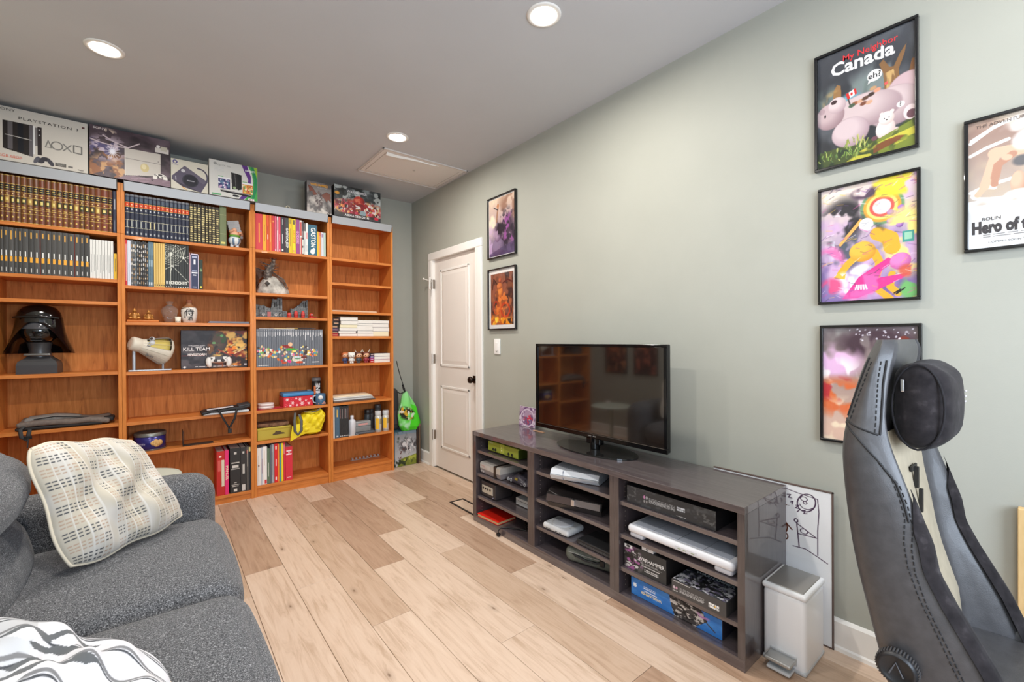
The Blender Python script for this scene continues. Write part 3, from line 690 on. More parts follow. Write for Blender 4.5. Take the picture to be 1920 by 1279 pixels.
# ================================================================ pedal bin
bn = thing('pedal_bin', 'small white steel pedal bin beside the low cabinet', 'bin', (1.945, .655, 0))
BINW = M('bin_white', (238, 240, 243), .3)
MB().rbox((0, 0, .142), (.103, .074, .138), .018, 4, 1).build('body', BINW, bn)
MB().rbox((0, 0, .288), (.106, .077, .012), .011, 3, 1).build('lid_rim', BINW, bn)
MB().rbox((.0, 0, .2995), (.094, .064, .0035), .003, 2, 1).build('lid_plate', M('lid_steel', (168, 165, 160), .3, .7), bn)
MB().bx(-.108, -.10, -.045, .045, .028, .062, .003).build('pedal_slot', M('bin_grey', (190, 192, 194), .4), bn)
MB().rbox((-.135, 0, .047), (.032, .045, .008), .007, 3, 1).build('pedal', M('pedal_steel', (176, 176, 174), .3, .6), bn)
MB().rbox((-.13, 0, .012), (.03, .04, .006), .005, 2, 1).build('foot_bar', M('bin_grey', (190, 192, 194), .4), bn)
MB().rbox((0, 0, .008), (.104, .075, .008), .006, 2, 1).build('base_ring', M('bin_grey', (190, 192, 194), .4), bn)

# ================================================================ whiteboard leaning at the wall
wbt = thing('whiteboard', 'whiteboard with doodled faces leaning behind the low cabinet', 'whiteboard', (2.094, .80, 0))
MB().bx(.004, .010, -.232, .25, .003, .628, .001).build('board', M('board_white', (232, 234, 236), .2), wbt)
b = MB()
for (y0, y1, z0, z1) in ((-.236, .25, .624, .630), (-.236, -.230, 0, .63), (-.236, .25, 0, .006)): b.bx(.002, .011, y0, y1, z0, z1, .001)
b.build('rim', K((96, 80, 74), .4), wbt)
a3 = Art(150, 190, (234, 236, 238), .2 / .33)
INK = (86, 42, 28); INK2 = (70, 50, 74)
def ink(pts, w=.006, c=INK): a3.line(pts, w, c)
a3.ring(.62, .20, .14, .135, .007, INK2, .3); a3.ring(.58, .15, .055, .03, .005, INK2); a3.ring(.60, .20, .03, .02, .005, INK2); a3.ring(.62, .22, .11, .07, .005, INK2, .2, 1, .3, 2.7)
for p in ([(.30, .14), (.36, .13), (.32, .18), (.38, .18)], [(.36, .24), (.40, .22), (.38, .27)], [(.45, .27), (.50, .26), (.44, .31), (.52, .31), (.47, .36)], [(.56, .32), (.60, .31), (.58, .36), (.63, .35)]): ink(p, .0055, INK2)
ink([(.05, .02), (.10, .05), (.30, .06), (.50, .085), (.80, .11), (.82, .3), (.80, .55), (.80, .90)], .005, INK2)
a3.ring(.02, .13, .10, .08, .008, INK); a3.poly([(.0, .24), (.10, .27), (.36, .30), (.10, .31)], INK); a3.ring(.0, .36, .11, .07, .008, INK); a3.ring(.02, .36, .05, .03, .007, INK)
a3.ring(.14, .63, .16, .13, .008, INK); a3.ring(.10, .60, .075, .05, .006, INK); a3.ring(.18, .58, .05, .035, .006, INK); a3.ring(.11, .53, .14, .04, .010, INK, .5); a3.ell(.06, .72, .06, .03, INK); a3.ring(.25, .76, .06, .05, .007, INK); ink([(.2, .5), (.38, .64)], .008)
a3.ring(.45, .49, .03, .025, .006, INK2); ink([(.46, .52), (.50, .85)], .006, INK2); ink([(.47, .53), (.78, .66), (.49, .67)], .006, INK2); a3.ring(.58, .615, .06, .035, .005, INK2); ink([(.40, .87), (.60, .86), (.80, .92), (.95, .97)], .006, INK2)
panel('doodles', a3, TF((.0035, -.115, .475), *SIDE), .222, .29, wbt, PRINT_GLOSS)

# ================================================================ wooden board at the right edge
sb = thing('wooden_board', 'pale wooden board with green and red artwork leaning by the chair', 'board', (2.085, -.09, 0))
MB().bx(0, .03, -.17, .17, 0, .715, .003).build('board', texmat('birch_ply', [(0.3, (214, 178, 120)), (0.7, (232, 200, 146))], (6, 6, 1), 6, rough=.5), sb)
a4 = Art(60, 110, (30, 120, 70), .34 / .58)
a4.rect(0, .42, 1, .60, (150, 44, 36)); a4.rect(0, .60, 1, .72, (196, 170, 130)); a4.rect(0, .72, 1, 1, (60, 62, 70)); a4.cloud((210, 205, 198), 4, 6, 3, .55, .62); a4.cloud((160, 40, 34), 5, 8, 8, .58, .64, .9); a4.cloud((24, 30, 30), 5, 7, 12, .6, .68)
panel('artwork', a4, TF((-.0012, -.02, .295), *SIDE), .295, .57, sb, PRINT_GLOSS)

# ================================================================ books
YS = 4.030                                    # plane of the book spines
_bm = {}
def spine_curve(w_, bul, n=4):
    return [(-w_ + 2 * w_ * i / n, -bul * (1 - (2 * i / n - 1) ** 2)) for i in range(n + 1)]
def book(x0, x1, z, h, cover, label, bands=(), group=None, d=.20, bul=.002, y=YS, lean=0.0, cat='book', name='book', pages=True, rough=.5, words=None):
    """upright book, spine to the room; bands: (z0, z1, u0, u1, colour) in fractions of the spine"""
    w_ = (x1 - x0) / 2 - .0006; key = (round(w_, 4), round(h, 3), round(d, 3), bul)
    t = thing(name, label, cat, ((x0 + x1) / 2, y, z + .0006), (0, lean, 0), group)
    if key not in _bm:
        sc = spine_curve(w_, bul); th = min(.0022, w_ * .35)
        poly = sc + [(w_, d), (w_ - th, d), (w_ - th, .008), (-w_ + th, .008), (-w_ + th, d), (-w_, d)]
        c = MB().prism(poly, 'z', 0, h).build('cover', K(cover, rough), t)
        p = MB().box(-w_ + th, w_ - th, .008, d - .004, .004, h - .004).build('pages', PAPER, t)
        _bm[key] = (c.data, p.data)
    else:
        me = _bm[key][0].copy(); me.materials.clear(); me.materials.append(K(cover, rough)); link('cover', me, t); link('pages', _bm[key][1], t)
    if bands:
        b = MB(); cols = []
        for (a0, a1, u0, u1, col) in bands:
            mt = K(col, .4, .0)
            if mt not in cols: cols.append(mt)
            mi = cols.index(mt); n = 4
            def f(i, j):
                u = -1 + 2 * (u0 + (u1 - u0) * i); return (u * w_, -bul * (1 - u * u) - .0005, h * (a0 + (a1 - a0) * j))
            b.grid(f, n, 1, mi, False)
        o = b.build('spine_print', cols, t, fix=False); o['kind'] = 'stuff'
    return t
def title(t, h, w_, s, frac0, frac1, col, z0=None, rot=1, bul=.002, bold=.01, sxmax=1.0):
    """lettering that runs down the spine"""
    L = h * (frac1 - frac0); size = min(w_ * 1.75, L / (len(s) * .62)); zc = h * (frac0 + frac1) / 2
    return text(s, size, K(col), t, TF((0, -bul - .0012, zc), (0, 0, -1) if rot > 0 else (0, 0, 1), (1, 0, 0) if rot > 0 else (-1, 0, 0)), bold=bold, sx=min(1.6, L / (len(s) * .6 * size)))
GOLD = (214, 184, 92); GOLD2 = (176, 140, 70)
# --- row of brown gilt volumes
xs = [-.7585, -.74, -.722, -.697, -.675, -.653, -.627, -.601, -.577, -.549, -.523, -.497, -.471, -.445, -.42, -.393, -.369, -.343, -.318, -.29, -.254, -.232]
n = len(xs) - 1
for i in range(n):
    k = n - 1 - i; r = random.Random(i)
    bands = [(.03 * 0, .012, 0, 1, GOLD)] + [(zz, zz + .010, 0.02, .98, GOLD) for zz in (.20, .30, .55, .64, .80, .975)]
    bands += [(.67, .79, .08, .92, (26, 26, 24)), (.40, .535, .10, .90, GOLD2 if i % 4 == 2 else (60, 56, 30))]
    bands += [(.70, .715, .2, .8, GOLD), (.745, .76, .25, .75, GOLD), (.42 + r.random() * .03, .50, .3, .7, (224, 204, 120)), (.335, .35, .2, .8, GOLD), (.24, .265, .36, .64, GOLD), (.09, .125, .34, .66, GOLD), (.585, .61, .38, .62, (228, 200, 120)), (0, 1, 0, .035, (150, 120, 60)), (0, 1, .965, 1, (84, 50, 30))]
    book(xs[i], xs[i + 1], 1.990, .288, (112 + r.randint(-8, 8), 62 + r.randint(-5, 5), 38), 'brown leather volume with gilt bands, %s from the thin navy book' % nth(k), bands, 'brown gilt volumes on the highest shelf', bul=.005, rough=.35)
t = book(-.231, -.2115, 1.990, .287, (34, 38, 62), 'thin navy book closing the row of brown gilt volumes', [(.55, .80, .3, .7, (150, 152, 160)), (.05, .3, .3, .6, (90, 94, 110))])
# --- grey series with orange label
xs = [-.7585, -.742, -.726, -.706, -.684, -.668, -.648, -.623, -.599, -.574, -.547, -.523, -.499, -.475, -.448, -.419, -.393, -.371, -.346]
n = len(xs) - 1
for i in range(n):
    r = random.Random(50 + i); g = 66 + r.randint(-10, 12); ln = r.uniform(.10, .2)
    bands = [(.93 - ln, .93, .38, .64, (214, 160, 70)), (.38, .50, .40, .62, (232, 232, 228)), (.26, .375, .26, .76, (236, 168, 50)), (.04, .13, .42, .62, (190, 190, 186))]
    if i in (9, 15): bands.append((0, 1, 0, .12, (120, 40, 30)))
    book(xs[i], xs[i + 1], 1.674, .281, (g, g - 1, g - 3), 'dark grey volume with orange spine label, %s from the white booklets' % nth(n - 1 - i), bands, 'dark grey volumes with orange labels', bul=.001)
xs = [-.345 + i * .0145 for i in range(9)]
for i in range(8):
    book(xs[i], xs[i + 1], 1.674, .258, (222, 222, 218), 'thin white booklet, %s of eight beside the dark grey series' % nth(i), [(.15 + .04 * (i % 3), .62, .42, .56, (120, 120, 120)), (0, 1, .95, 1, (150, 150, 148))], 'thin white booklets', bul=.0)
book(-.228, -.212, 1.674, .176, (222, 178, 40), 'short yellow book at the end of the white booklets', [(.3, .8, .4, .6, (120, 96, 30))], bul=0)
# --- navy volumes with red labels
xs = [-.168, -.144, -.12, -.095, -.07, -.045, -.021, .001, .024, .048, .073, .098, .12, .143, .166, .189]
for i in range(15):
    bands = [(.70, .80, .04, .96, (206, 72, 34)), (.69, .70, .04, .96, GOLD), (.80, .81, .04, .96, GOLD), (.56, .568, .04, .96, (200, 196, 170)), (.38, .39, .04, .96, (200, 196, 170)), (.20, .21, .04, .96, (200, 196, 170)),
             (.62, .66, .34, .66, (186, 190, 196)), (.22, .37, .34, .62, (196, 186, 140) if i in (5, 6) else (150, 154, 150)), (.05, .10, .32, .68, (160, 164, 168)), (.835, .93, .1, .9, (64, 78, 96)), (.735, .76, .34, .66, (238, 200, 160)), (.955, 1, 0, 1, (112, 116, 124))]
    book(xs[i], xs[i + 1], 1.982, .288, (40, 46, 66), 'navy volume with red label and gilt lines, %s from the divider beside the brown row' % nth(i), bands, 'navy volumes with red labels', bul=.005, rough=.4)
xs = [.1895, .213, .236, .261, .286, .305, .327, .351, .375]
for i in range(8):
    r = random.Random(90 + i); bands = []
    for j in range(16):
        a = .05 + j * .056; bands.append((a, a + .03, .12 + r.random() * .15, .9 - r.random() * .15, (206, 190, 130) if r.random() > .25 else (120, 108, 70)))
    book(xs[i], xs[i + 1], 1.982, .288, (46, 40, 32), 'black spine with dense gilt ornament, %s of eight beside the navy volumes' % nth(i), bands, 'black gilt ornamented volumes', bul=.004, rough=.4)
book(.376, .421, 1.982, .302, (108, 118, 82), 'thick olive green book beside the striped figurine', [(.78, .79, .05, .95, (160, 164, 120)), (.30, .31, .05, .95, (160, 164, 120)), (.05, .10, .2, .8, (206, 196, 110))], bul=.006)
# --- second shelf of the wide bookcase
zb = 1.638
t = book(-.169, -.159, zb, .318, (196, 38, 42), 'thin red comic at the start of the spider web row', [(.1, .9, .35, .6, (240, 220, 215))], bul=0)
book(-.158, -.140, zb, .312, (206, 212, 224), 'pale white comic beside the thin red comic', [(.1, .5, .4, .6, (150, 160, 180))], bul=0)
cs = [(92, 94, 98), (60, 62, 66), (84, 100, 112), (34, 34, 36), (28, 28, 30), (40, 38, 36), (30, 30, 34), (46, 42, 38), (36, 36, 40)]
xs = [-.1395 + i * .0103 for i in range(10)]
for i in range(9):
    r = random.Random(200 + i)
    bands = [(a, a + r.uniform(.03, .08), .2, .85, r.choice([(206, 200, 190), (150, 120, 80), (170, 170, 172), (110, 104, 96)])) for a in [.04 + .1 * j + r.random() * .02 for j in range(9)]]
    book(xs[i], xs[i + 1], zb, .316 - .002 * (i % 3) * 2, cs[i], 'slim dark comic spine, %s after the pale white one' % nth(i), bands, 'slim dark comics', bul=0)
xs = [-.0465 + i * .0098 for i in range(4)]
for i in range(3): book(xs[i], xs[i + 1], zb, .316, (84, 110, 126), 'blue grey comic spine, %s of three before the golden set' % nth(i), [(.45, .60, .3, .7, (160, 184, 196)), (.03, .1, .2, .8, (190, 200, 206)), (.7, .95, .35, .6, (120, 146, 160))], 'blue grey comics', bul=0)
xs = [-.0165 + i * .0125 for i in range(6)]
for i in range(5): book(xs[i], xs[i + 1], zb, .315, (214, 178, 96), 'golden comic spine, %s of five before the spider web set' % nth(i), [(.03, .06, .25, .75, (60, 50, 30)), (.1, .95, .42, .56, (234, 208, 140)), (0, 1, .95, 1, (160, 124, 60))], 'golden comics', bul=0)
def mural_row(art, xs, z, h, cover, label, group, y=YS, d=.21):
    """books whose spines carry slices of one picture"""
    cols = art.linear(); tot = xs[-1] - xs[0]
    for i in range(len(xs) - 1):
        t = book(xs[i], xs[i + 1], z, h, cover, label % nth(i), (), group, bul=0, d=d, y=y)
        w_ = (xs[i + 1] - xs[i]) / 2 - .0006; nx = max(3, int(art.nx * (xs[i + 1] - xs[i]) / tot) + 1); ny = art.ny
        X_ = np.linspace(-w_, w_, nx); Z_ = np.linspace(h * .998, h * .002, ny)
        ui = np.clip((((xs[i] + xs[i + 1]) / 2 + X_ - xs[0]) / tot * art.nx).astype(int), 0, art.nx - 1)
        vs = [(x, -.0006, zz) for zz in Z_ for x in X_]
        fs = [((j + 1) * nx + k, (j + 1) * nx + k + 1, j * nx + k + 1, j * nx + k) for j in range(ny - 1) for k in range(nx - 1)]
        colored('spine_print', vs, fs, cols[:, ui].reshape(-1, 3), PRINT, t)
a = Art(130, 150, (42, 44, 42), .138 / .315)
for rr in (.07, .12, .17, .22, .27, .33, .40): a.ring(.24, .23, rr * 1.3, rr * .62, .0045, (196, 198, 184))
a.ell(.24, .23, .07, .035, (236, 236, 226)); a.ell(.24, .23, .025, .012, (40, 40, 40))
for p in ([(.24, .23), (.22, .95)], [(.24, .23), (.85, .05)], [(.24, .23), (.02, .35)], [(.24, .23), (1, .3)], [(.30, .50), (1, .86)], [(.30, .50), (.02, .58)], [(.30, .50), (.56, .47)], [(.30, .50), (.2, .68)], [(.78, .30), (1, .25)], [(.78, .30), (.84, .1)], [(.78, .3), (.95, .42)], [(.24, .23), (.45, .02)]): a.line(p, .005, (214, 216, 204))
a.ell(.30, .50, .05, .022, (232, 232, 224)); a.ell(.78, .30, .05, .025, (232, 232, 224)); a.speck(10, 0, 1, .985, .99, .004, .006, [(220, 220, 214)])
for i in range(11): a.rect(i / 10 - .012, 0, i / 10 + .004, 1, (24, 26, 24), .8); a.ell(.05 + i / 10, .975, .02, .008, (226, 226, 220))
xs = [.0465 + .01385 * i for i in range(11)]
mural_row(a, xs, zb, .317, (40, 42, 40), 'black comic with a slice of white spider web, %s of ten', 'black comics forming a spider web picture')
for i, chx in enumerate('RICHOCHET'):
    # one letter per spine, laid on its book
    bk_ = [o for o in C.objects if o.name.startswith('book') and o.get('group') == 'black comics forming a spider web picture'][i]
    text(chx, .030, K((236, 236, 228)), bk_, TF((0.0035, -.0016, .036), *FRONT), bold=.035, sx=.62)
book(.1855, .193, zb, .268, (176, 120, 130), 'thin dusty pink book beside the spider web comics', [(.2, .7, .4, .6, (226, 196, 200))], bul=0)
t = book(.1935, .244, zb, .262, (48, 54, 86), 'navy book in a pale slipcase beside a dark green book', [(0, 1, 0, .08, (206, 196, 214)), (0, 1, .92, 1, (206, 196, 214)), (.97, 1, 0, 1, (206, 196, 214)), (.70, .84, .38, .62, (226, 226, 234)), (.88, .93, .2, .8, (170, 176, 200)), (.50, .53, .2, .8, (150, 158, 190)), (.44, .48, .15, .85, (226, 226, 234)), (.38, .41, .3, .7, (226, 226, 234)), (.05, .07, .25, .75, (180, 184, 206))], bul=0)
book(.2455, .269, zb, .222, (36, 52, 40), 'small dark green book with yellow label', [(.04, .11, .25, .75, (214, 200, 70)), (.6, .7, .3, .7, (110, 140, 100)), (.62, .65, .2, .8, (150, 160, 90))], bul=.002)
# --- colourful comics, bookcase with the yellow bag
z3 = 1.983
def cb(x0, x1, h, c, lab, s=None, tc=(255, 255, 255), f=(.25, .75), bands=(), bold=.01, **kw):
    t = book(x0, x1, z3, h, c, lab, bands, 'colourful comics beside the teal book', bul=0, **kw)
    if s: title(t, h, (x1 - x0) / 2, s, f[0], f[1], tc, bul=0, bold=bold)
    return t
cb(.615, .667, .290, (206, 62, 66), 'wide red comic at the start of the colourful row', bands=[(.2, .75, .45, .62, (226, 150, 60))])
cb(.668, .693, .290, (232, 168, 44), 'amber comic beside the wide red comic', bands=[(.25, .72, .42, .58, (160, 90, 40))])
cb(.694, .714, .290, (222, 86, 38), 'deep orange comic with a white dash', bands=[(.32, .45, .4, .65, (240, 236, 230)), (.47, .7, .42, .6, (120, 40, 30))])
cb(.715, .733, .290, (226, 116, 46), 'light orange comic in the colourful row', bands=[(.25, .8, .42, .6, (246, 176, 90))])
cb(.734, .753, .290, (204, 52, 50), 'plain scarlet comic after the light orange one', bands=[(.82, .86, .3, .7, (240, 170, 90))])
cb(.754, .768, .290, (222, 92, 120), 'pink comic before the white striped one', bands=[(.02, .06, .2, .8, (250, 220, 230))])
cb(.7685, .781, .290, (236, 226, 230), 'white striped comic between two pink ones', bands=[(.0, 1, .0, .25, (206, 60, 80)), (.6, .9, .4, .7, (170, 60, 90))])
cb(.7815, .799, .290, (218, 74, 98), 'rose comic after the white striped one', bands=[(.3, .5, .42, .6, (250, 210, 220)), (.03, .07, .3, .7, (250, 210, 220))])
cb(.800, .824, .292, (52, 54, 60), 'charcoal comic with white spine lettering', bands=[(.24, .52, .38, .6, (206, 206, 206)), (.04, .09, .25, .75, (220, 220, 220)), (.78, .95, .4, .6, (170, 170, 170))])
cb(.8245, .833, .292, (74, 40, 54), 'very thin plum comic beside the charcoal one')
cb(.8335, .859, .290, (60, 62, 62), 'dark grey comic with large white capitals', 'GASTON JEEP', (232, 232, 228), (.12, .74), bold=.03)
cb(.8595, .884, .292, (228, 190, 34), 'mustard yellow comic before the brighter one', bands=[(.2, .7, .42, .56, (150, 120, 30)), (.84, .96, .2, .8, (160, 140, 30))])
cb(.8845, .913, .290, (244, 214, 26), 'bright yellow comic with red lettering', 'GODISSE', (226, 110, 40), (.28, .68), bands=[(.84, .97, .25, .75, (90, 80, 30)), (.04, .1, .2, .6, (230, 150, 90))])
cb(.9135, .943, .290, (150, 62, 132), 'purple comic with pink lettering', 'GODISSE', (240, 180, 220), (.28, .68))
cb(.9435, .961, .287, (222, 214, 208), 'red and white comic after the purple one', bands=[(.55, .95, .3, .9, (196, 40, 36)), (.0, .5, .5, .95, (196, 60, 50))])
cb(.9615, .978, .284, (70, 62, 66), 'dark top comic with a speckled spine', bands=[(.02, .45, .15, .85, (214, 214, 208)), (.2, .26, .2, .6, (226, 120, 50)), (.5, .7, .3, .7, (150, 130, 130))])
cb(.9785, .993, .268, (214, 216, 212), 'pale comic with dark cap at its head', bands=[(.75, 1, 0, 1, (86, 80, 84)), (.1, .5, .4, .55, (130, 140, 160))])
cb(.9935, 1.009, .272, (232, 230, 226), 'white comic leaning on the teal book', bands=[(.5, .7, .3, .7, (220, 90, 90)), (.1, .3, .4, .6, (150, 150, 150))])
tg = cb(1.010, 1.082, .264, (26, 92, 116), 'wide teal comic with large white capitals')
text('GASTON', .052, K((238, 240, 238)), tg, TF((0.004, -.0014, .155), (0, 0, -1), (1, 0, 0)), bold=.03, sx=.80)
MB().ell((0, -.0012, .032), (.020, .0012, .022), 14, 8).ell((.010, -.0012, .052), (.012, .0012, .014), 12, 6).build('spine_motif', K((232, 236, 234)), tg)
cb(1.0825, 1.099, .212, (236, 176, 40), 'short amber book beside the teal comic')
cb(1.0995, 1.113, .210, (222, 150, 96), 'short peach book after the short amber one', bands=[(.85, 1, 0, 1, (206, 100, 70))])
cb(1.116, 1.138, .210, (206, 208, 216), 'short lilac white book near the divider', bands=[(.80, .95, .2, .8, (150, 120, 160))])
cb(1.1385, 1.155, .210, (178, 206, 194), 'short mint book ending the colourful row')
# --- grey comics set with a crowd picture
a = Art(330, 190, (112, 116, 124), .505 / .308)
n = 38; rgx = random.Random(5)
for i in range(n + 1):
    a.rect(i / n - .0035, 0, i / n + .0015, 1, (84, 88, 98)); a.rect((i + .3) / n, .085, (i + .62) / n, .15 + .06 * rgx.random() + (.10 if i in (27, 31) else 0), (232, 232, 234)); a.rect((i + .35) / n, .035, (i + .6) / n, .05, (210, 210, 214))
pal = [(238, 206, 160), (244, 228, 206), (226, 190, 90), (236, 120, 50), (206, 60, 50), (240, 240, 236), (120, 180, 90), (226, 120, 160), (90, 150, 180), (250, 226, 130), (70, 58, 54)]
for i in range(170):
    u = rgx.uniform(.02, .93); top_ = .55 - .05 * math.sin(u * 20) ; bot = .80 - .10 * abs(u - .1) * 0 - (.06 if u < .3 or u > .75 else -.06)
    v = rgx.uniform(top_ - .04, bot); r = rgx.uniform(.016, .034); a.ell(u, v, r / a.a, r * rgx.uniform(.8, 1.5), rgx.choice(pal), rgx.uniform(0, 3), .3)
a.poly([(.42, .55), (.50, .47), (.58, .54), (.56, .57), (.44, .58)], (70, 170, 60)); a.poly([(.36, .43), (.46, .42), (.55, .52), (.40, .50)], (150, 40, 40)); a.ell(.49, .41, .035, .055, (238, 190, 150))
a.ell(.60, .81, .085, .085, (226, 214, 196)); a.ell(.60, .77, .06, .05, (200, 214, 220)); a.ell(.60, .80, .05, .015, (90, 150, 110))
a.ell(.63, .90, .06, .03, (206, 80, 40)); a.ell(.40, .90, .04, .03, (206, 90, 50)); a.ell(.48, .87, .03, .04, (226, 60, 140)); a.ell(.70, .77, .05, .03, (110, 54, 40))
a.lines(.02, .17, .945, .975, 1, (240, 240, 240)); a.lines(.82, .94, .895, .93, 1, (240, 240, 240)); a.ell(.70, .915, .012, .03, (240, 240, 240))
xs = [.6165 + (1.1235 - .6165) * i / n for i in range(n + 1)]
mural_row(a, xs, 1.037, .309, (104, 108, 116), 'thin grey comic sharing the crowd picture, %s from the wide bookcase', 'grey comics forming a crowd picture')
for i, (x0, x1, c, lab) in enumerate(((.64, .90, (222, 222, 224), 'white magazine lying on the grey comics'), (.75, .93, (206, 160, 50), 'ochre folder edge lying on the grey comics'), (.84, 1.07, (120, 124, 132), 'slate magazine lying on the grey comics'))):
    tag(MB().bx(-(x1 - x0) / 2, (x1 - x0) / 2, 0, .17, 0, .004, .001).build('magazine', K(c), None, ((x0 + x1) / 2, YS + .012, 1.3464 + .0043 * i)), lab, 'magazine', 'magazines lying on the grey comics')
# --- bottom shelf, red and white binders
zb = .088
def lb(x0, x1, h, c, lab, bands=(), s=None, tcx=(255, 255, 255), f=(.2, .8), grp='books on the bottom shelf under the yellow bag', z=zb, **kw):
    t = book(x0, x1, z, h, c, lab, bands, grp, bul=0, d=.22, **kw)
    if s: title(t, h, (x1 - x0) / 2, s, f[0], f[1], tcx, bul=0)
    return t
lb(.615, .644, .300, (226, 222, 216), 'white book first on the bottom shelf beside the divider', [(.1, .8, .3, .5, (206, 200, 190)), (.5, .55, .3, .6, (200, 120, 110))])
lb(.6445, .656, .302, (190, 196, 206), 'pale blue book between two white ones', [(.3, .7, .4, .6, (150, 60, 60))])
lb(.6565, .686, .306, (236, 232, 228), 'tall white book with red mark at its foot', [(.02, .12, .4, .95, (206, 60, 60)), (.5, .9, .3, .45, (210, 190, 170))])
lb(.6865, .707, .286, (92, 112, 90), 'sage green book on the bottom shelf', [(.2, .6, .4, .6, (206, 210, 200))])
lb(.7075, .719, .312, (92, 98, 106), 'slate book beside the sage green one')
lb(.7195, .739, .316, (158, 158, 164), 'grey book before the bright red one', [(.2, .8, .4, .55, (120, 120, 128))])
lb(.7395, .765, .318, (216, 34, 38), 'bright red book with white lettering', [(.06, .14, .3, .7, (240, 220, 220)), (.42, .60, .38, .66, (240, 190, 190)), (.85, .93, .3, .7, (246, 216, 200))])
lb(.7655, .776, .314, (232, 140, 50), 'thin orange book beside the bright red one')
lb(.7765, .790, .314, (76, 142, 148), 'thin teal book beside the thin orange one')
lb(.7905, .806, .314, (238, 208, 40), 'thin yellow book on the bottom shelf')
lb(.8065, .819, .316, (206, 40, 60), 'thin crimson book before the binder', [(.7, .95, .35, .6, (250, 210, 214))])
tb = lb(.8215, .876, .276, (212, 46, 62), 'wide crimson binder at the end of the bottom row', [(.86, .90, .14, .86, (250, 230, 232)), (.815, .835, .4, .6, (250, 230, 232)), (.76, .80, .12, .88, (250, 230, 232)), (.075, .09, .2, .8, (240, 200, 206))])
# --- bottom shelf beside the sofa arm
zb2 = .065
tb = lb(.345, .398, .338, (186, 38, 30), 'red book beside the pink manual by the sofa arm', [(.2, .8, .6, .95, (216, 204, 180)), (.55, .8, .15, .5, (206, 90, 80)), (.86, .9, .3, .6, (250, 220, 210))], grp='books by the sofa arm', z=zb2)
tb = lb(.399, .424, .340, (222, 44, 112), 'pink book with pale capitals by the sofa arm', [], 'MANUEL', (250, 230, 200), (.34, .64), grp='books by the sofa arm', z=zb2)
lb(.432, .503, .348, (44, 40, 38), 'thick black binder with white printed spine', [(.86, .91, .38, .62, (206, 200, 194)), (.66, .685, .12, .88, (190, 184, 178)), (.56, .62, .2, .8, (206, 200, 194)), (.525, .545, .1, .9, (170, 164, 158)), (.22, .235, .38, .62, (190, 184, 178)), (.175, .19, .14, .86, (190, 184, 178)), (.14, .155, .2, .8, (190, 184, 178)), (.03, .09, .34, .66, (214, 210, 204))], grp='books by the sofa arm', z=zb2)
lb(.5035, .542, .346, (50, 46, 44), 'black binder narrower than its thick neighbour', [(.86, .91, .3, .65, (200, 196, 190)), (.40, .62, .3, .7, (190, 186, 180)), (.02, .16, .2, .8, (206, 202, 196))], grp='books by the sofa arm', z=zb2)
lb(.5425, .558, .346, (86, 82, 78), 'grey brown booklet beside the black binders', [(.55, .93, .35, .6, (190, 180, 170)), (.85, .93, .1, .3, (200, 60, 50))], grp='books by the sofa arm', z=zb2)
lb(.5585, .571, .342, (40, 40, 42), 'slim black book with yellow top against the divider', [(.9, 1, 0, 1, (226, 206, 130))], grp='books by the sofa arm', z=zb2)
# --- books in the bookcase by the door
z7 = .380; g7 = 'books beside the white bottle'
lb(1.208, 1.221, .278, (214, 210, 206), 'thin white book beside the slate blue volume', grp=g7, z=z7)
lb(1.2225, 1.263, .281, (70, 96, 116), 'thick slate blue volume with gold lettering', [(.66, .90, .38, .60, (206, 170, 90)), (.03, .07, .3, .7, (190, 200, 206))], grp=g7, z=z7)
xs = [1.2645 + .0158 * i for i in range(6)]
for i in range(5): lb(xs[i], xs[i + 1], .282 - .003 * (i % 2), (44, 42, 42), 'slim black book, %s of five beside the slate blue volume' % nth(i), [(.03, .06, .25, .75, (200, 200, 200)), (.60, .92, .35, .6, (150, 140, 140) if i % 2 else (120, 90, 90)), (.0, 1, .96, 1, (90, 90, 90))], grp=g7, z=z7)
# --- paperbacks lying in stacks, fore-edge to the room
def flat_book(xc, z, L, th, d, cover, label, group, yaw=0, y=YS + .015, edge=PAPER):
    t = thing('paperback', label, 'book', (xc, y, z + .0006), (0, 0, yaw), group)
    MB().prism([(0, 0), (d, 0), (d, .001), (.001 + .001, .0012), (0.002, th - .0012), (d, th - .001), (d, th), (0, th)][::1], 'x', -L / 2, L / 2).build('cover', K(cover), t) if False else \
        MB().box(-L / 2, L / 2, 0, d, 0, .0011).box(-L / 2, L / 2, 0, d, th - .0011, th).box(-L / 2, L / 2, d - .0015, d, .0011, th - .0011).build('cover', K(cover), t)
    MB().box(-L / 2 + .001, L / 2 - .001, .001, d - .0015, .0011, th - .0011).build('pages', edge, t)
    return t
CREAM = texmat('cream_pages', [(0.3, (220, 212, 178)), (0.7, (236, 228, 198))], (3, 3, 300), 4, rough=0.8)
gs = 'paperbacks stacked fore-edge out'
def stack(xc, L, hs, cov, who, edges=None, jit=0):
    z = 1.287; r = random.Random(len(hs) * 7)
    for i, h_ in enumerate(hs):
        flat_book(xc + r.uniform(-.006, .006) * jit + (.018 if jit > 1 and i > 3 else 0), z, L, h_ - .0006, .125, cov[i % len(cov)], 'white-edged paperback, %s from the bottom of the stack %s' % (nth(i), who), gs, r.uniform(-.03, .03) * (jit > 0), edge=(edges or {}).get(i, PAPER)); z += h_
stack(1.348, .156, [.026, .022, .030, .028, .036, .036], [(150, 50, 40), (70, 60, 70), (90, 70, 110), (200, 190, 160), (60, 60, 66), (170, 170, 170)], 'beside the dark spines', {3: CREAM}, 2)
stack(1.507, .152, [.028, .024, .046, .022, .030], [(180, 180, 184), (60, 60, 64), (150, 150, 156), (90, 90, 94), (180, 180, 180)], 'in the middle', None, 1)
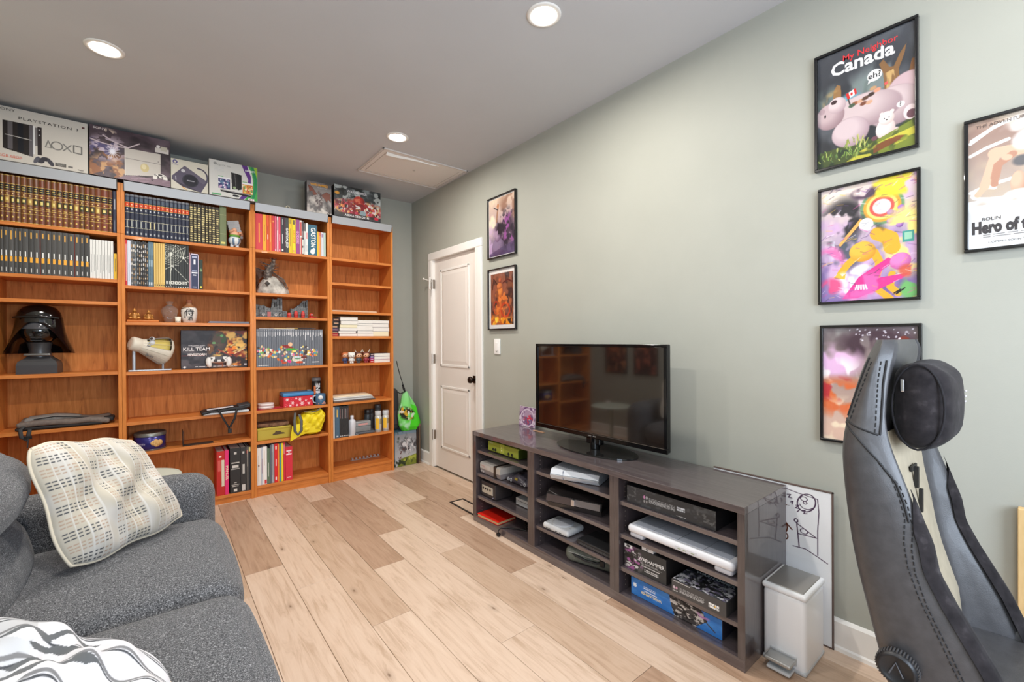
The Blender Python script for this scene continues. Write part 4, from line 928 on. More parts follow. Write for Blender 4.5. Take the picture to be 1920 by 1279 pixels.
stack(1.659, .160, [.046, .040, .036, .030], [(110, 90, 70), (150, 150, 150), (90, 60, 60), (120, 120, 126)], 'against the outer side panel', {0: CREAM}, 1)
z = 1.287
for i, (h_, c) in enumerate(((.026, (176, 34, 44)), (.022, (62, 40, 44)), (.022, (92, 66, 104)), (.032, (44, 36, 30)), (.034, (30, 28, 30)), (.030, (70, 40, 34)))):
    t = thing('paperback', 'dark paperback with coloured spine out, %s from the bottom near the divider' % nth(i), 'book', (1.238 + (.01 if i > 3 else 0), YS + .03, z + .0006), group='dark paperbacks spine out')
    MB().bx(-.030, .030, 0, .11, 0, h_ - .001, .002).build('cover', K(c, .4), t); MB().box(-.02, .02, -.0006, 0, h_ * .3, h_ * .6).build('spine_print', K((190, 150, 120)), t); z += h_
z = 1.039
for i, (h_, c) in enumerate(((.030, (196, 40, 60)), (.028, (90, 60, 130)), (.030, (60, 56, 66)))):
    flat_book(1.669, z, .152, h_ - .0006, .13, c, 'white-edged paperback, %s from the bottom beside the toy figures' % nth(i), 'paperbacks beside the toy figures'); z += h_
z = 1.039
for i, (h_, c) in enumerate(((.022, (186, 34, 52)), (.020, (150, 40, 110)), (.022, (70, 48, 120)), (.020, (28, 26, 30)))):
    t = thing('paperback', 'narrow bright spined paperback, %s from the bottom behind the horned figures' % nth(i), 'book', (1.577, YS + .035, z + .0006), group='narrow paperbacks by the toy figures')
    MB().bx(-.021, .021, 0, .11, 0, h_ - .001, .002).build('cover', K(c, .4), t); MB().box(-.012, .012, -.0006, 0, h_ * .35, h_ * .6).build('spine_print', K((220, 190, 200)), t); z += h_

# ================================================================ boxes on top of the bookcases
def carton(name, label, x0, x1, y0, y1, z0, z1, art, side, cat='box', group='boxes on top of the bookcases', front=True, mat=PRINT, topc=None):
    """cardboard box with a printed front face; returns the thing (origin front bottom centre)"""
    t = thing(name, label, cat, ((x0 + x1) / 2, y0, z0), group=group)
    w_, h, d = x1 - x0, z1 - z0, y1 - y0
    MB().bx(-w_ / 2, w_ / 2, 0, d, 0, h, .002).build('carton', K(side), t)
    if art is not None: panel('front_print', art, TF((0, -.0009, h / 2), *FRONT), w_ * .992, h * .99, t, mat)
    MB().box(-w_ / 2 - .0003, w_ / 2 + .0003, d * .48, d * .5, h - .0002, h + .0004).build('lid_flap', K(side), t)
    return t
def tx(t, s, size, col, x, z, y=-.0020, **kw): return text(s, size, K(col), t, TF((x, y, z), *FRONT), **kw)
def pad_art(a, u, v, r, body, dark):
    """a game controller print"""
    k = r / a.a
    for sx in (-1, 1): a.ell(u + sx * k * .72, v + r * .28, k * .34, r * .62, body, -sx * .25)
    a.ell(u, v - r * .05, k * .95, r * .42, body); a.rect(u - k * .3, v - r * .36, u + k * .3, v - r * .05, dark)
    for sx in (-1, 1): a.ell(u + sx * k * .32, v + r * .18, k * .15, r * .15, dark)
    for dx, dy in ((0, -.14), (0, .14), (-.14, 0), (.14, 0)): a.ell(u - k * .72 + k * dx, v - r * .1 + r * dy, k * .08, r * .08, dark); a.ell(u + k * .72 + k * dx, v - r * .1 + r * dy, k * .07, r * .07, dark)
ZT = 2.3525
# white console carton
a = Art(240, 150, (206, 202, 192), .405 / .335)
a.vgrad((208, 204, 196), (202, 196, 186))
a.poly([(.09, .26), (.40, .26), (.40, .86), (.09, .78)], (36, 30, 28)); a.rect(.14, .27, .19, .77, (110, 106, 110), .8); a.rect(.24, .27, .30, .80, (18, 20, 28)); a.rect(.36, .27, .40, .85, (96, 92, 96)); a.rect(.42, .29, .445, .63, (120, 116, 116)); a.rect(.40, .26, .415, .80, (222, 222, 222)); a.rect(.445, .27, .49, .80, (44, 36, 36)); a.line([(.12, .52), (.38, .545)], .006, (200, 196, 190)); a.ell(.467, .32, .008, .01, (210, 210, 210)); a.ell(.467, .42, .008, .01, (210, 210, 210))
G = (122, 120, 116)
a.line([(.53, .62), (.595, .62), (.56, .49), (.53, .62)], .008, G); a.ring(.655, .56, .06, .075, .010, G); a.line([(.725, .50), (.81, .63)], .010, G); a.line([(.81, .50), (.725, .63)], .010, G); a.line([(.84, .49), (.93, .50), (.93, .64), (.84, .63), (.84, .49)], .010, (104, 102, 98))
a.ell(.47, .90, .05, .05, (56, 54, 62), .4); a.ell(.53, .86, .05, .04, (50, 48, 56)); a.ell(.585, .91, .028, .07, (62, 60, 68), -.5); a.ell(.435, .90, .025, .075, (84, 84, 94), .4)
a.rect(.635, .885, .755, .955, (86, 82, 78)); a.lines(.65, .74, .895, .945, 2, (150, 148, 142)); a.rect(.775, .915, .83, .945, (110, 106, 102)); a.line([(.89, .955), (.92, .965), (.945, .96)], .008, (110, 104, 100)); a.rect(.935, .09, .965, .12, (90, 50, 50)); a.lines(.07, .27, .925, .95, 1, (206, 130, 110)); a.lines(.02, .055, .9, .96, 1, (206, 120, 100))
t = carton('console_carton', 'white game console carton with shape symbols on top of the bookcase', -.757, -.347, 3.992, 4.20, ZT, 2.680, a, (196, 190, 180))
tx(t, 'PLAYSTATION 3', .0235, (58, 52, 48), .030, .270, sx=1.36, space=1.18, bold=.006); tx(t, 'SONY', .022, (70, 62, 58), -.152, .308, sx=1.3); tx(t, '40GB 80GB', .022, (206, 110, 90), -.140, .028, bold=0)
# purple brown console carton
a = Art(240, 170, (74, 60, 68), .428 / .345)
a.cloud((104, 88, 98), 4, 4, 3, .4, .7); a.cloud((46, 36, 42), 5, 5, 9, .5, .7)
a.cloud((150, 96, 60), 8, 7, 21, .48, .6, .95, a.em(.16, .78, .34, .32, 0, .6)); a.cloud((206, 160, 110), 12, 10, 22, .54, .62, .9, a.em(.24, .80, .24, .25, 0, .6)); a.cloud((90, 84, 130), 9, 9, 23, .5, .6, .9, a.em(.16, .42, .2, .18, 0, .6)); a.cloud((206, 190, 206), 12, 12, 24, .56, .62, .9, a.em(.22, .42, .22, .24, 0, .7))
for i in range(14):
    an = i * .45; a.line([(.27, .47), (.27 + .09 * math.cos(an), .47 + .15 * math.sin(an))], .005, (226, 220, 232), .8)
a.ell(.27, .47, .04, .06, (240, 240, 250), 0, .8)
for p in ([(.02, .29), (.15, .33), (.32, .35), (.46, .33), (.60, .20)], [(.16, .17), (.28, .26), (.46, .33)]): a.line(p, .011, (206, 190, 196))
a.cloud((220, 200, 180), 10, 6, 31, .55, .6, .8, a.em(.2, .1, .12, .08, 0, .5))
a.poly([(.42, .34), (.87, .33), (.87, .80), (.42, .90)], (196, 190, 182)); a.line([(.42, .545), (.87, .545)], .005, (110, 104, 102)); a.line([(.42, .34), (.42, .9)], .006, (220, 214, 206)); a.ell(.665, .68, .055, .09, (196, 180, 130)); a.ell(.655, .66, .03, .05, (214, 202, 160)); a.ell(.84, .50, .008, .012, (120, 110, 110))
pad_art(a, .865, .80, .11, (226, 222, 216), (52, 48, 52))
a.rect(.80, .20, .98, .30, (206, 200, 196)); a.rect(.87, .16, .96, .25, (190, 184, 170)); a.ell(.84, .17, .025, .03, (226, 222, 222)); a.poly([(.30, 1), (.45, .90), (1, .86), (1, 1)], (128, 106, 118)); a.strokes(16, .45, 1, .9, 1, .12, .004, [(156, 130, 146)], 4, (-.5, -.2)); a.poly([(.74, .905), (.78, .90), (.76, .93)], (60, 50, 56))
t = carton('console_carton', 'purple brown game console carton with white console picture', -.341, .081, 3.988, 4.19, ZT, 2.684, a, (52, 42, 46))
tx(t, 'SONY', .019, (226, 216, 214), -.16, .314, sx=1.3, bold=.01)
# white cube console carton
a = Art(150, 150, (204, 200, 186), .225 / .235)
q = [(.50, .12), (.98, .60), (.72, .98), (.16, .74), (.02, .56)]
a.poly([(.36, .18), (.99, .60), (.80, 1.0), (.02, .70), (.03, .58)], (84, 78, 96)); a.poly([(.36, .18), (.99, .60), (.86, .70), (.25, .34)], (98, 92, 108)); a.poly([(.02, .70), (.80, 1), (.78, 1), (.30, .90)], (60, 54, 70))
a.ell(.51, .66, .215, .215, (34, 34, 44)); a.ring(.51, .66, .2, .2, .006, (60, 60, 72)); a.rect(.42, .645, .62, .68, (150, 150, 160)); a.ell(.32, .36, .055, .055, (190, 190, 194)); a.ring(.70, .52, .27, .33, .022, (78, 74, 90), .3, 1, -1.9, .1); a.line([(.12, .58), (.13, .70)], .012, (170, 168, 178)); a.poly([(.28, .88), (.40, .96), (.42, 1), (.30, .93)], (206, 150, 70)); a.ring(.11, .10, .05, .05, .014, (70, 66, 130)); a.lines(.03, .19, .19, .215, 1, (110, 104, 150))
t = carton('console_carton', 'small white carton with a tilted purple console picture', .083, .304, 3.992, 4.18, ZT, 2.569, a, (198, 194, 182))
# white and green console carton
a = Art(200, 180, (206, 206, 202), .325 / .287)
a.poly([(.66, .0), (.78, .0), (.86, .30), (.86, .55), (.78, .90), (.70, 1.0), (.60, 1), (.78, .70), (.80, .40)], (92, 50, 130)); a.poly([(.80, 0), (1, 0), (1, 1), (.72, 1), (.86, .75), (.91, .45), (.88, .2)], (70, 158, 76)); a.poly([(.86, 0), (.92, 0), (.985, .35), (.985, .65), (.94, .9), (.86, 1), (.92, .7), (.93, .35)], (36, 130, 84)); a.poly([(.92, 0), (1, 0), (1, .35)], (150, 184, 60))
a.poly([(.44, .27), (.66, .30), (.66, .72), (.46, .76)], (40, 38, 40)); a.poly([(.57, .29), (.66, .30), (.66, .72), (.58, .76)], (28, 28, 30)); a.ell(.51, .70, .03, .035, (150, 170, 130)); a.line([(.52, .32), (.54, .72)], .004, (120, 120, 120))
for (u0, v0, u1, v1, cc, sd) in ((.18, .45, .42, .78, [(60, 60, 110), (190, 160, 190), (226, 226, 236), (90, 120, 150)], 3), (.68, .50, .90, .82, [(206, 130, 60), (220, 190, 90), (180, 60, 50), (110, 150, 90), (240, 220, 190)], 5)):
    a.rect(u0, v0, u1, v1, cc[0]); a.speck(60, u0 + .02, u1 - .02, v0 + .08, v1 - .02, .012, .03, cc, sd); a.rect(u0, v0, u1, v0 + .05, (226, 226, 230)); a.rect(u0 + .15 * 0, v0 - .02, u0 + .1, v0, (90, 160, 90))
a.poly([(.22, .81), (.86, .83), (.85, .90), (.23, .87)], (30, 28, 30)); a.line([(.23, .82), (.86, .845)], .006, (180, 176, 178)); a.ell(.54, .93, .07, .03, (34, 32, 34)); a.ell(.12, .10, .035, .04, (150, 152, 150)); a.lines(.10, .3, .17, .32, 4, (196, 198, 198)); a.rect(.05, .94, .24, .985, (90, 160, 110)); a.rect(.80, .945, .93, 1, (236, 226, 230)); a.ell(.84, .97, .015, .015, (160, 30, 50)); a.ell(.89, .97, .015, .015, (160, 30, 50))
t = carton('console_carton', 'white carton with green and purple swoosh on top of the bookcase', .309, .626, 3.985, 4.19, ZT, 2.620, a, (186, 184, 180))
tx(t, 'XBOX 360', .020, (150, 150, 148), -.065, .233, sx=1.0); tx(t, 'KINECT', .019, (246, 246, 246), .108, .228, sx=1.0, bold=.02)
# dark fantasy game boxes
a = Art(130, 150, (120, 112, 108), .215 / .275)
a.vgrad((110, 106, 106), (190, 182, 174)); a.cloud((84, 80, 80), 4, 4, 3, .5, .65); a.cloud((220, 214, 206), 3, 3, 8, .45, .6, .9, a.em(.32, .88, .4, .3, 0, .8))
for p in ([(.42, .40), (.20, .18), (.06, .14), (.12, .34), (.22, .30), (.26, .44), (.36, .42)], [(.55, .42), (.78, .28), (.95, .32), (.97, .58), (.86, .50), (.80, .60), (.68, .48)]): a.poly(p, (120, 66, 50)); a.line(p, .006, (80, 40, 34))
a.cloud((70, 56, 58), 9, 9, 14, .4, .5, .95, a.em(.48, .58, .16, .28, 0, .4)); a.cloud((160, 150, 150), 12, 12, 15, .55, .6, .7, a.em(.48, .55, .14, .25, 0, .4)); a.cloud((60, 52, 48), 12, 12, 16, .5, .56, 1, a.em(.84, .88, .12, .14, 0, .4)); a.ell(.48, .34, .05, .05, (110, 90, 84))
t = carton('game_box', 'grey boxed game with winged creature picture above the comics bookcase', 1.000, 1.204, 4.022, 4.09, ZT, 2.622, a, (36, 34, 36), group='boxed games on top of the bookcases')
tx(t, 'WARHAMMER', .030, (226, 160, 40), 0, .243, bold=.02, sx=.76); tx(t, 'THE OLD WORLD', .010, (200, 200, 200), .02, .222)
a = Art(240, 150, (54, 58, 60), .43 / .275)
a.cloud((120, 128, 130), 6, 5, 3, .45, .65); a.cloud((30, 34, 34), 7, 6, 7, .5, .65); a.cloud((200, 206, 204), 9, 7, 8, .58, .66, .7)
mk = a.em(.5, .68, .55, .26, 0, .5)
for sd, c in ((31, (160, 40, 44)), (32, (206, 190, 170)), (33, (34, 34, 38)), (34, (206, 90, 60)), (35, (220, 160, 80)), (36, (180, 50, 80)), (37, (210, 210, 206)), (38, (120, 30, 34))): a.cloud(c, 16, 10, sd, .54, .58, .9, mk)
a.ball(.52, .42, .12, .16, (170, 50, 40), (90, 26, 26)); a.cloud((206, 120, 90), 16, 12, 39, .56, .62, .8, a.em(.52, .42, .13, .17)); a.line([(.57, .45), (.80, .66)], .025, (160, 44, 44)); a.ell(.60, .80, .07, .09, (130, 150, 156)); a.rect(0, .86, 1, 1, (40, 40, 42), .75); a.ell(.90, .90, .05, .05, (190, 40, 60)); a.ell(.06, .26, .05, .05, (214, 150, 50), 0, .6)
t = carton('game_box', 'dark boxed game with red armoured crowd picture near the corner', 1.218, 1.642, 3.995, 4.085, ZT, 2.631, a, (28, 28, 30), group='boxed games on top of the bookcases')
tx(t, 'WARHAMMER', .031, (206, 206, 210), -.01, .235, bold=.02, sx=.92); tx(t, '40,000', .010, (190, 190, 196), -.005, .213); tx(t, 'ARMAGEDDON', .027, (226, 226, 226), -.010, .020, bold=.02, space=1.25)
# small cream loop of cable on the bookcase top
tag(MB().tube([(-.02, 0, .0), (-.018, .0, .03), (-.005, 0, .042), (.008, .0, .034), (.016, .01, .0)], .004, 6).build('cable_loop', K((206, 196, 170)), None, (.865, 4.06, 2.342)), 'small cream cable loop on top of the comics bookcase', 'cable')

# ================================================================ helmet bust (generic) and bag
hz = Z1[3]
hb = thing('display_helmet', 'glossy black display helmet with flared neck guard on a grey pedestal', 'helmet', (-.594, 4.148, hz + .0006), (0, 0, -.06))
GB = M('helmet_black', (14, 14, 15), .12, coat=.6); GS = M('helmet_grey', (66, 66, 68), .3, .2)
b = MB()
prof = [(.004, .445), (.04, .441), (.075, .425), (.098, .395), (.108, .355), (.113, .31), (.121, .26), (.136, .205), (.154, .160), (.164, .128)]
rs = []
for (r, z) in prof:
    ring = []
    for j in range(33):
        a_ = -PI / 2 + (.16 + .84 * min(1, max(0, (.40 - z) / .12)) * .0) + (j / 32) * 2 * PI
        dep = .9 if z > .36 else .9
        front = math.sin(a_) < -.55
        lift = 0.0
        if z < .33:
            fr = max(0, -math.sin(a_) - .35) / .65; lift = fr * (.33 - z) * 1.0
        rr = r if z > .33 else r - max(0, -math.sin(a_) - .35) / .65 * (r - .105) * .9
        ring.append((rr * math.cos(a_), rr * math.sin(a_) * dep, z + lift))
    rs.append(ring)
b.rings(rs, 0, True, False, close=False).build('helmet_shell', GB, hb)
MB().tube([(.0, -.1 * math.cos(t) * .93, .33 + .106 * math.sin(t)) for t in [i * PI / 16 for i in range(1, 14)]], .009, 8, flat=.6).build('crest_ridge', GB, hb)
MB().tube([(.108 * math.cos(t), -.100 + .03 * math.cos(t) ** 2, .352 + .012 * math.sin(t)) for t in [.35 + (PI - .7) * i / 16 - 0 for i in range(17)]], .007, 8).build('brow_ridge', GB, hb)
MB().ell((0, -.012, .275), (.092, .092, .085), 28, 16).build('face_shield', GB, hb)
MB().rings([[(.094 * math.cos(t) * k, -.012 + .094 * math.sin(t) * k, z) for t in [PI + .35 + (PI - .7) * i / 20 for i in range(21)]] for z, k in ((.285, 1.0), (.300, .985), (.318, .90), (.326, .84))], caps=False, close=False).build('visor_band', M('smoked_lens', (70, 70, 74), .12), hb)
for i in range(5): MB().bx(-.026, .026, -.099 + .004 * i, -.085 + .004 * i, .250 - i * .010, .254 - i * .010, .001).build('vent_bar', GS, hb)
MB().lathe([(.055, .105), (.05, .15), (.06, .20)], 20).build('neck', GS, hb)
b = MB(); b.rings([[(x, y, z) for x, y in ((-w_, -d), (w_, -d), (w_, d), (-w_, d))] for w_, d, z in ((.092, .072, 0), (.092, .072, .055), (.086, .066, .078), (.06, .05, .098), (.05, .04, .112))], sm=False)
b.build('pedestal', M('pedestal_grey', (62, 62, 64), .42), hb)
MB().rbox((0, -.06, .122), (.06, .012, .008), .006, 2, 1).build('name_plate', M('plate_steel', (130, 128, 124), .3, .7), hb)
# grey folded backpack
bp = thing('backpack', 'flat grey brown backpack lying on the shelf below the helmet', 'bag', (-.47, 4.13, Z1[4] + .0006))
BPG = texmat('bag_taupe', [(0.3, (104, 94, 88)), (0.7, (124, 112, 104))], nscale=60, rough=.8); BPB = K((34, 32, 32), .7)
MB().rbox((0, 0, .040), (.215, .10, .018), .016, 3, 5, fn=lambda p, q: [p[0], p[1], p[2] - .012 * max(0, q[0]) + .006 * math.sin(q[0] * 7 + q[1] * 2)]).build('main_body', BPG, bp)
MB().rbox((-.02, 0, .012), (.20, .095, .011), .010, 3, 4).build('underside', BPB, bp)
MB().rbox((-.06, .01, .060), (.13, .08, .022), .020, 3, 4, fn=lambda p, q: [p[0], p[1], p[2] - .022 * max(0, q[0]) ** 1.3 - .01 * max(0, -q[0])]).build('pocket', texmat('bag_grey', [(0.3, (120, 118, 116)), (0.7, (140, 136, 132))], nscale=50, rough=.8), bp)
MB().tube([(-.14, -.075, .066), (-.05, -.085, .076), (.05, -.08, .062), (.16, -.07, .045)], .004, 6).build('zip_piping', BPB, bp)
MB().rbox((.205, -.02, .030), (.03, .06, .016), .012, 2, 2).build('top_handle', BPB, bp)
MB().tube([(-.18, -.095, .03), (-.19, -.13, .016), (-.185, -.135, -.03), (-.165, -.134, -.05), (-.155, -.134, -.02), (-.15, -.13, .014)], .010, 6, flat=.25).tube([(-.155, -.128, -.03), (-.16, -.132, -.10)], .014, 6, flat=.2).build('strap', K((60, 60, 62), .8), bp)
MB().bx(-.175, -.140, -.140, -.128, -.045, -.025, .003).build('buckle', BLACKM, bp)

# ================================================================ wide bookcase, small things
zs = Z2[2] + .0006
GOLDM = texmat('old_gold', [(0.3, (150, 96, 44)), (0.7, (206, 150, 80))], nscale=30, rough=.35)
MATS['old_gold'].node_tree.nodes['Principled BSDF'].inputs['Metallic'].default_value = .5
tag(MB().rbox((0, 0, .008), (.088, .05, .008), .006, 2, 1).build('wooden_tray', OAK_S, None, (-.078, 4.10, zs)), 'small wooden tray under the two gold seated figurines', 'tray')
for x, lab, k in ((-.125, 'larger gold seated figurine on the small tray', 1.0), (-.048, 'smaller gold seated figurine on the small tray', .86)):
    t = thing('seated_figurine', lab, 'figurine', (x, 4.09, zs + .0168), group='gold seated figurines')
    MB().ell((0, 0, .010 * k), (.032 * k, .024 * k, .0105 * k), 18, 8).ell((-.022 * k, -.012, .013 * k), (.014 * k, .012 * k, .010 * k), 12, 6).ell((.022 * k, -.012, .013 * k), (.014 * k, .012 * k, .010 * k), 12, 6).build('crossed_legs', GOLDM, t)
    MB().lathe([(.023 * k, .008 * k), (.025 * k, .022 * k), (.021 * k, .036 * k), (.022 * k, .044 * k), (.012 * k, .052 * k), (.007 * k, .055 * k)], 18, sy=.8).build('torso', GOLDM, t)
    for s in (-1, 1): MB().tube([(s * .021 * k, 0, .044 * k), (s * .027 * k, -.006, .030 * k), (s * .018 * k, -.020 * k, .022 * k)], .006 * k, 8).build('arm', GOLDM, t)
    MB().ell((0, -.001, .064 * k), (.0115 * k, .012 * k, .0135 * k), 14, 10).ell((0, -.0125 * k, .063 * k), (.002, .003, .003), 6, 4).ell((-.0115 * k, 0, .062 * k), (.002, .003, .005), 6, 4).ell((.0115 * k, 0, .062 * k), (.002, .003, .005), 6, 4).build('head', GOLDM, t)
    MB().ell((0, .001, .078 * k), (.005 * k, .005 * k, .006 * k), 10, 6).build('topknot', GOLDM, t)
# glass skull bottle
t = thing('skull_bottle', 'clear glass skull shaped bottle beside the sake bottle', 'bottle', (.072, 4.12, zs))
def sk(p, q): return p
b = MB(); rs = []
for i, (z, rx, ry, yo) in enumerate(((0, .028, .030, 0), (.006, .034, .036, 0), (.025, .035, .037, -.002), (.042, .038, .042, -.003), (.058, .046, .050, 0), (.078, .052, .056, .002), (.098, .050, .055, .003), (.114, .040, .044, .002), (.124, .024, .026, .001), (.130, .017, .017, 0), (.140, .016, .016, 0), (.146, .021, .021, 0), (.158, .021, .021, 0))):
    ring = []
    for j in range(32):
        a_ = 2 * PI * j / 32; x = rx * math.cos(a_); y = yo + ry * math.sin(a_)
        if y < 0 and .05 < z < .10:
            for ex in (-.020, .020):
                d2 = ((x - ex) / .014) ** 2 + ((z - .072) / .016) ** 2; y += .021 * math.exp(-d2)
        if y < 0 and .02 < z < .045: y += .006 * math.exp(-((z - .034) / .006) ** 2) * (abs(x) < .022)
        ring.append((x, y, z))
    rs.append(ring)
b.rings(rs).build('glass_body', M('bottle_glass', (250, 250, 244), .05, trans=.9, ior=1.35), t)
b = MB()
for i in range(6): b.bx(-.017 + i * .0058, -.0125 + i * .0058, -.040, -.034, .028, .038, .001)
b.build('teeth', M('bottle_glass', (240, 240, 232), .06), t)
t = thing('shot_cup', 'small white printed cup between skull bottle and sake bottle', 'cup', (.119, 4.075, zs))
MB().lathe([(.015, 0), (.016, .002), (.019, .044), (.0175, .044), (.0145, .005), (.001, .004)], 20).build('cup_body', K((232, 226, 208), .3), t)
for i in range(3): MB().bx(-.011 + i * .008, -.006 + i * .008, -.0185, -.016, .008, .011, .0006).build('print_mark', K((40, 36, 34)), t)
# sake bottle
t = thing('sake_bottle', 'white ceramic sake bottle with brown neck and black brush characters', 'bottle', (.188, 4.11, zs))
MB().lathe([(.034, 0), (.040, .004), (.047, .04), (.051, .075), (.050, .098), (.042, .116), (.030, .126)], 30).build('bottle_body', K((226, 220, 212), .25), t)
MB().lathe([(.0425, .1165), (.031, .1275), (.020, .138), (.0185, .146), (.021, .152)], 30).build('shoulder', K((150, 104, 72), .35), t)
MB().lathe([(.016, .150), (.018, .154), (.018, .172), (.015, .175)], 20).build('cork', K((172, 104, 74), .7), t)
MB().tube([(-.045, -.02, .108), (-.03, -.036, .112), (.0, -.046, .110), (-.048, -.018, .085)], .0028, 6).build('cord', K((120, 84, 40), .8), t)
text('侍', .058, K((26, 24, 24)), t, TF((.000, -.0525, .074), *FRONT), bold=.01); text('酒', .036, K((26, 24, 24)), t, TF((.004, -.0505, .030), *FRONT), bold=.01)
b = MB()
for i in range(5): b.bx(-.031, -.024, -.047, -.044, .036 + i * .010, .0425 + i * .010, .001)
b.build('small_characters', K((40, 38, 38)), t)
tag(MB().bx(-.135, .135, -.09, .09, 0, .006, .001).bx(-.128, .132, -.088, .09, .0066, .014, .001).build('magazine_pile', K((112, 116, 130), .4), None, (.434, 4.11, zs)), 'slate blue booklets lying flat beside the sake bottle', 'booklet')
# model capsule on stand
zc = Z2[3] + .0006
t = thing('model_capsule', 'cream model space capsule with open window on a grey stand', 'model', (-.045, 4.10, zc))
CR = texmat('capsule_cream', [(0.3, (206, 198, 182)), (0.7, (222, 216, 202))], (1, 1, 1), 12, rough=.5)
ax0, ax1 = Vector((-.100, -.035, .198)), Vector((.095, .055, .135)); dv = (ax1 - ax0); L = dv.length
TC = Matrix.Translation(ax0) @ dv.to_track_quat('Z', 'Y').to_matrix().to_4x4()
MB().lathe([(.001, -.004), (.036, -.004), (.046, .0), (.049, .008), (.049, .045), (.046, .052), (.046, .056)], 32, T=TC).build('nose_cylinder', CR, t)
MB().lathe([(.030, -.0055), (.034, -.0055), (.034, -.004)], 32, T=TC, caps=False).build('nose_ring', K((190, 182, 166), .5), t)
rs = []
cp = [(.046, .056), (.052, .075), (.066, .11), (.082, .15), (.096, .185), (.103, .205), (.100, .22), (.080, .235), (.04, .244), (.004, .246)]
b = MB(); N = 40
for r, z in cp: rs.append([tuple(TC @ Vector((r * math.cos(2 * PI * j / N), r * math.sin(2 * PI * j / N), z))) for j in range(N)])
vs = [p for r_ in rs for p in r_]; fs = []
cam_dir = Vector((-.1, -.75, .65)).normalized()
for i in range(len(cp) - 1):
    for j in range(N):
        k = (j + 1) % N; mid = (Vector(vs[i * N + j]) + Vector(vs[(i + 1) * N + k])) / 2; axp = ax0 + dv * ((mid - ax0).dot(dv) / L / L)
        out = (mid - axp).normalized()
        if 1 <= i <= 4 and out.dot(cam_dir) > .66: continue
        fs.append((i * N + j, i * N + k, (i + 1) * N + k, (i + 1) * N + j))
b.add(vs, fs, 0, True).build('cone_shell', CR, t)
MB().lathe([(.040, .085), (.062, .12), (.082, .17), (.090, .20), (.001, .215)], 28, T=TC).build('cabin_liner', K((196, 178, 96), .6), t)
b = MB()
for j in range(16):
    a_ = 2 * PI * j / 16; p = [TC @ Vector((r * 1.008 * math.cos(a_), r * 1.008 * math.sin(a_), z)) for r, z in cp[:6]]
    out = (p[3] - (ax0 + dv * .5)).normalized()
    if out.dot(cam_dir) < .5: b.tube(p, .0012, 5)
b.build('panel_ribs', K((180, 172, 158), .6), t)
pc = ax0 + dv * .62 + cam_dir * .052
MB().ell(tuple(pc), (.022, .020, .026), 14, 8).ell(tuple(pc + Vector((0, -.006, .034))), (.017, .017, .017), 14, 8).tube([pc + Vector((-.02, -.01, .01)), pc + Vector((-.03, -.02, -.01)), pc + Vector((-.01, -.03, -.012))], .007, 8).build('pilot', K((196, 198, 202), .4), t)
MB().ell(tuple(pc + Vector((-.002, -.016, .036))), (.011, .009, .011), 10, 6).build('visor', K((70, 60, 56), .2), t)
MB().rbox(tuple(pc + Vector((-.035, 0, -.005))), (.012, .012, .02), .004, 2, 1).build('cockpit_panel', K((60, 80, 110), .4), t)
text('Buzz', .026, K((80, 84, 92)), t, TF((.000, -.072, .110), (.8, -.2, -.36), (.3, -.3, .9)), ital=.2, bold=.01)
ST = M('stand_alu', (172, 178, 186), .35, .5)
MB().bx(-.115, .125, -.05, .02, 0, .010, .003).build('stand_base', ST, t)
MB().cyl((-.085, -.02, .008), (-.085, -.02, .150), .010, n=12).build('stand_post', ST, t); MB().cyl((.075, .01, .008), (.075, .01, .052), .007, n=12).build('stand_post', ST, t)
# boxed game on the shelf, with controller
a = Art(240, 160, (60, 56, 60), .432 / .294)
a.cloud((84, 78, 82), 5, 4, 3, .45, .7); a.cloud((40, 36, 40), 6, 5, 9, .5, .7)
fm = a.em(.86, .5, .40, .62, 0, .5)
for sd, c in ((11, (206, 84, 24)), (12, (236, 140, 40)), (13, (120, 40, 20)), (14, (250, 206, 110)), (15, (40, 26, 22))): a.cloud(c, 7, 6, sd, .46, .58, .95, fm)
a.ball(.57, .30, .115, .25, (96, 76, 62), (52, 42, 38)); a.cloud((60, 90, 50), 10, 10, 18, .5, .6, .9, a.em(.57, .22, .1, .15)); a.ell(.60, .14, .025, .035, (110, 180, 110)); a.ell(.48, .33, .03, .03, (120, 170, 110)); a.cloud((40, 34, 32), 10, 10, 19, .5, .56, .9, a.em(.60, .50, .12, .18))
for p in ([(.78, .58), (.98, .42)], [(.74, .42), (.84, .32)], [(.55, .52), (.75, .68)]): a.line(p, .016, (206, 180, 110) if p[0][0] > .6 else (150, 60, 40))
a.line([(.80, .62), (.95, .50)], .008, (250, 236, 180)); a.line([(0, .66), (.34, .66)], .006, (160, 44, 48)); a.lines(.20, .84, .945, .975, 1, (226, 226, 226)); a.poly([(.02, .95), (.05, .93), (.08, .95), (.05, .985)], (230, 230, 230)); a.rect(.95, .90, .99, .95, (200, 200, 200)); a.poly([(.12, .40), (.24, .42), (.36, .40), (.24, .45)], (150, 146, 150))
t = carton('game_box', 'dark boxed game with fiery soldier picture beside the model capsule', .136, .566, 4.125, 4.19, zc, zc + .293, a, (28, 26, 28), group='boxed games on shelves')
tx(t, 'KILL TEAM', .036, (226, 222, 222), -.118, .148, bold=.015, sx=1.0); tx(t, 'HIVESTORM', .024, (240, 230, 226), -.115, .107, bold=.03, sx=.92); tx(t, 'WARHAMMER 40,000', .011, (200, 196, 198), -.118, .176, bold=.01)
t = thing('game_controller', 'white game controller propped against the dark boxed game', 'controller', (.372, 4.085, zc), (-.25, 0, 0))
CW = K((222, 220, 216), .35)
b = MB()
b.rbox((0, 0, .068), (.062, .016, .024), .015, 4, 3)
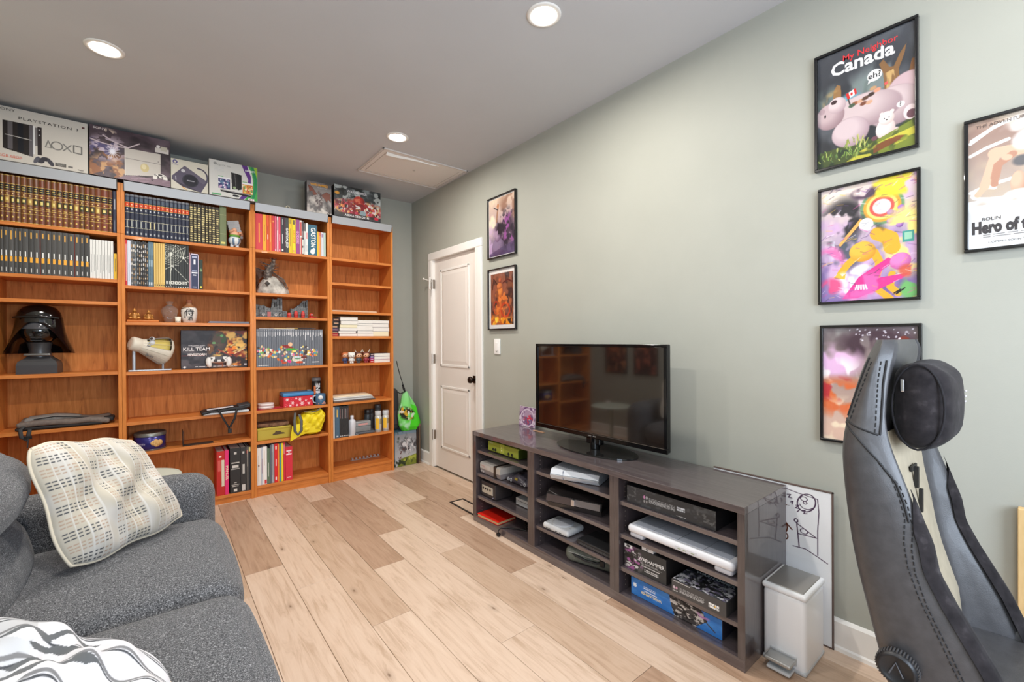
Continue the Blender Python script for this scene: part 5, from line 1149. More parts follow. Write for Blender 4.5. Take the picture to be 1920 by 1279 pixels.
for s in (-1, 1): b.tube([(s * .056, .002, .080), (s * .064, 0, .062), (s * .066, -.002, .040), (s * .060, -.002, .018), (s * .055, -.002, .012)], [.020, .022, .019, .015, .010], 12)
b.build('shell', CW, t)
MB().rbox((0, -.0165, .078), (.026, .002, .013), .002, 2, 1).build('touch_pad', K((80, 80, 84), .4), t)
for s in (-1, 1): MB().lathe([(.010, 0), (.010, .008), (.012, .010), (.009, .012)], 16, T=TF((s * .024, -.016, .056), *FRONT)).build('thumb_stick', K((56, 54, 58), .5), t)
for k in range(4):
    a_ = k * PI / 2; MB().ell((.052 + .0085 * math.cos(a_), -.0175, .073 + .0085 * math.sin(a_)), (.0034, .002, .0034), 10, 5).build('face_button', K((64, 62, 66), .4), t)
MB().bx(-.062, -.042, -.0185, -.016, .070, .076, .001).bx(-.055, -.049, -.0185, -.016, .063, .083, .001).build('direction_pad', K((64, 62, 66), .4), t)
# folded black and white bag with hanging strap
zf = Z2[4] + .0006
t = thing('folded_bag', 'folded black and white bag with a strap hanging off the shelf', 'bag', (.41, 4.075, zf))
MB().rbox((-.0, 0, .010), (.150, .075, .010), .008, 2, 4).build('white_panel', K((196, 200, 204), .45), t)
MB().rbox((.0, 0, .030), (.158, .08, .011), .010, 3, 6, fn=lambda p, q: [p[0], p[1], p[2] + .012 * q[0] + .004 * math.sin(q[0] * 8)]).build('black_fold', K((34, 32, 34), .6), t)
MB().rbox((-.04, -.055, .046), (.085, .022, .003), .003, 2, 3, fn=lambda p, q: [p[0], p[1], p[2] + .006 * q[0]]).build('white_print', K((206, 200, 204), .6), t)
MB().rbox((.12, 0, .052), (.04, .06, .008), .006, 2, 3, fn=lambda p, q: [p[0], p[1], p[2] + .005 * q[0] + .003 * math.sin(q[1] * 8)]).build('gathered_end', K((60, 62, 66), .6), t)
MB().tube([(-.055, -.06, .045), (-.05, -.084, .03), (-.02, -.088, -.04), (.012, -.088, -.105), (.015, -.09, -.135)], .0075, 6, flat=.4).tube([(.065, -.06, .045), (.066, -.084, .03), (.05, -.088, -.04), (.018, -.09, -.105)], .0075, 6, flat=.4).build('strap', K((28, 28, 30), .7), t)
MB().bx(.005, .030, -.097, -.084, -.148, -.112, .003).build('buckle', BLACKM, t)
# cookie tin
zt = Z2[5] + .0006
t = thing('cookie_tin', 'round dark blue cookie tin with cookies printed on its side', 'tin', (-.045, 4.125, zt))
MB().lathe([(.086, 0), (.090, .002), (.090, .108), (.086, .108)], 40).build('tin_body', M('tin_blue', (50, 46, 116), .25, .3), t)
MB().lathe([(.092, .098), (.0925, .118), (.088, .123), (.080, .122), (.076, .119), (.001, .119)], 40).build('tin_lid', M('tin_lid', (130, 130, 124), .35, .6), t)
MB().lathe([(.0905, 0), (.0912, .004), (.0905, .010)], 40, caps=False).build('tin_rim', M('tin_rim', (110, 108, 110), .3, .6), t)
for i, (an, z, r) in enumerate(((-1.15, .042, .020), (-1.38, .052, .016), (-.95, .050, .021), (-1.22, .062, .015))):
    c = Vector((.0905 * math.cos(an), .0905 * math.sin(an), z)); T = TF(c, (-math.sin(an), math.cos(an), 0), (0, 0, 1))
    MB().lathe([(r, 0), (r, .0012), (r * .4, .0016)], 16, T=T).build('cookie_print', K((212, 168, 106), .6), t)
text('Cookie', .020, K((206, 200, 226)), t, TF((-.052, -.0775, .050), (.82, -.57, 0), (0, 0, 1)), ital=.2)
# bookend
t = thing('bookend', 'black metal bookend standing empty on the shelf', 'bookend', (.14, 4.06, zt))
MB().bx(0, .004, -.02, .06, 0, .115, .001).build('upright_plate', BLACKM, t); MB().bx(.004, .19, -.02, .06, 0, .002, .0008).build('foot_plate', K((46, 44, 42), .5), t)
tag(MB().bx(-.012, .012, -.06, .06, 0, .09, .002).build('wood_block', OAK_F, None, (-.153, 4.15, zt)), 'small brown block beside the cookie tin', 'block')
# striped figurine carrying a paper stack
t = thing('figurine', 'small round figurine in striped trousers carrying a paper stack', 'figurine', (.480, 4.09, Z2[0] + .0020))
MB().ell((0, 0, .060), (.042, .036, .042), 24, 14).build('striped_trousers', None if False else K((222, 226, 226), .4), t)
b = MB()
for j in range(6):
    a_ = -PI + j * PI / 3 + .25
    b.tube([(.0425 * math.sin(q) * math.cos(a_), .0365 * math.sin(q) * math.sin(a_), .060 - .0425 * math.cos(q)) for q in [.5 + .18 * i for i in range(9)]], .007, 6, flat=.2)
b.build('trouser_stripes', K((104, 130, 158), .4), t)
MB().lathe([(.038, .088), (.0405, .092), (.039, .100), (.034, .103)], 24, sy=.87).build('belt', K((90, 150, 50), .4), t)
MB().ell((0, .0, .112), (.033, .030, .026), 18, 10).ell((-.0, -.004, .142), (.017, .017, .019), 14, 10).ell((0, -.021, .141), (.005, .006, .004), 8, 6).build('torso_and_head', K((226, 172, 140), .45), t)
MB().tube([(.028, -.008, .122), (.044, -.004, .128), (.050, .012, .112)], .011, 8).tube([(-.026, -.006, .122), (-.030, -.022, .128), (-.014, -.030, .134)], .010, 8).build('arms', K((226, 172, 140), .45), t)
for s in (-1, 1): MB().cyl((s * .018, -.004, .004), (s * .018, -.002, .03), .012).ell((s * .02, -.012, .005), (.013, .018, .006), 12, 6).build('foot', K((200, 206, 210), .4), t)
b = MB()
for i in range(13): b.box(-.036 + .003 * math.sin(i * 2) + i * .002, .036 + .003 * math.sin(i * 2) + i * .002, .02, .07, .115 + i * .0095, .115 + i * .0095 + .0085)
b2 = MB()
for i in range(16): b2.box(-.038 + .002 * math.sin(i * 2.3), .042 + .002 * math.sin(i * 2.3), .0, .05, i * .0092, i * .0092 + .0084)
b2.build('paper_stack', K((196, 198, 200), .7), t, (.022, .034, .085), (-.12, -.20, .05))

# ================================================================ comics bookcase, small things
# creature statue on a pale rock
t = thing('creature_statue', 'dark spiked winged creature statue on a pale rock base', 'statue', (.75, 4.14, Z3[1] + .0006))
ROCK = texmat('pale_rock', [(0.3, (120, 116, 110)), (0.5, (176, 172, 164)), (0.7, (214, 210, 202))], nscale=18, rough=.8, bump=.5)
DKB = texmat('bronze_bone', [(0.3, (40, 34, 32)), (0.5, (84, 74, 68)), (0.75, (168, 158, 148))], nscale=45, rough=.5, bump=.4)
rs = []; rr = random.Random(3)
NZ = [[1 + .26 * math.sin(j * 1.57 + i * .5) + .14 * rr.uniform(-1, 1) for j in range(28)] for i in range(9)]
for i, (r, z) in enumerate(((.122, 0), (.120, .02), (.108, .045), (.098, .07), (.084, .095), (.072, .115), (.055, .135), (.035, .15), (.01, .155))):
    rs.append([(r * NZ[i][j] ** (.6 if i else 0) * math.cos(2 * PI * j / 28), .62 * r * NZ[i][j] ** (.6 if i else 0) * math.sin(2 * PI * j / 28), z) for j in range(28)])
MB().rings(rs).build('rock_base', ROCK, t)
MB().ell((-.045, -.066, .085), (.016, .006, .016), 6, 4).tube([(-.065, -.066, .085), (-.025, -.066, .085)], .003, 5).tube([(-.045, -.068, .105), (-.045, -.068, .065)], .003, 5).build('star_emblem', K((60, 56, 54), .6), t)
b = MB(); b.tube([(-.03, 0, .13), (-.035, -.01, .17), (-.02, -.02, .205), (-.005, -.03, .235), (.004, -.045, .262), (.0, -.062, .272)], [.035, .036, .03, .022, .018, .010], 10)
b.ell((.003, -.055, .275), (.016, .02, .014), 12, 8); b.build('body', DKB, t)
b = MB()
for i in range(16):
    a_ = i * 2 * PI / 16; z0 = .17 + .007 * (i % 9); b.cyl((-.02, -.015, z0 + .02), (-.02 + .075 * math.cos(a_), -.015 + .05 * math.sin(a_), z0 + .04 + .02 * math.sin(i * 2)), .006, .001, n=6)
for i in range(7): b.cyl((.003, -.05, .282), (.003 + .03 * math.cos(i * .9), -.05 + .015 * math.sin(i * .9), .300 + .008 * math.sin(i * 3)), .004, .0008, n=5)
b.build('spikes', DKB, t)
WING = texmat('wing_brown', [(0.3, (54, 36, 28)), (0.7, (112, 78, 58))], nscale=22, rough=.6, bump=.4)
for s, pts in ((-1, [(-.03, .02, .19), (-.125, .03, .225), (-.128, .02, .10), (-.118, .015, .02), (-.09, .0, .12), (-.06, .0, .15)]), (1, [(.0, .02, .20), (.05, -.0, .16), (.085, -.02, .135), (.12, -.02, .055), (.085, -.03, .10), (.04, -.03, .12), (.01, -.02, .15)])):
    n = len(pts); b = MB(); off = [(x, y + .004, z) for x, y, z in pts]; b.add(pts + off, [tuple(range(n)), tuple(range(2 * n - 1, n - 1, -1))] + [(i, (i + 1) % n, n + (i + 1) % n, n + i) for i in range(n)])
    b.build('wing', WING, t); MB().tube(pts[:4], .0045, 6).build('wing_bone', DKB, t)
# grey ruins
zr = Z3[2] + .0006
GR = texmat('ruin_grey', [(0.3, (72, 74, 76)), (0.5, (104, 108, 110)), (0.75, (140, 144, 146))], nscale=60, rough=.7, bump=.4)
def ruin(name, label, x, w_, steps, windows, arches, group='grey gothic ruin models'):
    t = thing(name, label, 'model', (x, 4.09, zr), group=group)
    poly = [(-w_ / 2, 0), (w_ / 2, 0)]
    for (fx, h) in reversed(steps): poly.append((-w_ / 2 + w_ * fx, h))
    MB().prism(poly, 'y', 0, .022).build('wall_slab', GR, t)
    b = MB()
    for (fx, h) in steps[::2]: b.bx(-w_ / 2 + w_ * fx - .004, -w_ / 2 + w_ * fx + .005, -.004, .026, 0, h + .006, .001)
    b.bx(-w_ / 2, w_ / 2, -.003, .024, .048, .054, .001).bx(-w_ / 2, w_ / 2, -.003, .024, 0, .007, .001).build('buttress', GR, t)
    for (fx, z, ww, hh) in windows: MB().bx(-w_ / 2 + w_ * fx - ww / 2, -w_ / 2 + w_ * fx + ww / 2, -.002, .0, z, z + hh, .0008).build('window_slot', K((40, 40, 42), .8), t)
    for (fx, z, r) in arches: MB().lathe([(r, 0), (r, .004), (r * .6, .0045), (r * .6, .001), (.001, .001)], 16, T=TF((-w_ / 2 + w_ * fx, -.001, z), *FRONT)).build('gear_rosette', K((168, 170, 170), .5), t)
    return t
ruin('gothic_ruin', 'grey model ruin with the tallest tower under the creature statue', .721, .196, [(0, .098), (.10, .104), (.16, .090), (.30, .102), (.36, .085), (.45, .08), (.58, .075), (.60, .12), (.64, .150), (.80, .152), (.83, .160), (1, .163)], [(.70, .085, .008, .04), (.76, .085, .008, .045), (.90, .07, .008, .08), (.10, .062, .006, .025), (.3, .062, .006, .025), (.90, .01, .010, .028)], [(.28, .022, .013), (.75, .022, .013), (.92, .02, .008)])
MB_R = K((170, 96, 96), .5)
ruin('gothic_ruin', 'low grey model ruin stump beside the tallest tower', .8365, .024, [(0, .050), (.5, .052), (1, .049)], [], [])
ruin('gothic_ruin', 'grey model ruin with stepped roof line and red pods beside it', .949, .126, [(0, .074), (.2, .082), (.4, .10), (.55, .118), (.72, .142), (.78, .150), (1, .150)], [(.80, .09, .007, .045), (.90, .09, .007, .05)], [])
for i, (x, h, r, lab) in enumerate(((.8665, .044, .0165, 'short red pod beside the low ruin stump'), (.919, .060, .0155, 'red pod first under the stepped grey ruin'), (.974, .060, .0150, 'red pod second under the stepped grey ruin'))):
    t = thing('red_pod', lab, 'pod', (x, 4.066, zr), group='red model pods')
    MB().lathe([(r * .7, 0), (r, h * .15), (r, h * .6), (r * .75, h * .88), (r * .3, h)], 16).build('pod_body', K((196, 60, 56), .4), t)
    MB().lathe([(r * 1.04, h * .35), (r * 1.04, h * .42)], 16, caps=False).build('pod_band', K((130, 36, 34), .4), t)
MB().box(-.014, .014, -.003, .0, .006, .046).build('red_door', MB_R, [o for o in C.objects if o.get('label', '').startswith('grey model ruin with the tallest')][0], (.0, 0, 0))
t = thing('toy_turret', 'small red model turret at the end of the grey ruins', 'model', (1.043, 4.07, zr))
MB().lathe([(.026, 0), (.024, .006), (.012, .010), (.011, .014)], 18).build('turret_base', K((176, 40, 36), .45), t); MB().ell((0, 0, .027), (.019, .015, .015), 16, 10).build('turret_head', K((200, 56, 50), .4), t); MB().lathe([(.008, 0), (.008, .003), (.002, .004)], 14, T=TF((0, -.014, .028), *FRONT)).build('turret_eye', K((150, 160, 160), .3), t)
MB().cyl((.018, 0, .010), (.045, 0, .004), .003).build('turret_spike', K((176, 40, 36), .45), t)
# red box with snowflakes, blue lid
z5 = Z3[4] + .0006
t = thing('gift_box', 'red snowflake patterned box under a blue case', 'box', (.936, 4.115, z5))
MB().bx(-.118, .114, -.05, .12, 0, .085, .003).build('box_body', K((204, 40, 56), .4), t)
a = Art(150, 56, (204, 40, 56), .232 / .085)
for (u, v, r) in ((.12, .25, .14), (.30, .60, .16), (.55, .30, .17), (.62, .72, .22), (.85, .75, .12), (.42, .2, .08), (.22, .85, .1), (.75, .45, .07), (.93, .3, .1), (.45, .85, .1)):
    for k in range(6): a.line([(u, v), (u + r / a.a * math.cos(k * PI / 3), v + r * math.sin(k * PI / 3))], .022, (240, 214, 216))
    a.ring(u, v, r * .55 / a.a, r * .55, .016, (240, 220, 222))
a.speck(40, 0, 1, 0, 1, .012, .022, [(240, 220, 222)], 4)
panel('snowflake_print', a, TF((-.002, -.0509, .0425), *FRONT), .23, .083, t)
tag(MB().rbox((0, 0, .016), (.123, .075, .0155), .008, 3, 1).bx(-.12, .12, -.074, .07, .030, .0325, .001).build('blue_case', K((62, 132, 186), .4), None, (.938, 4.145, z5 + .0856)), 'flat blue case on the red snowflake box', 'case')
t = thing('shaker_bottle', 'black bottle with grey cap and white lettering behind the mug', 'bottle', (1.103, 4.165, z5))
MB().lathe([(.036, 0), (.038, .004), (.038, .195), (.034, .20)], 24).build('bottle_body', K((38, 36, 38), .3), t); MB().lathe([(.036, .20), (.039, .203), (.039, .226), (.034, .231), (.01, .232)], 24).build('bottle_cap', K((120, 120, 122), .35), t)
text('HINE', .050, K((236, 236, 236)), t, TF((.006, -.0395, .125), (0, 0, 1), (-1, 0, 0)), bold=.02); MB().bx(-.030, -.014, -.042, -.03, .06, .16, .001).build('orange_stripe', K((206, 110, 60), .5), t)
t = thing('mug', 'blue and white printed mug on the red box shelf', 'mug', (1.112, 4.07, z5))
MB().lathe([(.040, 0), (.042, .003), (.042, .094), (.039, .094), (.038, .008), (.001, .007)], 28).build('mug_body', K((70, 104, 134), .3), t)
MB().tube([(-.040, -.006, .080), (-.060, -.010, .078), (-.066, -.011, .050), (-.058, -.010, .022), (-.040, -.006, .018)], .006, 8).build('handle', K((170, 184, 196), .3), t)
MB().lathe([(.019, 0), (.019, .001), (.001, .0015)], 20, T=TF((-.010, -.0408, .064), (.97, -.24, 0), (0, 0, 1))).build('mug_badge', K((226, 226, 226), .4), t)
b = MB()
for i in range(7): b.bx(-.026 + i * .009, -.020 + i * .009, -.0425 + .006 * abs(i - 3) / 3, -.036, .006, .018 + .006 * (i % 3), .001)
b.build('mug_figures', K((206, 150, 130), .5), t)
tag(MB().bx(-.015, .015, -.012, .012, 0, .125, .003).build('small_carton', K((206, 208, 210), .4), None, (1.048, 4.19, z5)), 'small white carton behind the blue case', 'carton')
for i, (dz, lab) in enumerate(((.0, 'lower white round tin of the pair on red envelopes'), (.0215, 'upper white round tin of the pair on red envelopes'))):
    t = thing('round_tin', lab, 'tin', (.693, 4.10, z5 + .0045 + dz), group='white round tins'); MB().lathe([(.058, 0), (.060, .002), (.060, .018), (.056, .0208)], 36).build('tin_body', K((226, 216, 214), .35), t); MB().lathe([(.0605, .006), (.0605, .009)], 36, caps=False).build('tin_seam', K((176, 120, 116), .4), t)
for i, (x, w_, r) in enumerate(((.69, .085, .05), (.735, .080, -.18))): tag(MB().bx(-w_, w_, -.055, .055, 0, .0018, .0006).build('red_envelope', K((190, 44, 60), .5), None, (x, 4.105, z5 + .002 * i), (0, 0, r * .5)), ('lower' if i == 0 else 'upper') + ' red envelope under the white round tins', 'envelope', 'red envelopes')
# gold tin, brown slab, yellow bag
z6 = Z3[5] + .0006
t = thing('gold_tin', 'gold rectangular tin with a dark crest under a brown slab', 'tin', (.748, 4.11, z6))
GT = M('tin_gold', (188, 168, 66), .35, .4)
MB().bx(-.126, .126, -.06, .09, 0, .085, .004, k=2).build('tin_body', GT, t); MB().bx(-.128, .128, -.062, .092, .080, .100, .004, k=2).build('tin_lid', GT, t)
b = MB(); b.prism([(-.03, .0), (.06, .004), (.05, .014), (.03, .018), (.022, .030), (.004, .026), (-.01, .032), (-.02, .016), (-.035, .010)], 'y', -.0612, -.0602); b.build('crest', K((80, 62, 34), .5), t, (.018, 0, .034))
tag(MB().rbox((0, 0, .016), (.118, .065, .0155), .010, 3, 6, fn=lambda p, q: [p[0], p[1] + .003 * math.sin(q[0] * 17), p[2] + .002 * math.sin(q[0] * 23 + q[1] * 9)]).build('brown_slab', texmat('bark_brown', [(0.3, (84, 56, 40)), (0.7, (142, 104, 78))], nscale=50, rough=.9, bump=.6), None, (.740, 4.125, z6 + .1006)), 'rough brown slab lying on the gold tin', 'slab')
t = thing('tote_bag', 'crumpled yellow bag with grey handles spilling off the shelf', 'bag', (1.01, 4.10, z6))
YEL = texmat('bag_yellow', [(0.3, (222, 194, 20)), (0.7, (242, 220, 38))], nscale=12, rough=.5, bump=.2, bscale=14)
pts = []
def yb_(p, q):
    n_ = .014 * math.sin(q[0] * 6 + q[2] * 4) + .010 * math.sin(q[0] * 11 - q[2] * 7 + q[1] * 5)
    x = p[0] * (1 - .22 * q[2] * (q[0] < 0) * 0) + .02 * q[2]; z = p[2] + .012 * math.sin(q[0] * 3.2 + .6) * (q[2] > 0) - .05 * max(0, -q[0]) * 0
    return [x, p[1] - n_ - .03 * (1 - q[0] ** 2) * (q[1] < 0) * (1 - q[2] ** 2), max(z + n_ * .6, -.0992)]
MB().rbox((.012, -.02, .100), (.112, .080, .098), .055, 5, 9, fn=yb_).build('bag_body', YEL, t)
def flap(u, v): return (-.145 + .21 * u + .03 * v * (u - .5), -.115 - .012 * math.sin(u * PI) - .006 * math.sin(u * 9), .10 - .125 * v * (1 - .55 * u) + .02 * math.sin(u * 4))
MB().grid(flap, 16, 8).grid(lambda u, v: tuple(Vector(flap(u, v)) + Vector((0, .003, 0))), 16, 8).build('hanging_corner', YEL, t)
GH = K((92, 92, 90), .8)
MB().tube([(-.115, -.09, .205), (-.13, -.125, .14), (-.128, -.135, .06), (-.105, -.135, .028), (-.078, -.135, .06), (-.075, -.125, .14), (-.085, -.09, .19)], .0105, 6, flat=.3).build('handle', GH, t)
MB().tube([(-.045, -.085, .205), (.0, -.098, .20), (.05, -.10, .205), (.085, -.09, .225)], .012, 6, flat=.3).build('handle', GH, t)
MB().bx(.105, .118, -.0975, -.09, .135, .15, .001).build('bag_logo', K((60, 56, 30), .5), t)

# ================================================================ bookcase by the door, small things
tag(MB().bx(-.204, .204, -.04, .12, 0, .012, .002).build('pale_plank', texmat('pale_pine', [(0.3, (206, 172, 140)), (0.7, (222, 192, 162))], (1, 10, 10), 6, rough=.6), None, (1.408, 4.07, Z4[2] + .0006)), 'thin pale plank lying on an otherwise empty shelf', 'plank')
zf = Z4[4] + .0006
SKIN = K((224, 176, 140), .4)
def vinyl(x, y, label, hair, body, face, horns=False, k=1.0, horn_col=(206, 196, 180)):
    t = thing('toy_figure', label, 'figure', (x, y, zf), group='big headed vinyl toy figures')
    MB().lathe([(.014 * k, .018 * k), (.020 * k, .026 * k), (.016 * k, .046 * k), (.010 * k, .050 * k)], 16, sy=.75).build('body', K(body, .4), t)
    for s in (-1, 1):
        MB().cyl((s * .009 * k, 0, 0), (s * .009 * k, 0, .022 * k), .008 * k, .007 * k).ell((s * .009 * k, -.004, .004), (.009 * k, .012 * k, .0045), 10, 5).build('leg', K(body, .4), t)
        MB().tube([(s * .015 * k, 0, .044 * k), (s * .024 * k, -.003, .032 * k), (s * .022 * k, -.008, .022 * k)], .0055 * k, 8).build('arm', K(tuple(int(c * .85) for c in body), .4), t)
    MB().rbox((0, 0, .074 * k), (.028 * k, .023 * k, .023 * k), .018 * k, 4, 2).build('head', face, t)
    MB().rbox((0, .004, .085 * k), (.030 * k, .024 * k, .017 * k), .014 * k, 3, 2).build('hair', K(hair, .6), t)
    for s in (-1, 1): MB().ell((s * .013 * k, -.0228 * k, .070 * k), (.0045 * k, .002, .0045 * k), 10, 6).build('eye', K((20, 18, 18), .2), t)
    if horns:
        for s in (-1, 1): MB().tube([(s * .018 * k, 0, .098 * k), (s * .030 * k, 0, .110 * k), (s * .034 * k, -.002, .130 * k)], [.0045 * k, .0035 * k, .001], 8).build('horn', K(horn_col, .4), t)
    return t
vinyl(1.345, 4.12, 'orange haired toy figure behind the white faced one', (196, 110, 60), (70, 80, 120), SKIN, k=1.0)
t = vinyl(1.385, 4.065, 'white faced smiling toy figure at the front of the group', (222, 222, 216), (226, 226, 222), K((232, 230, 224), .4), k=1.0)
MB().tube([(.010 * math.cos(a_), -.0236, .064 + .009 * math.sin(a_)) for a_ in [PI + i * PI / 8 for i in range(9)]], .0014, 5).build('smile', K((30, 28, 28)), t)
vinyl(1.453, 4.075, 'horned toy figure in dark clothes next to the white faced one', (92, 56, 44), (66, 74, 82), SKIN, True)
vinyl(1.523, 4.075, 'horned toy figure in red clothes beside the narrow paperbacks', (110, 60, 46), (150, 50, 60), SKIN, True)
# papers
zp = Z4[5] + .0006
for i, (c, w_, d_, dz, r, lab) in enumerate((((96, 76, 66), .19, .11, .014, 0, 'brown folder at the bottom of the paper pile'), ((206, 208, 210), .185, .108, .010, .02, 'white envelope pile second from the bottom'), ((170, 168, 166), .18, .105, .008, -.03, 'grey folder in the middle of the paper pile'), ((222, 220, 216), .178, .105, .010, .03, 'white folder near the top of the paper pile'), ((236, 220, 190), .172, .10, .010, -.02, 'cream folder on top of the paper pile'))):
    tag(MB().rbox((0, 0, dz / 2), (w_, d_, dz / 2 - .0003), .003, 2, 1).build('paper_folder', K(c, .6), None, (1.402 - .004 * i, 4.135 + .004 * i, zp + [0, .0143, .0246, .0329, .0432][i]), (0, 0, r)), lab, 'folder', 'pile of papers and folders')
# bottle, boxes, spray cans
z7 = Z4[6] + .0006
t = thing('squeeze_bottle', 'white plastic bottle beside the slim black books', 'bottle', (1.388, 4.075, z7 + .0042))
MB().lathe([(.030, 0), (.033, .003), (.033, .115), (.029, .130), (.016, .142), (.014, .150)], 24).build('bottle_body', K((212, 214, 220), .35), t); MB().lathe([(.0155, .150), (.0155, .172), (.012, .176)], 18).build('cap', K((222, 222, 226), .4), t)
tag(MB().bx(-.05, .05, -.04, .04, 0, .0036, .001).build('white_saucer', K((216, 212, 206), .4), None, (1.383, 4.075, z7)), 'flat white tray under the plastic bottle', 'tray')
CLR = M('clear_plastic', (226, 230, 232), .12, trans=.6, ior=1.2)
t = thing('plastic_case', 'grey plastic case on top of the clear one beside spray cans', 'case', (1.488, 4.105, z7 + .072)); MB().rbox((0, 0, .022), (.070, .05, .022), .006, 2, 1).build('case_body', K((150, 152, 152), .3), t); MB().bx(-.05, .04, -.0508, -.049, .010, .026, .0005).build('case_label', K((206, 150, 146), .5), t); MB().bx(-.07, .07, -.051, .051, .030, .033, .0005).build('case_seam', K((110, 112, 112), .4), t)
t = thing('plastic_case', 'clear plastic case under the grey one', 'case', (1.484, 4.10, z7 + .0225)); MB().rbox((0, 0, .0245), (.072, .052, .0244), .006, 2, 1).build('case_body', M('smoky_plastic', (150, 154, 156), .2, trans=.35), t); MB().bx(-.06, .06, -.04, .04, .004, .03, .002).build('case_contents', K((120, 122, 124), .5), t)
tag(MB().rbox((0, 0, .011), (.095, .06, .0105), .008, 2, 5, fn=lambda p, q: [p[0], p[1], p[2] + .003 * math.sin(q[0] * 9 + q[1] * 5) * (q[2] > 0)]).build('folded_plastic_bag', M('dark_film', (92, 96, 104), .25), None, (1.500, 4.10, z7)), 'folded dark plastic bag under the plastic cases', 'bag')
for i, (x, y, c, cap, h, lab) in enumerate(((1.632, 4.065, (206, 206, 200), (196, 198, 200), .165, 'yellow and white spray can nearest the plastic cases'), (1.7065, 4.065, (206, 206, 200), (196, 198, 200), .165, 'yellow and white spray can against the side panel'), (1.565, 4.155, (70, 74, 78), (40, 40, 42), .175, 'dark spray can behind the plastic cases'), (1.61, 4.20, (90, 92, 96), (60, 60, 62), .170, 'grey spray can behind the yellow and white ones'), (1.69, 4.215, (110, 112, 110), (90, 92, 92), .205, 'tallest grey spray can at the rear'))):
    t = thing('spray_can', lab, 'spray can', (x, y, z7), group='spray cans beside the plastic cases')
    MB().lathe([(.030, 0), (.032, .002), (.032, h - .025), (.028, h - .012), (.020, h - .006)], 24).build('can_body', M('can_%d' % c[0], c, .3, .2), t); MB().lathe([(.029, h - .010), (.030, h - .008), (.030, h + .028), (.027, h + .032)], 24).build('can_cap', M('cap_%d' % cap[0], cap, .3), t)
    MB().lathe([(.0325, h * .05), (.0325, h * .1)], 24, caps=False).build('can_band', K((150, 150, 148), .3), t)
    if i < 2: MB().rings([[(.0328 * math.cos(a_), .0328 * math.sin(a_), z) for a_ in [-2.7 + .2 * k for k in range(6)]] for z in (.03, .13)], caps=False, close=False).build('yellow_label', K((236, 184, 50), .4), t); MB().rings([[(.0327 * math.cos(a_), .0327 * math.sin(a_), z) for a_ in [-1.5 + .18 * k for k in range(5)]] for z in (.075, .125)], caps=False, close=False).build('text_block', K((150, 140, 110), .5), t)
# clear comb tray at the bottom
t = thing('acrylic_rack', 'clear plastic toothed strip lying on the lowest shelf', 'rack', (1.57, 4.235, .0986))
MB().bx(-.145, .145, -.006, .006, 0, .006, .001).build('strip', CLR, t)
for i in range(8): MB().bx(-.135 + i * .036, -.119 + i * .036, -.012, .012, .006, .026, .002).build('tooth', CLR, t)

# ================================================================ corner by the door
a = Art(120, 160, (150, 152, 156), .232 / .345)
a.rect(0, 0, 1, .08, (70, 130, 166)); a.vgrad((128, 130, 136), (190, 192, 196), .08, .7, .7); a.cloud((60, 70, 60), 5, 5, 3, .45, .6, .9, a.em(.15, .15, .35, .2, 0, .6)); a.cloud((70, 66, 70), 8, 9, 7, .46, .54, .95, a.em(.65, .42, .42, .2, 0, .5)); a.cloud((224, 220, 222), 10, 10, 8, .56, .62, .8, a.em(.6, .42, .4, .22, 0, .5)); a.cloud((90, 50, 46), 9, 9, 9, .55, .6, .8, a.em(.4, .65, .3, .15, 0, .5))
a.poly([(.1, 1), (.3, .78), (1, .70), (1, 1)], (120, 130, 50)); a.cloud((176, 184, 80), 6, 8, 12, .5, .6, .9, a.em(.7, .82, .45, .1, -.2, .5)); a.cloud((40, 50, 34), 8, 8, 14, .5, .6, .9, a.em(.3, .92, .5, .14, 0, .5))
t = carton('picture_box', 'tall box with horse riders picture standing beside the door corner', 1.802, 2.034, 4.078, 4.28, .0006, .345, a, (60, 96, 116), group=None)
for o, lab, x, w_, h, c in (('plywood_sheet', 'thin wooden panel leaning behind the picture box', 2.066, .016, .40, (132, 108, 88)), ('plywood_sheet', 'dark framed panel between box and wooden panel', 2.046, .016, .385, (64, 44, 34))):
    t = thing(o, lab, 'panel', (x, 4.06, .0006), group='framed panels beside the picture box'); MB().bx(-w_ / 2 + .001, w_ / 2 - .001, 0, .22, 0, h, .002).build('panel_board', K(c, .6), t); MB().bx(-w_ / 2 + .003, w_ / 2 - .003, -.002, 0, .02, h - .02, .001).build('edge_band', K(tuple(int(v * .7) for v in c), .6), t)
t = thing('drawstring_bag', 'bright green drawstring bag with dark printed figures on the box', 'bag', (1.975, 4.105, .346))
a = Art(90, 120, (96, 206, 70), .7)
a.vgrad((150, 216, 150), (78, 206, 50)); a.cloud((170, 222, 176), 4, 4, 3, .5, .7); a.poly([(.62, .32), (1, .45), (1, 1), (.4, 1), (.55, .65)], (80, 210, 44)); mk = a.em(.38, .55, .30, .15, .5, .4); a.cloud((40, 40, 34), 8, 9, 5, .46, .52, .95, mk); a.cloud((216, 170, 50), 10, 9, 6, .58, .62, .9, mk); a.cloud((226, 226, 220), 10, 9, 7, .6, .64, .9, mk)
nx, ny = a.nx, a.ny; vs = []; 
for j in range(ny):
    v = j / (ny - 1); wv = .018 + .098 * math.sin(min(1, v * 1.25) * PI / 2) - .03 * max(0, v - .85) / .15
    for i in range(nx):
        u = i / (nx - 1) * 2 - 1; cx = -.045 + .05 * v
        vs.append((cx + wv * math.sin(u * PI / 2) + .004 * math.sin(v * 14 + u * 3), -.055 * math.cos(u * PI / 2) * math.sin(min(1, v * 1.15 + .1) * PI / 2) * (1 if v < .9 else 1 - (v - .9) * 4) - .006 * math.sin(u * 7 + v * 5), .39 * (1 - v) + .001))
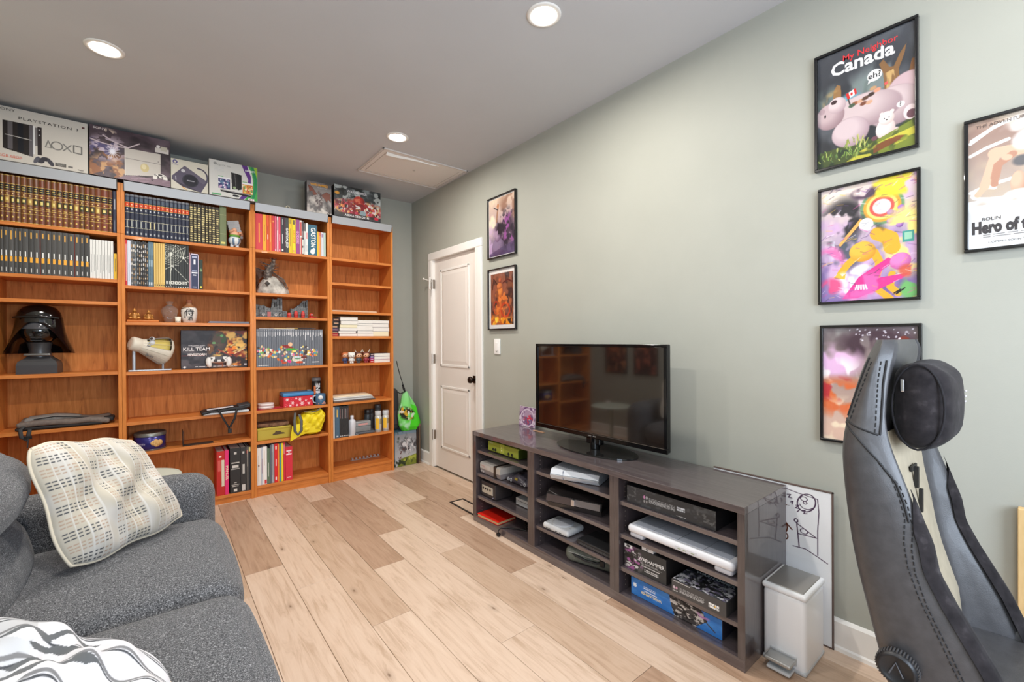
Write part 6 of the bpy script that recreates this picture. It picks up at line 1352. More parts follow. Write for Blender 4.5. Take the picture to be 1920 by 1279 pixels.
fs = [((j + 1) * nx + i, (j + 1) * nx + i + 1, j * nx + i + 1, j * nx + i) for j in range(ny - 1) for i in range(nx - 1)]
colored('bag_front', vs, fs, a.linear().reshape(-1, 3), PRINT_MATTE, t, smooth=True)
colored('bag_rear', [(x, -y * .9 + .0, z) for x, y, z in vs], [f[::-1] for f in fs], a.linear().reshape(-1, 3), PRINT_MATTE, t, smooth=True)
MB().tube([(-.05, 0, .39), (-.075, -.02, .43), (-.085, -.03, .46), (-.06, -.01, .41)], .011, 6, flat=.5).tube([(-.08, -.03, .455), (-.12, -.03, .58), (-.145, -.02, .70)], .004, 6).tube([(-.05, -.005, .385), (-.11, -.02, .375), (-.14, -.01, .40)], .005, 6).build('cord', K((40, 40, 40), .7), t)
t = thing('shoulder_bag', 'slim dark grey bag standing between bookcase and green bag', 'bag', (1.838, 4.225, .346))
MB().rbox((0, 0, .21), (.055, .06, .208), .03, 4, 5, fn=lambda p, q: [p[0] - .006 * q[2] + .006 * math.sin(q[2] * 4), p[1], p[2]]).build('bag_body', K((62, 60, 60), .75), t); MB().tube([(-.02, -.04, .40), (-.035, -.05, .50), (-.04, -.02, .56), (-.03, .03, .50), (-.02, .04, .41)], .006, 6, flat=.4).build('strap', K((34, 34, 36), .7), t); MB().bx(-.02, .04, -.066, -.058, .06, .20, .003).build('front_pocket', K((74, 72, 72), .75), t)

# ================================================================ things in the low cabinet
def X0(t): return t
def cth(name, label, cat, y, x, z, rz=0.0, group='game consoles in the low cabinet'):
    """things in the cabinet: local -x is towards the room, y runs along the wall"""
    return thing(name, label, cat, (x, y, z + .0006), (0, 0, rz), group)
def fr(t, s, size, col, y, z, x=-.0012, **kw): return text(s, size, K(col), t, TF((x, y, z), *SIDE), **kw)
za, zb_, zc_ = CZ['a'], CZ['b'], CZ['c']
# green translucent console
t = cth('game_console', 'translucent green game console with four controller ports', 'console', 2.272, 1.745, za[0])
GRN = M('green_shell', (128, 142, 44), .25, trans=.25, coat=.3)
MB().bx(.004, .27, -.162, .162, .004, .072, .006, k=2).build('shell', GRN, t)
MB().bx(0, .01, .03, .160, .006, .070, .004, k=2).bx(0, .01, -.160, -.02, .006, .070, .004, k=2).build('front_panel', M('green_front', (146, 158, 56), .3, coat=.2), t)
MB().bx(-.002, .012, -.018, .028, .008, .072, .004, k=2).build('centre_ridge', M('green_bright', (170, 178, 70), .3), t)
for y in (.10, .075, -.065, -.10): MB().lathe([(.010, 0), (.010, .002), (.007, .0025), (.006, .0005), (.001, .0005)], 14, T=TF((0, y, .022), *SIDE)).build('controller_port', K((40, 44, 24), .4), t)
for z in (.030, .048): MB().ell((-.002, .006, z), (.002, .006, .006), 12, 6).build('power_button', K((226, 226, 160), .3), t)
fr(t, 'XBOX', .013, (214, 220, 180), .12, .062); MB().bx(.0, .27, -.165, -.161, .004, .06, .001).build('side_vent', K((60, 72, 20), .5), t)
# grey two tone console
t = cth('game_console', 'boxy two tone grey game console with black stripe', 'console', 2.380, 1.722, za[1])
LG, DG = K((186, 180, 172), .45), K((140, 132, 132), .45)
MB().prism([(0, .036), (.195, .036), (.195, .078), (.012, .078), (.0, .070)], 'y', -.112, .115).build('upper_shell', LG, t)
MB().prism([(.008, .004), (.195, .004), (.195, .0355), (0, .0355)], 'y', -.112, .115).build('lower_shell', DG, t)
MB().bx(-.0012, .19, -.068, -.042, .004, .0792, .001).build('black_stripe', K((50, 38, 32), .4), t); MB().bx(-.0018, .0, .0, .11, .042, .068, .0006).build('cartridge_door', K((194, 190, 184), .45), t)
for y in (.10, .078): MB().bx(-.001, .006, y - .008, y + .008, .013, .024, .001).build('button', K((170, 162, 160), .5), t)
for y in (-.049, -.061): MB().bx(-.002, .004, y - .004, y + .004, .012, .028, .0006).build('controller_port', K((24, 20, 18), .5), t)
fr(t, 'Nintendo', .011, (176, 60, 60), .08, .0575, x=-.0024, ital=.15); fr(t, 'ENTERTAINMENT SYSTEM', .005, (176, 110, 110), .06, .048, x=-.0024)
# charcoal curved console
t = cth('game_console', 'charcoal game console with curved top and round grey ports', 'console', 2.135, 1.752, za[1])
CH = K((70, 66, 76), .4)
rs = []
for i in range(13):
    y = .108 - .216 * i / 12; k = math.exp(-((y) / .05) ** 2); h = .030 + .030 * k
    rs.append([(.0 + .012 * (abs(y) / .108) ** 3, y, .006), (-.004 * k, y, h * .55), (.012, y, h), (.09, y, h + .010), (.18, y, h + .004), (.19, y, .006)])
MB().rings(rs).build('shell', CH, t)
for s, y in ((1, .085), (1, .058), (1, -.045), (1, -.075)): MB().lathe([(.0115, 0), (.0115, .003), (.009, .0035), (.008, .001), (.001, .001)], 16, T=TF((.002, y, .020), *SIDE)).build('controller_port', K((170, 172, 176), .4), t)
MB().bx(-.007, .0, -.012, .014, .030, .046, .002).build('badge', K((150, 134, 60), .4), t)
for y in (.06, -.06): MB().ell((.016, y, .042), (.006, .008, .004), 10, 5).build('switch', K((50, 48, 54), .5), t)
MB().bx(.02, .05, -.02, .02, .064, .069, .001).build('cartridge_slot', K((40, 38, 44), .5), t)
# cube console
t = cth('game_console', 'dark cube shaped game console with silver port plate', 'console', 2.410, 1.724, za[2])
MB().rbox((.075, 0, .054), (.072, .082, .05), .006, 2, 1).build('shell', K((58, 52, 52), .4), t); MB().bx(-.001, .006, -.055, .066, .028, .078, .003, k=2).build('port_plate', K((190, 182, 166), .4), t)
for i in range(4): MB().lathe([(.0075, 0), (.0075, .002), (.001, .0022)], 14, T=TF((-.001, .048 - i * .026, .060), *SIDE)).build('controller_port', K((40, 36, 36), .4), t)
MB().lathe([(.055, .1035), (.058, .1055), (.05, .108)], 28, T=Matrix.Translation((.075, 0, 0))).build('disc_lid', K((64, 58, 60), .35), t); MB().tube([(.146, .05, .03), (.16, .05, .05), (.163, 0, .06), (.16, -.05, .05), (.146, -.05, .03)], .006, 8).build('handle', K((48, 44, 44), .4), t)
MB().bx(-.0012, .004, -.062, -.068 + .012, .012, .018, .0005).build('logo_mark', K((150, 150, 170)), t)
t = cth('game_console', 'slim white game console half hidden by the divider', 'console', 2.092, 1.80, za[2])
MB().rbox((.075, 0, .026), (.075, .112, .0225), .003, 2, 1).build('shell', K((206, 210, 212), .35), t); MB().bx(-.001, .002, -.10, .09, .030, .033, .0005).build('disc_slot', K((90, 92, 96), .4), t); MB().rbox((.07, 0, .0025), (.06, .10, .0025), .001, 1, 1).build('feet', K((130, 130, 132), .5), t)
# red book lying at the bottom, cable
t = thing('red_book', 'bright red hardback lying flat on the cabinet floor', 'book', (1.762, 2.383, .0472), (0, 0, .06))
MB().bx(-.064, .092, -.108, .108, 0, .003, .001).bx(-.064, .092, -.108, .108, .017, .020, .001).bx(.088, .092, -.108, .108, .003, .017, .001).build('cover', K((212, 34, 20), .4), t); MB().box(-.061, .088, -.105, .105, .003, .017).build('pages', K((206, 176, 128), .8), t)
t = thing('power_cable', 'black power cable looping in the cabinet and hanging its plug out', 'cable', (1.74, 2.15, .0472))
MB().tube([(.10, -.12, .006), (.05, -.06, .006), (.02, .0, .006), (-.02, .055, .006), (-.046, .075, .004), (-.060, .085, -.012), (-.062, .083, -.026)], .0032, 6).build('cord', BLACKM, t)
MB().tube([(.11 + .045 * math.cos(a_), -.05 + .05 * math.sin(a_), .005 + .0016 * a_) for a_ in [i * .4 for i in range(44)]], .003, 6).build('coil', BLACKM, t)
MB().rbox((-.063, .080, -.034), (.010, .012, .008), .003, 2, 1).cyl((-.066, .076, -.042), (-.066, .076, -.046), .0015, n=6).build('plug', BLACKM, t)
# white angular console
t = cth('game_console', 'angular white game console of two stacked slabs', 'console', 1.605, 1.700, zb_[0], .36)
PW_ = K((206, 210, 216), .3)
for z0, sh in ((.003, 0), (.030, .004)):
    for y0, y1 in ((-.137, .062), (.064, .137)):
        MB().prism([(.022 - sh * 3 + (.0 if z0 > .01 else -.0), z0), (.27, z0), (.262, z0 + .0245), (.004 + sh * 2 + (.012 if z0 > .01 else 0), z0 + .0245)], 'y', y0, y1).build('slab', PW_, t)
MB().box(.03, .255, -.13, .13, .027, .0305).build('mid_groove', K((40, 42, 46), .4), t); MB().box(.012, .02, .0622, .0638, .004, .05).build('light_bar', K((120, 130, 150), .3), t)
# black curved console
t = cth('game_console', 'bulky glossy black game console with curved flap', 'console', 1.622, 1.712, zb_[1], .30)
PB = M('piano_black', (30, 27, 27), .14, coat=.4)
MB().prism([(.0, .030), (.012, .070), (.05, .088), (.12, .094), (.24, .090), (.25, .03)], 'y', -.163, .163).build('upper_shell', PB, t)
MB().prism([(.022, .0), (.25, .0), (.25, .0295), (.008, .0295), (.016, .012)], 'y', -.158, .158).build('lower_shell', K((54, 50, 50), .3), t)
MB().prism([(-.004, .034), (.008, .068), (.012, .066), (.0, .033)], 'y', .0, .158).build('card_flap', M('flap_brown', (72, 60, 58), .25), t)
MB().prism([(-.003, .036), (.008, .066), (.011, .064), (.0, .035)], 'y', -.155, -.01).build('disc_front', M('flap_grey', (110, 102, 100), .25), t)
MB().bx(-.006, .004, -.014, .006, .034, .068, .002).build('centre_bar', CHROME, t); MB().bx(.004, .02, -.15, .15, .0295, .0325, .0005).build('chrome_line', M('dull_chrome', (150, 140, 136), .3, .8), t)
# small rounded console
t = cth('game_console', 'small rounded pale grey game console with round disc lid', 'console', 1.762, 1.785, zb_[2], .06)
MB().rbox((0, 0, .0185), (.072, .097, .018), .016, 4, 2).build('shell', K((206, 208, 210), .35), t); MB().lathe([(.060, .0365), (.062, .039), (.056, .0415), (.02, .042)], 32).build('disc_lid', K((196, 198, 204), .3), t)
for y in (.06, .04, -.01, -.04): MB().bx(-.0735, -.070, y - .007, y + .007, .010, .016, .0006).build('controller_port', K((110, 112, 114), .5), t)
for y in (.078, -.078): MB().ell((-.035, y, .0365), (.007, .007, .002), 12, 5).build('button', K((170, 172, 176), .4), t)
# slim black console, soft case
t = cth('game_console', 'slim matt black game console with ribbed front', 'console', 1.478, 1.715, zb_[2])
MB().bx(0, .15, -.114, .114, .004, .028, .002).build('shell', K((42, 42, 44), .5), t)
b = MB()
for i in range(30): b.box(-.002, .0, -.105 + i * .007, -.102 + i * .007, .006, .018)
o = b.build('front_ribs', K((84, 82, 82), .5), t); o['kind'] = 'stuff'; MB().bx(-.001, .151, -.115, .115, .0185, .020, .0005).build('seam', K((20, 20, 20), .5), t)
t = cth('carry_case', 'soft grey green carry case with handle on the cabinet floor', 'case', 1.548, 1.83, .0466, .30, None)
CG = texmat('case_fabric', [(0.3, (88, 92, 84)), (0.7, (108, 112, 104))], nscale=80, rough=.8, bump=.2)
MB().rbox((0, 0, .042), (.075, .165, .0415), .035, 4, 4).build('case_body', CG, t); MB().tube([(-.066, .12, .055), (-.079, .09, .05), (-.084, .03, .042), (-.080, -.03, .042), (-.066, -.05, .05)], .0085, 8, flat=.6).build('handle', K((36, 36, 36), .6), t)
MB().tube([(-.072, .14, .058), (-.0755, .06, .058), (-.0755, -.06, .058), (-.070, -.14, .058)], .0025, 6).build('zip', K((150, 150, 146), .4), t); MB().bx(-.084, -.074, -.07, -.045, .030, .062, .003).build('clasp', BLACKM, t)
# long dark box
def cbox(name, label, y0, y1, x, dep, z, h, art, side, cat='box', rz=0, group='boxed games in the low cabinet', topart=None):
    t = thing(name, label, cat, (x, (y0 + y1) / 2, z + .0006), (0, 0, rz), group); L = y1 - y0
    MB().bx(0, dep, -L / 2, L / 2, 0, h, .002).build('carton', K(side, .45), t)
    panel('front_print', art, TF((-.0009, 0, h / 2), *SIDE), L * .992, h * .985, t)
    if topart is not None: panel('lid_print', topart, TF((dep / 2, 0, h + .0009), (0, -1, 0), (1, 0, 0)), L * .98, dep * .97, t)
    return t
a = Art(220, 44, (58, 58, 60), .427 / .078); a.cloud((78, 80, 82), 14, 4, 3, .5, .7); a.cloud((110, 112, 112), 26, 6, 5, .62, .7, .7, (a.U < .12) + (a.U > .82) * 1.0)
a.lines(.28, .58, .38, .70, 5, (176, 178, 180), .9, 3, .5); a.ell(.225, .42, .012, .10, (190, 130, 170)); a.ell(.255, .42, .012, .10, (160, 160, 164)); a.ell(.225, .65, .010, .08, (150, 150, 150)); a.ell(.255, .65, .010, .08, (150, 150, 150)); a.lines(.605, .69, .36, .60, 2, (200, 206, 214), 1, 5, .8); a.lines(.60, .70, .84, .90, 1, (206, 206, 206))
cbox('game_box', 'long dark grey boxed game on the highest cabinet shelf', .853, 1.279, 1.722, .20, zc_[0], .079, a, (34, 32, 34))
# balance board
t = thing('balance_board', 'white balance board lying across the cabinet shelf', 'balance board', (1.835, 1.024, zc_[1] + .0006), group=None)
BW = K((226, 228, 234), .3)
MB().rbox((0, 0, .040), (.128, .245, .019), .017, 4, 3).build('deck_shell', BW, t)
MB().rbox((.0, 0, .0585), (.105, .222, .0022), .002, 1, 1).build('top_pad', K((178, 184, 196), .45), t)
for (x0, x1, y0, y1) in ((-.106, .106, -.0012, .0012), (-.106, .106, .115, .1165), (-.106, .106, -.1165, -.115)): MB().bx(x0, x1, y0, y1, .0600, .0613, .0004).build('pad_groove', K((120, 124, 132), .5), t)
for sy in (-1, 1):
    for sx in (-1, 1): MB().rbox((sx * .08, sy * .20, .013), (.040, .036, .0125), .010, 3, 1).build('foot', K((196, 198, 206), .35), t)
MB().bx(-.1285, -.126, -.10, .0, .030, .046, .001).build('front_badge', K((210, 212, 218), .3), t)
b = MB()
for y in (-.02, -.045, -.08): b.bx(-.1295, -.128, y - .008, y + .008, .036, .039, .0004)
b.build('badge_print', K((150, 160, 130), .4), t)
# three boxed games
a = Art(140, 76, (58, 58, 58), .222 / .115); mk = a.em(.20, .55, .24, .5, 0, .5); a.cloud((206, 204, 206), 10, 8, 3, .52, .56, .95, mk); a.cloud((160, 90, 150), 8, 7, 4, .55, .6, .95, mk); a.cloud((30, 28, 30), 9, 9, 6, .55, .6, .9, mk); a.rect(.0, 0, .20, .14, (220, 220, 222)); a.ell(.10, .07, .05, .06, (70, 70, 70)); a.lines(.45, .85, .62, .68, 1, (200, 200, 200)); a.lines(.50, .82, .74, .86, 2, (206, 206, 206), 1, 4, .6); a.line([(.42, .56), (.90, .56)], .006, (150, 150, 150))
t = cbox('game_box', 'dark boxed game with pale purple figures behind the spiky lid box', 1.073, 1.294, 1.722, .17, zc_[2], .112, a, (40, 38, 38))
fr(t, 'WARHAMMER', .022, (226, 226, 226), -.035, .070, x=-.0018, bold=.02, sx=.95); fr(t, 'AGE OF SIGMAR', .009, (200, 200, 200), -.035, .054, x=-.0018)
t = thing('dice_box', 'tiny white printed box on the dark purple figured game', 'box', (1.724, 1.170, zc_[2] + .1130)); MB().bx(0, .05, -.03, .03, 0, .022, .001).build('carton', K((222, 222, 224), .4), t); text('ID', .014, K((60, 60, 60)), t, TF((-.0012, .0, .011), *SIDE), bold=.02)
a = Art(150, 40, (78, 76, 76), .232 / .058); a.lines(.16, .62, .42, .78, 5, (190, 190, 190), .9, 5, .5); a.lines(.70, .88, .46, .80, 2, (236, 236, 236), 1, 6, .8); a.ell(.81, .60, .012, .06, (226, 180, 60)); a.ell(.05, .55, .02, .1, (206, 190, 200)); a.ell(.10, .55, .02, .1, (196, 150, 170)); a.lines(.03, .12, .74, .86, 1, (210, 210, 210)); a.lines(.04, .36, .05, .16, 1, (200, 200, 200))
b2 = Art(130, 90, (58, 62, 66), .232 / .15); b2.cloud((30, 30, 32), 10, 7, 3, .45, .55); b2.cloud((176, 176, 182), 18, 12, 5, .54, .58, .95, a_ if False else (b2.V > .22) * 1.0); b2.cloud((110, 104, 130), 14, 10, 6, .58, .63, .8); b2.rect(0, 0, 1, .18, (44, 70, 84)); b2.cloud((30, 34, 40), 8, 4, 8, .5, .6, .9, (b2.V < .2) * 1.0)
t = cbox('game_box', 'grey boxed game with spiky dark lid picture', .803, 1.035, 1.700, .15, zc_[2], .058, a, (62, 60, 60), topart=b2)
text('WARHAMMER', .026, K((206, 216, 222)), t, TF((.128, -.01, .0604), (0, -1, 0), (1, 0, 0)), bold=.02, sx=1.0)
a = Art(220, 48, (54, 120, 200), .435 / .079); a.cloud((70, 138, 214), 8, 3, 3, .4, .7); mk = a.pm([(.46, .0), (.80, .0), (.86, .45), (.74, 1), (.52, 1), (.48, .5)]); a.mix(mk, (70, 66, 66)); a.cloud((206, 200, 196), 20, 8, 5, .52, .56, .95, mk); a.cloud((30, 28, 30), 18, 7, 6, .55, .6, .95, mk); a.cloud((190, 130, 190), 10, 5, 7, .5, .6, .8, a.em(.82, .2, .06, .3, 0, .5)); a.line([(.82, .42), (.93, .78)], .03, (70, 60, 56))
for k in range(4): a.line([(.05 - .02 * math.cos(k * PI / 4), .42 - .11 * math.sin(k * PI / 4)), (.05 + .02 * math.cos(k * PI / 4), .42 + .11 * math.sin(k * PI / 4))], .03, (236, 240, 246))
a.lines(.16, .30, .24, .44, 2, (226, 230, 240), .9, 3, .6); a.lines(.17, .32, .48, .56, 1, (230, 230, 236), 1, 4, .9)
t = cbox('game_box', 'bright blue boxed game lying at the bottom of the cabinet', .838, 1.272, 1.742, .22, .046, .081, a, (44, 40, 50))
text('WARHAMMER', .017, K((240, 226, 190)), t, TF((-.0018, .108, .029), (0, 1, 0), (0, 0, -1)), bold=.02)
# card behind the television
a = Art(60, 56, (176, 150, 178)); a.cloud((220, 206, 226), 4, 4, 3, .45, .6); a.cloud((120, 90, 130), 6, 6, 5, .5, .6); a.cloud((206, 60, 80), 8, 8, 6, .58, .62, .9, a.em(.6, .7, .3, .3, 0, .5)); a.ring(.5, .55, .4, .42, .03, (216, 200, 220))
t = thing('picture_card', 'small pink and violet picture card leaning on the wall behind the television', 'card', (2.07, 2.405, .6206), (0, .08, 0)); MB().bx(0, .003, -.088, .088, 0, .142, .0005).build('card_stock', K((206, 200, 206)), t); panel('card_print', a, TF((-.0006, 0, .071), *SIDE), .174, .139, t, PRINT_GLOSS)
tag(MB().bx(-.012, .012, -.05, .05, 0, .003, .001).build('remote_strip', K((190, 150, 120)), None, (2.02, 2.22, .6206)), 'short tan strip lying by the television corner', 'strip')

# ================================================================ switch plate
t = thing('light_switch', 'white rocker switch plate between door and television', 'switch', (XR, 2.822, 1.194))
MB().rbox((-.004, 0, 0), (.004, .040, .062), .003, 2, 1).build('plate', M('switch_white', (240, 240, 238), .3), t); MB().bx(-.011, -.007, -.017, .017, -.034, .034, .002).build('rocker', M('switch_white', (240, 240, 238), .3), t); MB().bx(-.0116, -.0105, -.006, .006, -.042, -.039, .0004).build('indicator', K((90, 90, 90)), t)
t = thing('wall_outlet', 'white wall outlet low behind the side table', 'outlet', (XL, 3.72, .38)); MB().rbox((.003, 0, 0), (.003, .037, .058), .002, 2, 1).build('plate', M('switch_white', (240, 240, 238), .3), t)
for z in (-.022, .022): MB().bx(.006, .0075, -.014, .014, z - .013, z + .013, .001).build('socket', K((226, 226, 224), .4), t)

# ================================================================ framed posters
PANE = bpy.data.materials.new('poster_glazing'); PANE.use_nodes = True
_n = PANE.node_tree; _n.nodes.remove(_n.nodes['Principled BSDF']); _o = _n.nodes['Material Output']
_mx = _n.nodes.new('ShaderNodeMixShader'); _tr = _n.nodes.new('ShaderNodeBsdfTransparent'); _gl = _n.nodes.new('ShaderNodeBsdfGlossy'); _gl.inputs['Roughness'].default_value = .03; _fr = _n.nodes.new('ShaderNodeFresnel'); _fr.inputs[0].default_value = 1.4
_ge = _n.nodes.new('ShaderNodeNewGeometry'); _ml = _n.nodes.new('ShaderNodeMath'); _ml.operation = 'SUBTRACT'; _ml.use_clamp = True
_n.links.new(_fr.outputs[0], _ml.inputs[0]); _n.links.new(_ge.outputs['Backfacing'], _ml.inputs[1]); _n.links.new(_ml.outputs[0], _mx.inputs[0]); _n.links.new(_tr.outputs[0], _mx.inputs[1]); _n.links.new(_gl.outputs[0], _mx.inputs[2]); _n.links.new(_mx.outputs[0], _o.inputs[0])
FRB = M('frame_black', (18, 18, 19), .25, coat=.3)
def poster(label, x, yc, zc, w_, h, art, face=-1, fw=.0105, mat_border=0.0, tilt=0.0):
    """frame hung flat on a wall; face -1 looks to -x, +1 to +x"""
    t = thing('framed_poster', label, 'poster', (x, yc, zc - h / 2), (0, 0, 0 if face < 0 else PI), group='black framed posters')
    b = MB()
    for (y0, y1, z0, z1) in ((-w_ / 2, w_ / 2, 0, fw), (-w_ / 2, w_ / 2, h - fw, h), (-w_ / 2, -w_ / 2 + fw, fw, h - fw), (w_ / 2 - fw, w_ / 2, fw, h - fw)): b.bx(-.020, -.001, y0, y1, z0, z1, .002)
    b.build('frame', FRB, t)
    MB().box(-.008, -.002, -w_ / 2 + fw * .5, w_ / 2 - fw * .5, fw * .5, h - fw * .5).build('backing', K((226, 224, 222), .6), t)
    ww, hh = w_ - 2 * fw, h - 2 * fw
    panel('print', art, TF((-.0092, 0, h / 2), *SIDE), ww - 2 * mat_border, hh - 2 * mat_border * 1.3, t, PRINT)
    MB().box(-.0135, -.0125, -w_ / 2 + fw, w_ / 2 - fw, fw, h - fw).build('glazing', PANE, t)
    t['_w'] = ww; t['_h'] = hh
    return t
def pt(t, s, size, col, u, v, h, **kw):
    return text(s, size, K(col), t, TF((-.0102, .5 * t['_w'] - u * t['_w'], h - .0105 - v * t['_h']), *SIDE), **kw)
# poster 1: sleeping polar bear
a = Art(200, 300, (58, 60, 66), .298 / .45)
a.vgrad((74, 76, 82), (44, 46, 50), 0, .5); a.cloud((96, 100, 106), 5, 5, 3, .5, .75, .7); a.cloud((140, 150, 150), 6, 5, 4, .48, .65, .8, a.em(.75, .38, .5, .14, 0, .8)); a.cloud((120, 136, 130), 6, 5, 6, .5, .65, .7, a.em(.3, .42, .4, .12, 0, .8))
a.poly([(.72, .60), (.70, .34), (.66, .25), (.70, .22), (.76, .30), (.80, .31), (.86, .22), (.92, .16), (.90, .24), (.85, .34), (.86, .56)], (132, 96, 60)); a.cloud((206, 170, 110), 14, 6, 8, .5, .6, .9, a.pm([(.74, .60), (.72, .34), (.80, .33), (.83, .5)])); a.poly([(.17, .46), (.18, .34), (.22, .29), (.26, .31), (.27, .46)], (150, 112, 70)); a.cloud((196, 160, 100), 9, 6, 9, .5, .6, .9, a.em(.17, .42, .1, .08, 0, .6)); a.poly([(.94, .4), (.97, .30), (1, .30), (1, .5)], (120, 80, 44))
a.ell(.36, .46, .11, .06, (110, 160, 176), 0, .6)
a.poly([(0, .86), (.4, .84), (.75, .86), (1, .74), (1, 1), (0, 1)], (66, 78, 40))
WB, WD = (204, 184, 184), (146, 120, 126)
a.ball(.94, .52, .20, .13, (198, 170, 174), (128, 100, 108), -.3); a.ball(.80, .63, .28, .16, WB, WD, .05); a.ball(.52, .59, .36, .145, (206, 186, 186), (148, 122, 128), .06); a.ball(.14, .55, .16, .115, (196, 172, 174), (140, 112, 118), -.1); a.ball(.22, .47, .10, .07, (220, 200, 200), (170, 144, 150), -.25); a.ell(.05, .485, .035, .025, (176, 150, 154)); a.ell(.185, .435, .035, .018, (64, 44, 46), -.2); a.ell(.085, .535, .010, .016, (40, 30, 34))
a.ball(.36, .74, .20, .125, (208, 188, 190), (146, 118, 128), .25, -.2, -.3); a.ell(.955, .72, .065, .06, (222, 204, 204)); a.ell(.965, .735, .045, .035, (104, 70, 78))
a.ball(.72, .80, .095, .085, (234, 218, 212), (190, 168, 164)); a.ball(.73, .715, .075, .055, (238, 224, 218), (200, 178, 172)); a.ell(.685, .672, .02, .015, (228, 210, 204)); a.ell(.785, .668, .02, .015, (228, 210, 204)); a.ell(.71, .715, .007, .006, (30, 24, 26)); a.ell(.755, .712, .007, .006, (30, 24, 26)); a.ell(.733, .728, .008, .005, (40, 30, 32)); a.ell(.61, .855, .03, .018, (110, 70, 80)); a.ell(.82, .825, .03, .015, (206, 186, 182))
for (u, v, c) in ((.41, .505, (150, 90, 60)), (.47, .50, (206, 160, 130)), (.52, .49, (90, 60, 46)), (.58, .475, (60, 44, 38)), (.50, .53, (120, 70, 50)), (.56, .535, (206, 160, 130)), (.64, .455, (226, 150, 120)), (.60, .43, (190, 150, 110)), (.38, .515, (70, 90, 70))): a.ell(u, v, .035, .016, c, -.2, .4)
a.line([(.33, .42), (.36, .50)], .005, (60, 50, 46)); a.poly([(.315, .40), (.42, .375), (.435, .425), (.335, .45)], (236, 228, 226)); a.poly([(.315, .40), (.345, .393), (.362, .445), (.335, .45)], (206, 44, 40)); a.poly([(.398, .38), (.42, .375), (.435, .425), (.412, .43)], (206, 44, 40)); a.ell(.377, .413, .013, .013, (206, 44, 40)); a.poly([(.71, .42), (.74, .41), (.745, .435), (.715, .44)], (220, 90, 90))
a.ell(.615, .325, .075, .048, (238, 236, 234), -.15); a.poly([(.56, .345), (.545, .385), (.60, .36)], (238, 236, 234)); a.ell(.865, .635, .038, .024, (236, 230, 230))
a.cloud((120, 132, 50), 9, 5, 11, .46, .56, .95, a.pm([(.35, .95), (.6, .88), (1, .78), (1, 1), (.2, 1)])); a.cloud((206, 196, 70), 5, 12, 12, .54, .60, .9, a.pm([(.3, 1), (.45, .93), (1, .84), (1, .92), (.5, 1)])); a.cloud((40, 54, 36), 10, 7, 13, .48, .56, .95, a.pm([(0, .86), (.32, .88), (.5, .95), (.2, 1), (0, 1)])); a.strokes(60, .02, .55, .86, .97, .03, .0035, [(120, 150, 70), (80, 110, 60), (170, 180, 100)], 6, (-2.2, -1.0)); a.strokes(18, .3, .6, .82, .90, .05, .004, [(190, 190, 110), (140, 150, 70)], 7, (-2.0, -1.1)); a.cloud((120, 66, 40), 4, 12, 15, .56, .62, .9, a.pm([(.6, .92), (.9, .86), (.95, .90), (.6, .98)]))
t1 = poster('large poster of a polar bear asleep, highest on the wall above the chair', XR, .4685, 2.162, .318, .470, a)
pt(t1, 'My Neighbor', .034, (226, 50, 56), .56, .084, .470, bold=.005, sx=.92); pt(t1, 'Canada', .070, (226, 224, 224), .48, .158, .470, bold=.03, sx=.94); pt(t1, 'eh?', .030, (30, 28, 30), .615, .325, .470, bold=.01); pt(t1, '?', .022, (40, 36, 38), .865, .635, .470, bold=.01)
# poster 2: colourful swirl
a = Art(200, 300, (176, 140, 190), .298 / .447)
a.vgrad((226, 206, 196), (130, 110, 166)); a.cloud((206, 170, 206), 4, 5, 3, .45, .65); a.cloud((110, 84, 150), 4, 4, 5, .5, .65, .9, a.em(.6, .72, .6, .25, 0, .8)); a.cloud((240, 226, 206), 4, 4, 8, .5, .65, .9, a.em(.2, .2, .4, .25, 0, .8))
for r, c in ((.24, (110, 150, 110)), (.205, (226, 160, 60)), (.17, (230, 214, 120)), (.135, (220, 90, 80)), (.10, (240, 206, 206)), (.06, (246, 240, 240))): a.ell(.66, .23, r / a.a * .62, r * .62, c, .3)
for i in range(26): an = i * .9; rr = .02 + .0045 * i; a.ball(.87 + rr / a.a * 1.0 * math.cos(an) * .72, .33 + rr * .62 * math.sin(an), .035, .022, (170, 120, 190), (104, 62, 130))
a.cloud((40, 38, 44), 5, 6, 11, .40, .5, .97, a.em(.24, .30, .24, .20, .3, .5)); a.cloud((180, 150, 196), 7, 7, 12, .5, .58, .9, a.em(.2, .28, .15, .1, .3, .5)); a.cloud((70, 80, 92), 6, 7, 13, .46, .56, .9, a.em(.28, .58, .20, .16, .3, .5)); a.cloud((226, 228, 240), 9, 9, 14, .58, .62, .8, a.em(.3, .55, .2, .15, 0, .5))
a.cloud((236, 214, 60), 5, 6, 17, .44, .55, .95, a.em(.80, .07, .30, .09, 0, .4)); a.cloud((246, 226, 130), 4, 8, 18, .45, .56, .95, a.em(.90, .52, .22, .28, 0, .5)); a.rect(.86, .46, .97, .55, (70, 150, 140)); a.rect(.88, .475, .95, .53, (150, 200, 170))
for p, w_ in (([(.40, .62), (.30, .68), (.22, .76), (.24, .82)], .028), ([(.58, .60), (.64, .70), (.60, .80)], .03), ([(.62, .45), (.74, .50), (.76, .58)], .055), ([(.76, .80), (.74, .90), (.82, .96)], .025), ([(.62, .92), (.74, 1.0)], .025)): a.line(p, w_, (236, 170, 50))
a.ball(.46, .585, .14, .085, (240, 184, 70), (206, 140, 40)); a.poly([(.20, .50), (.44, .30), (.47, .32), (.22, .52)], (236, 170, 90))
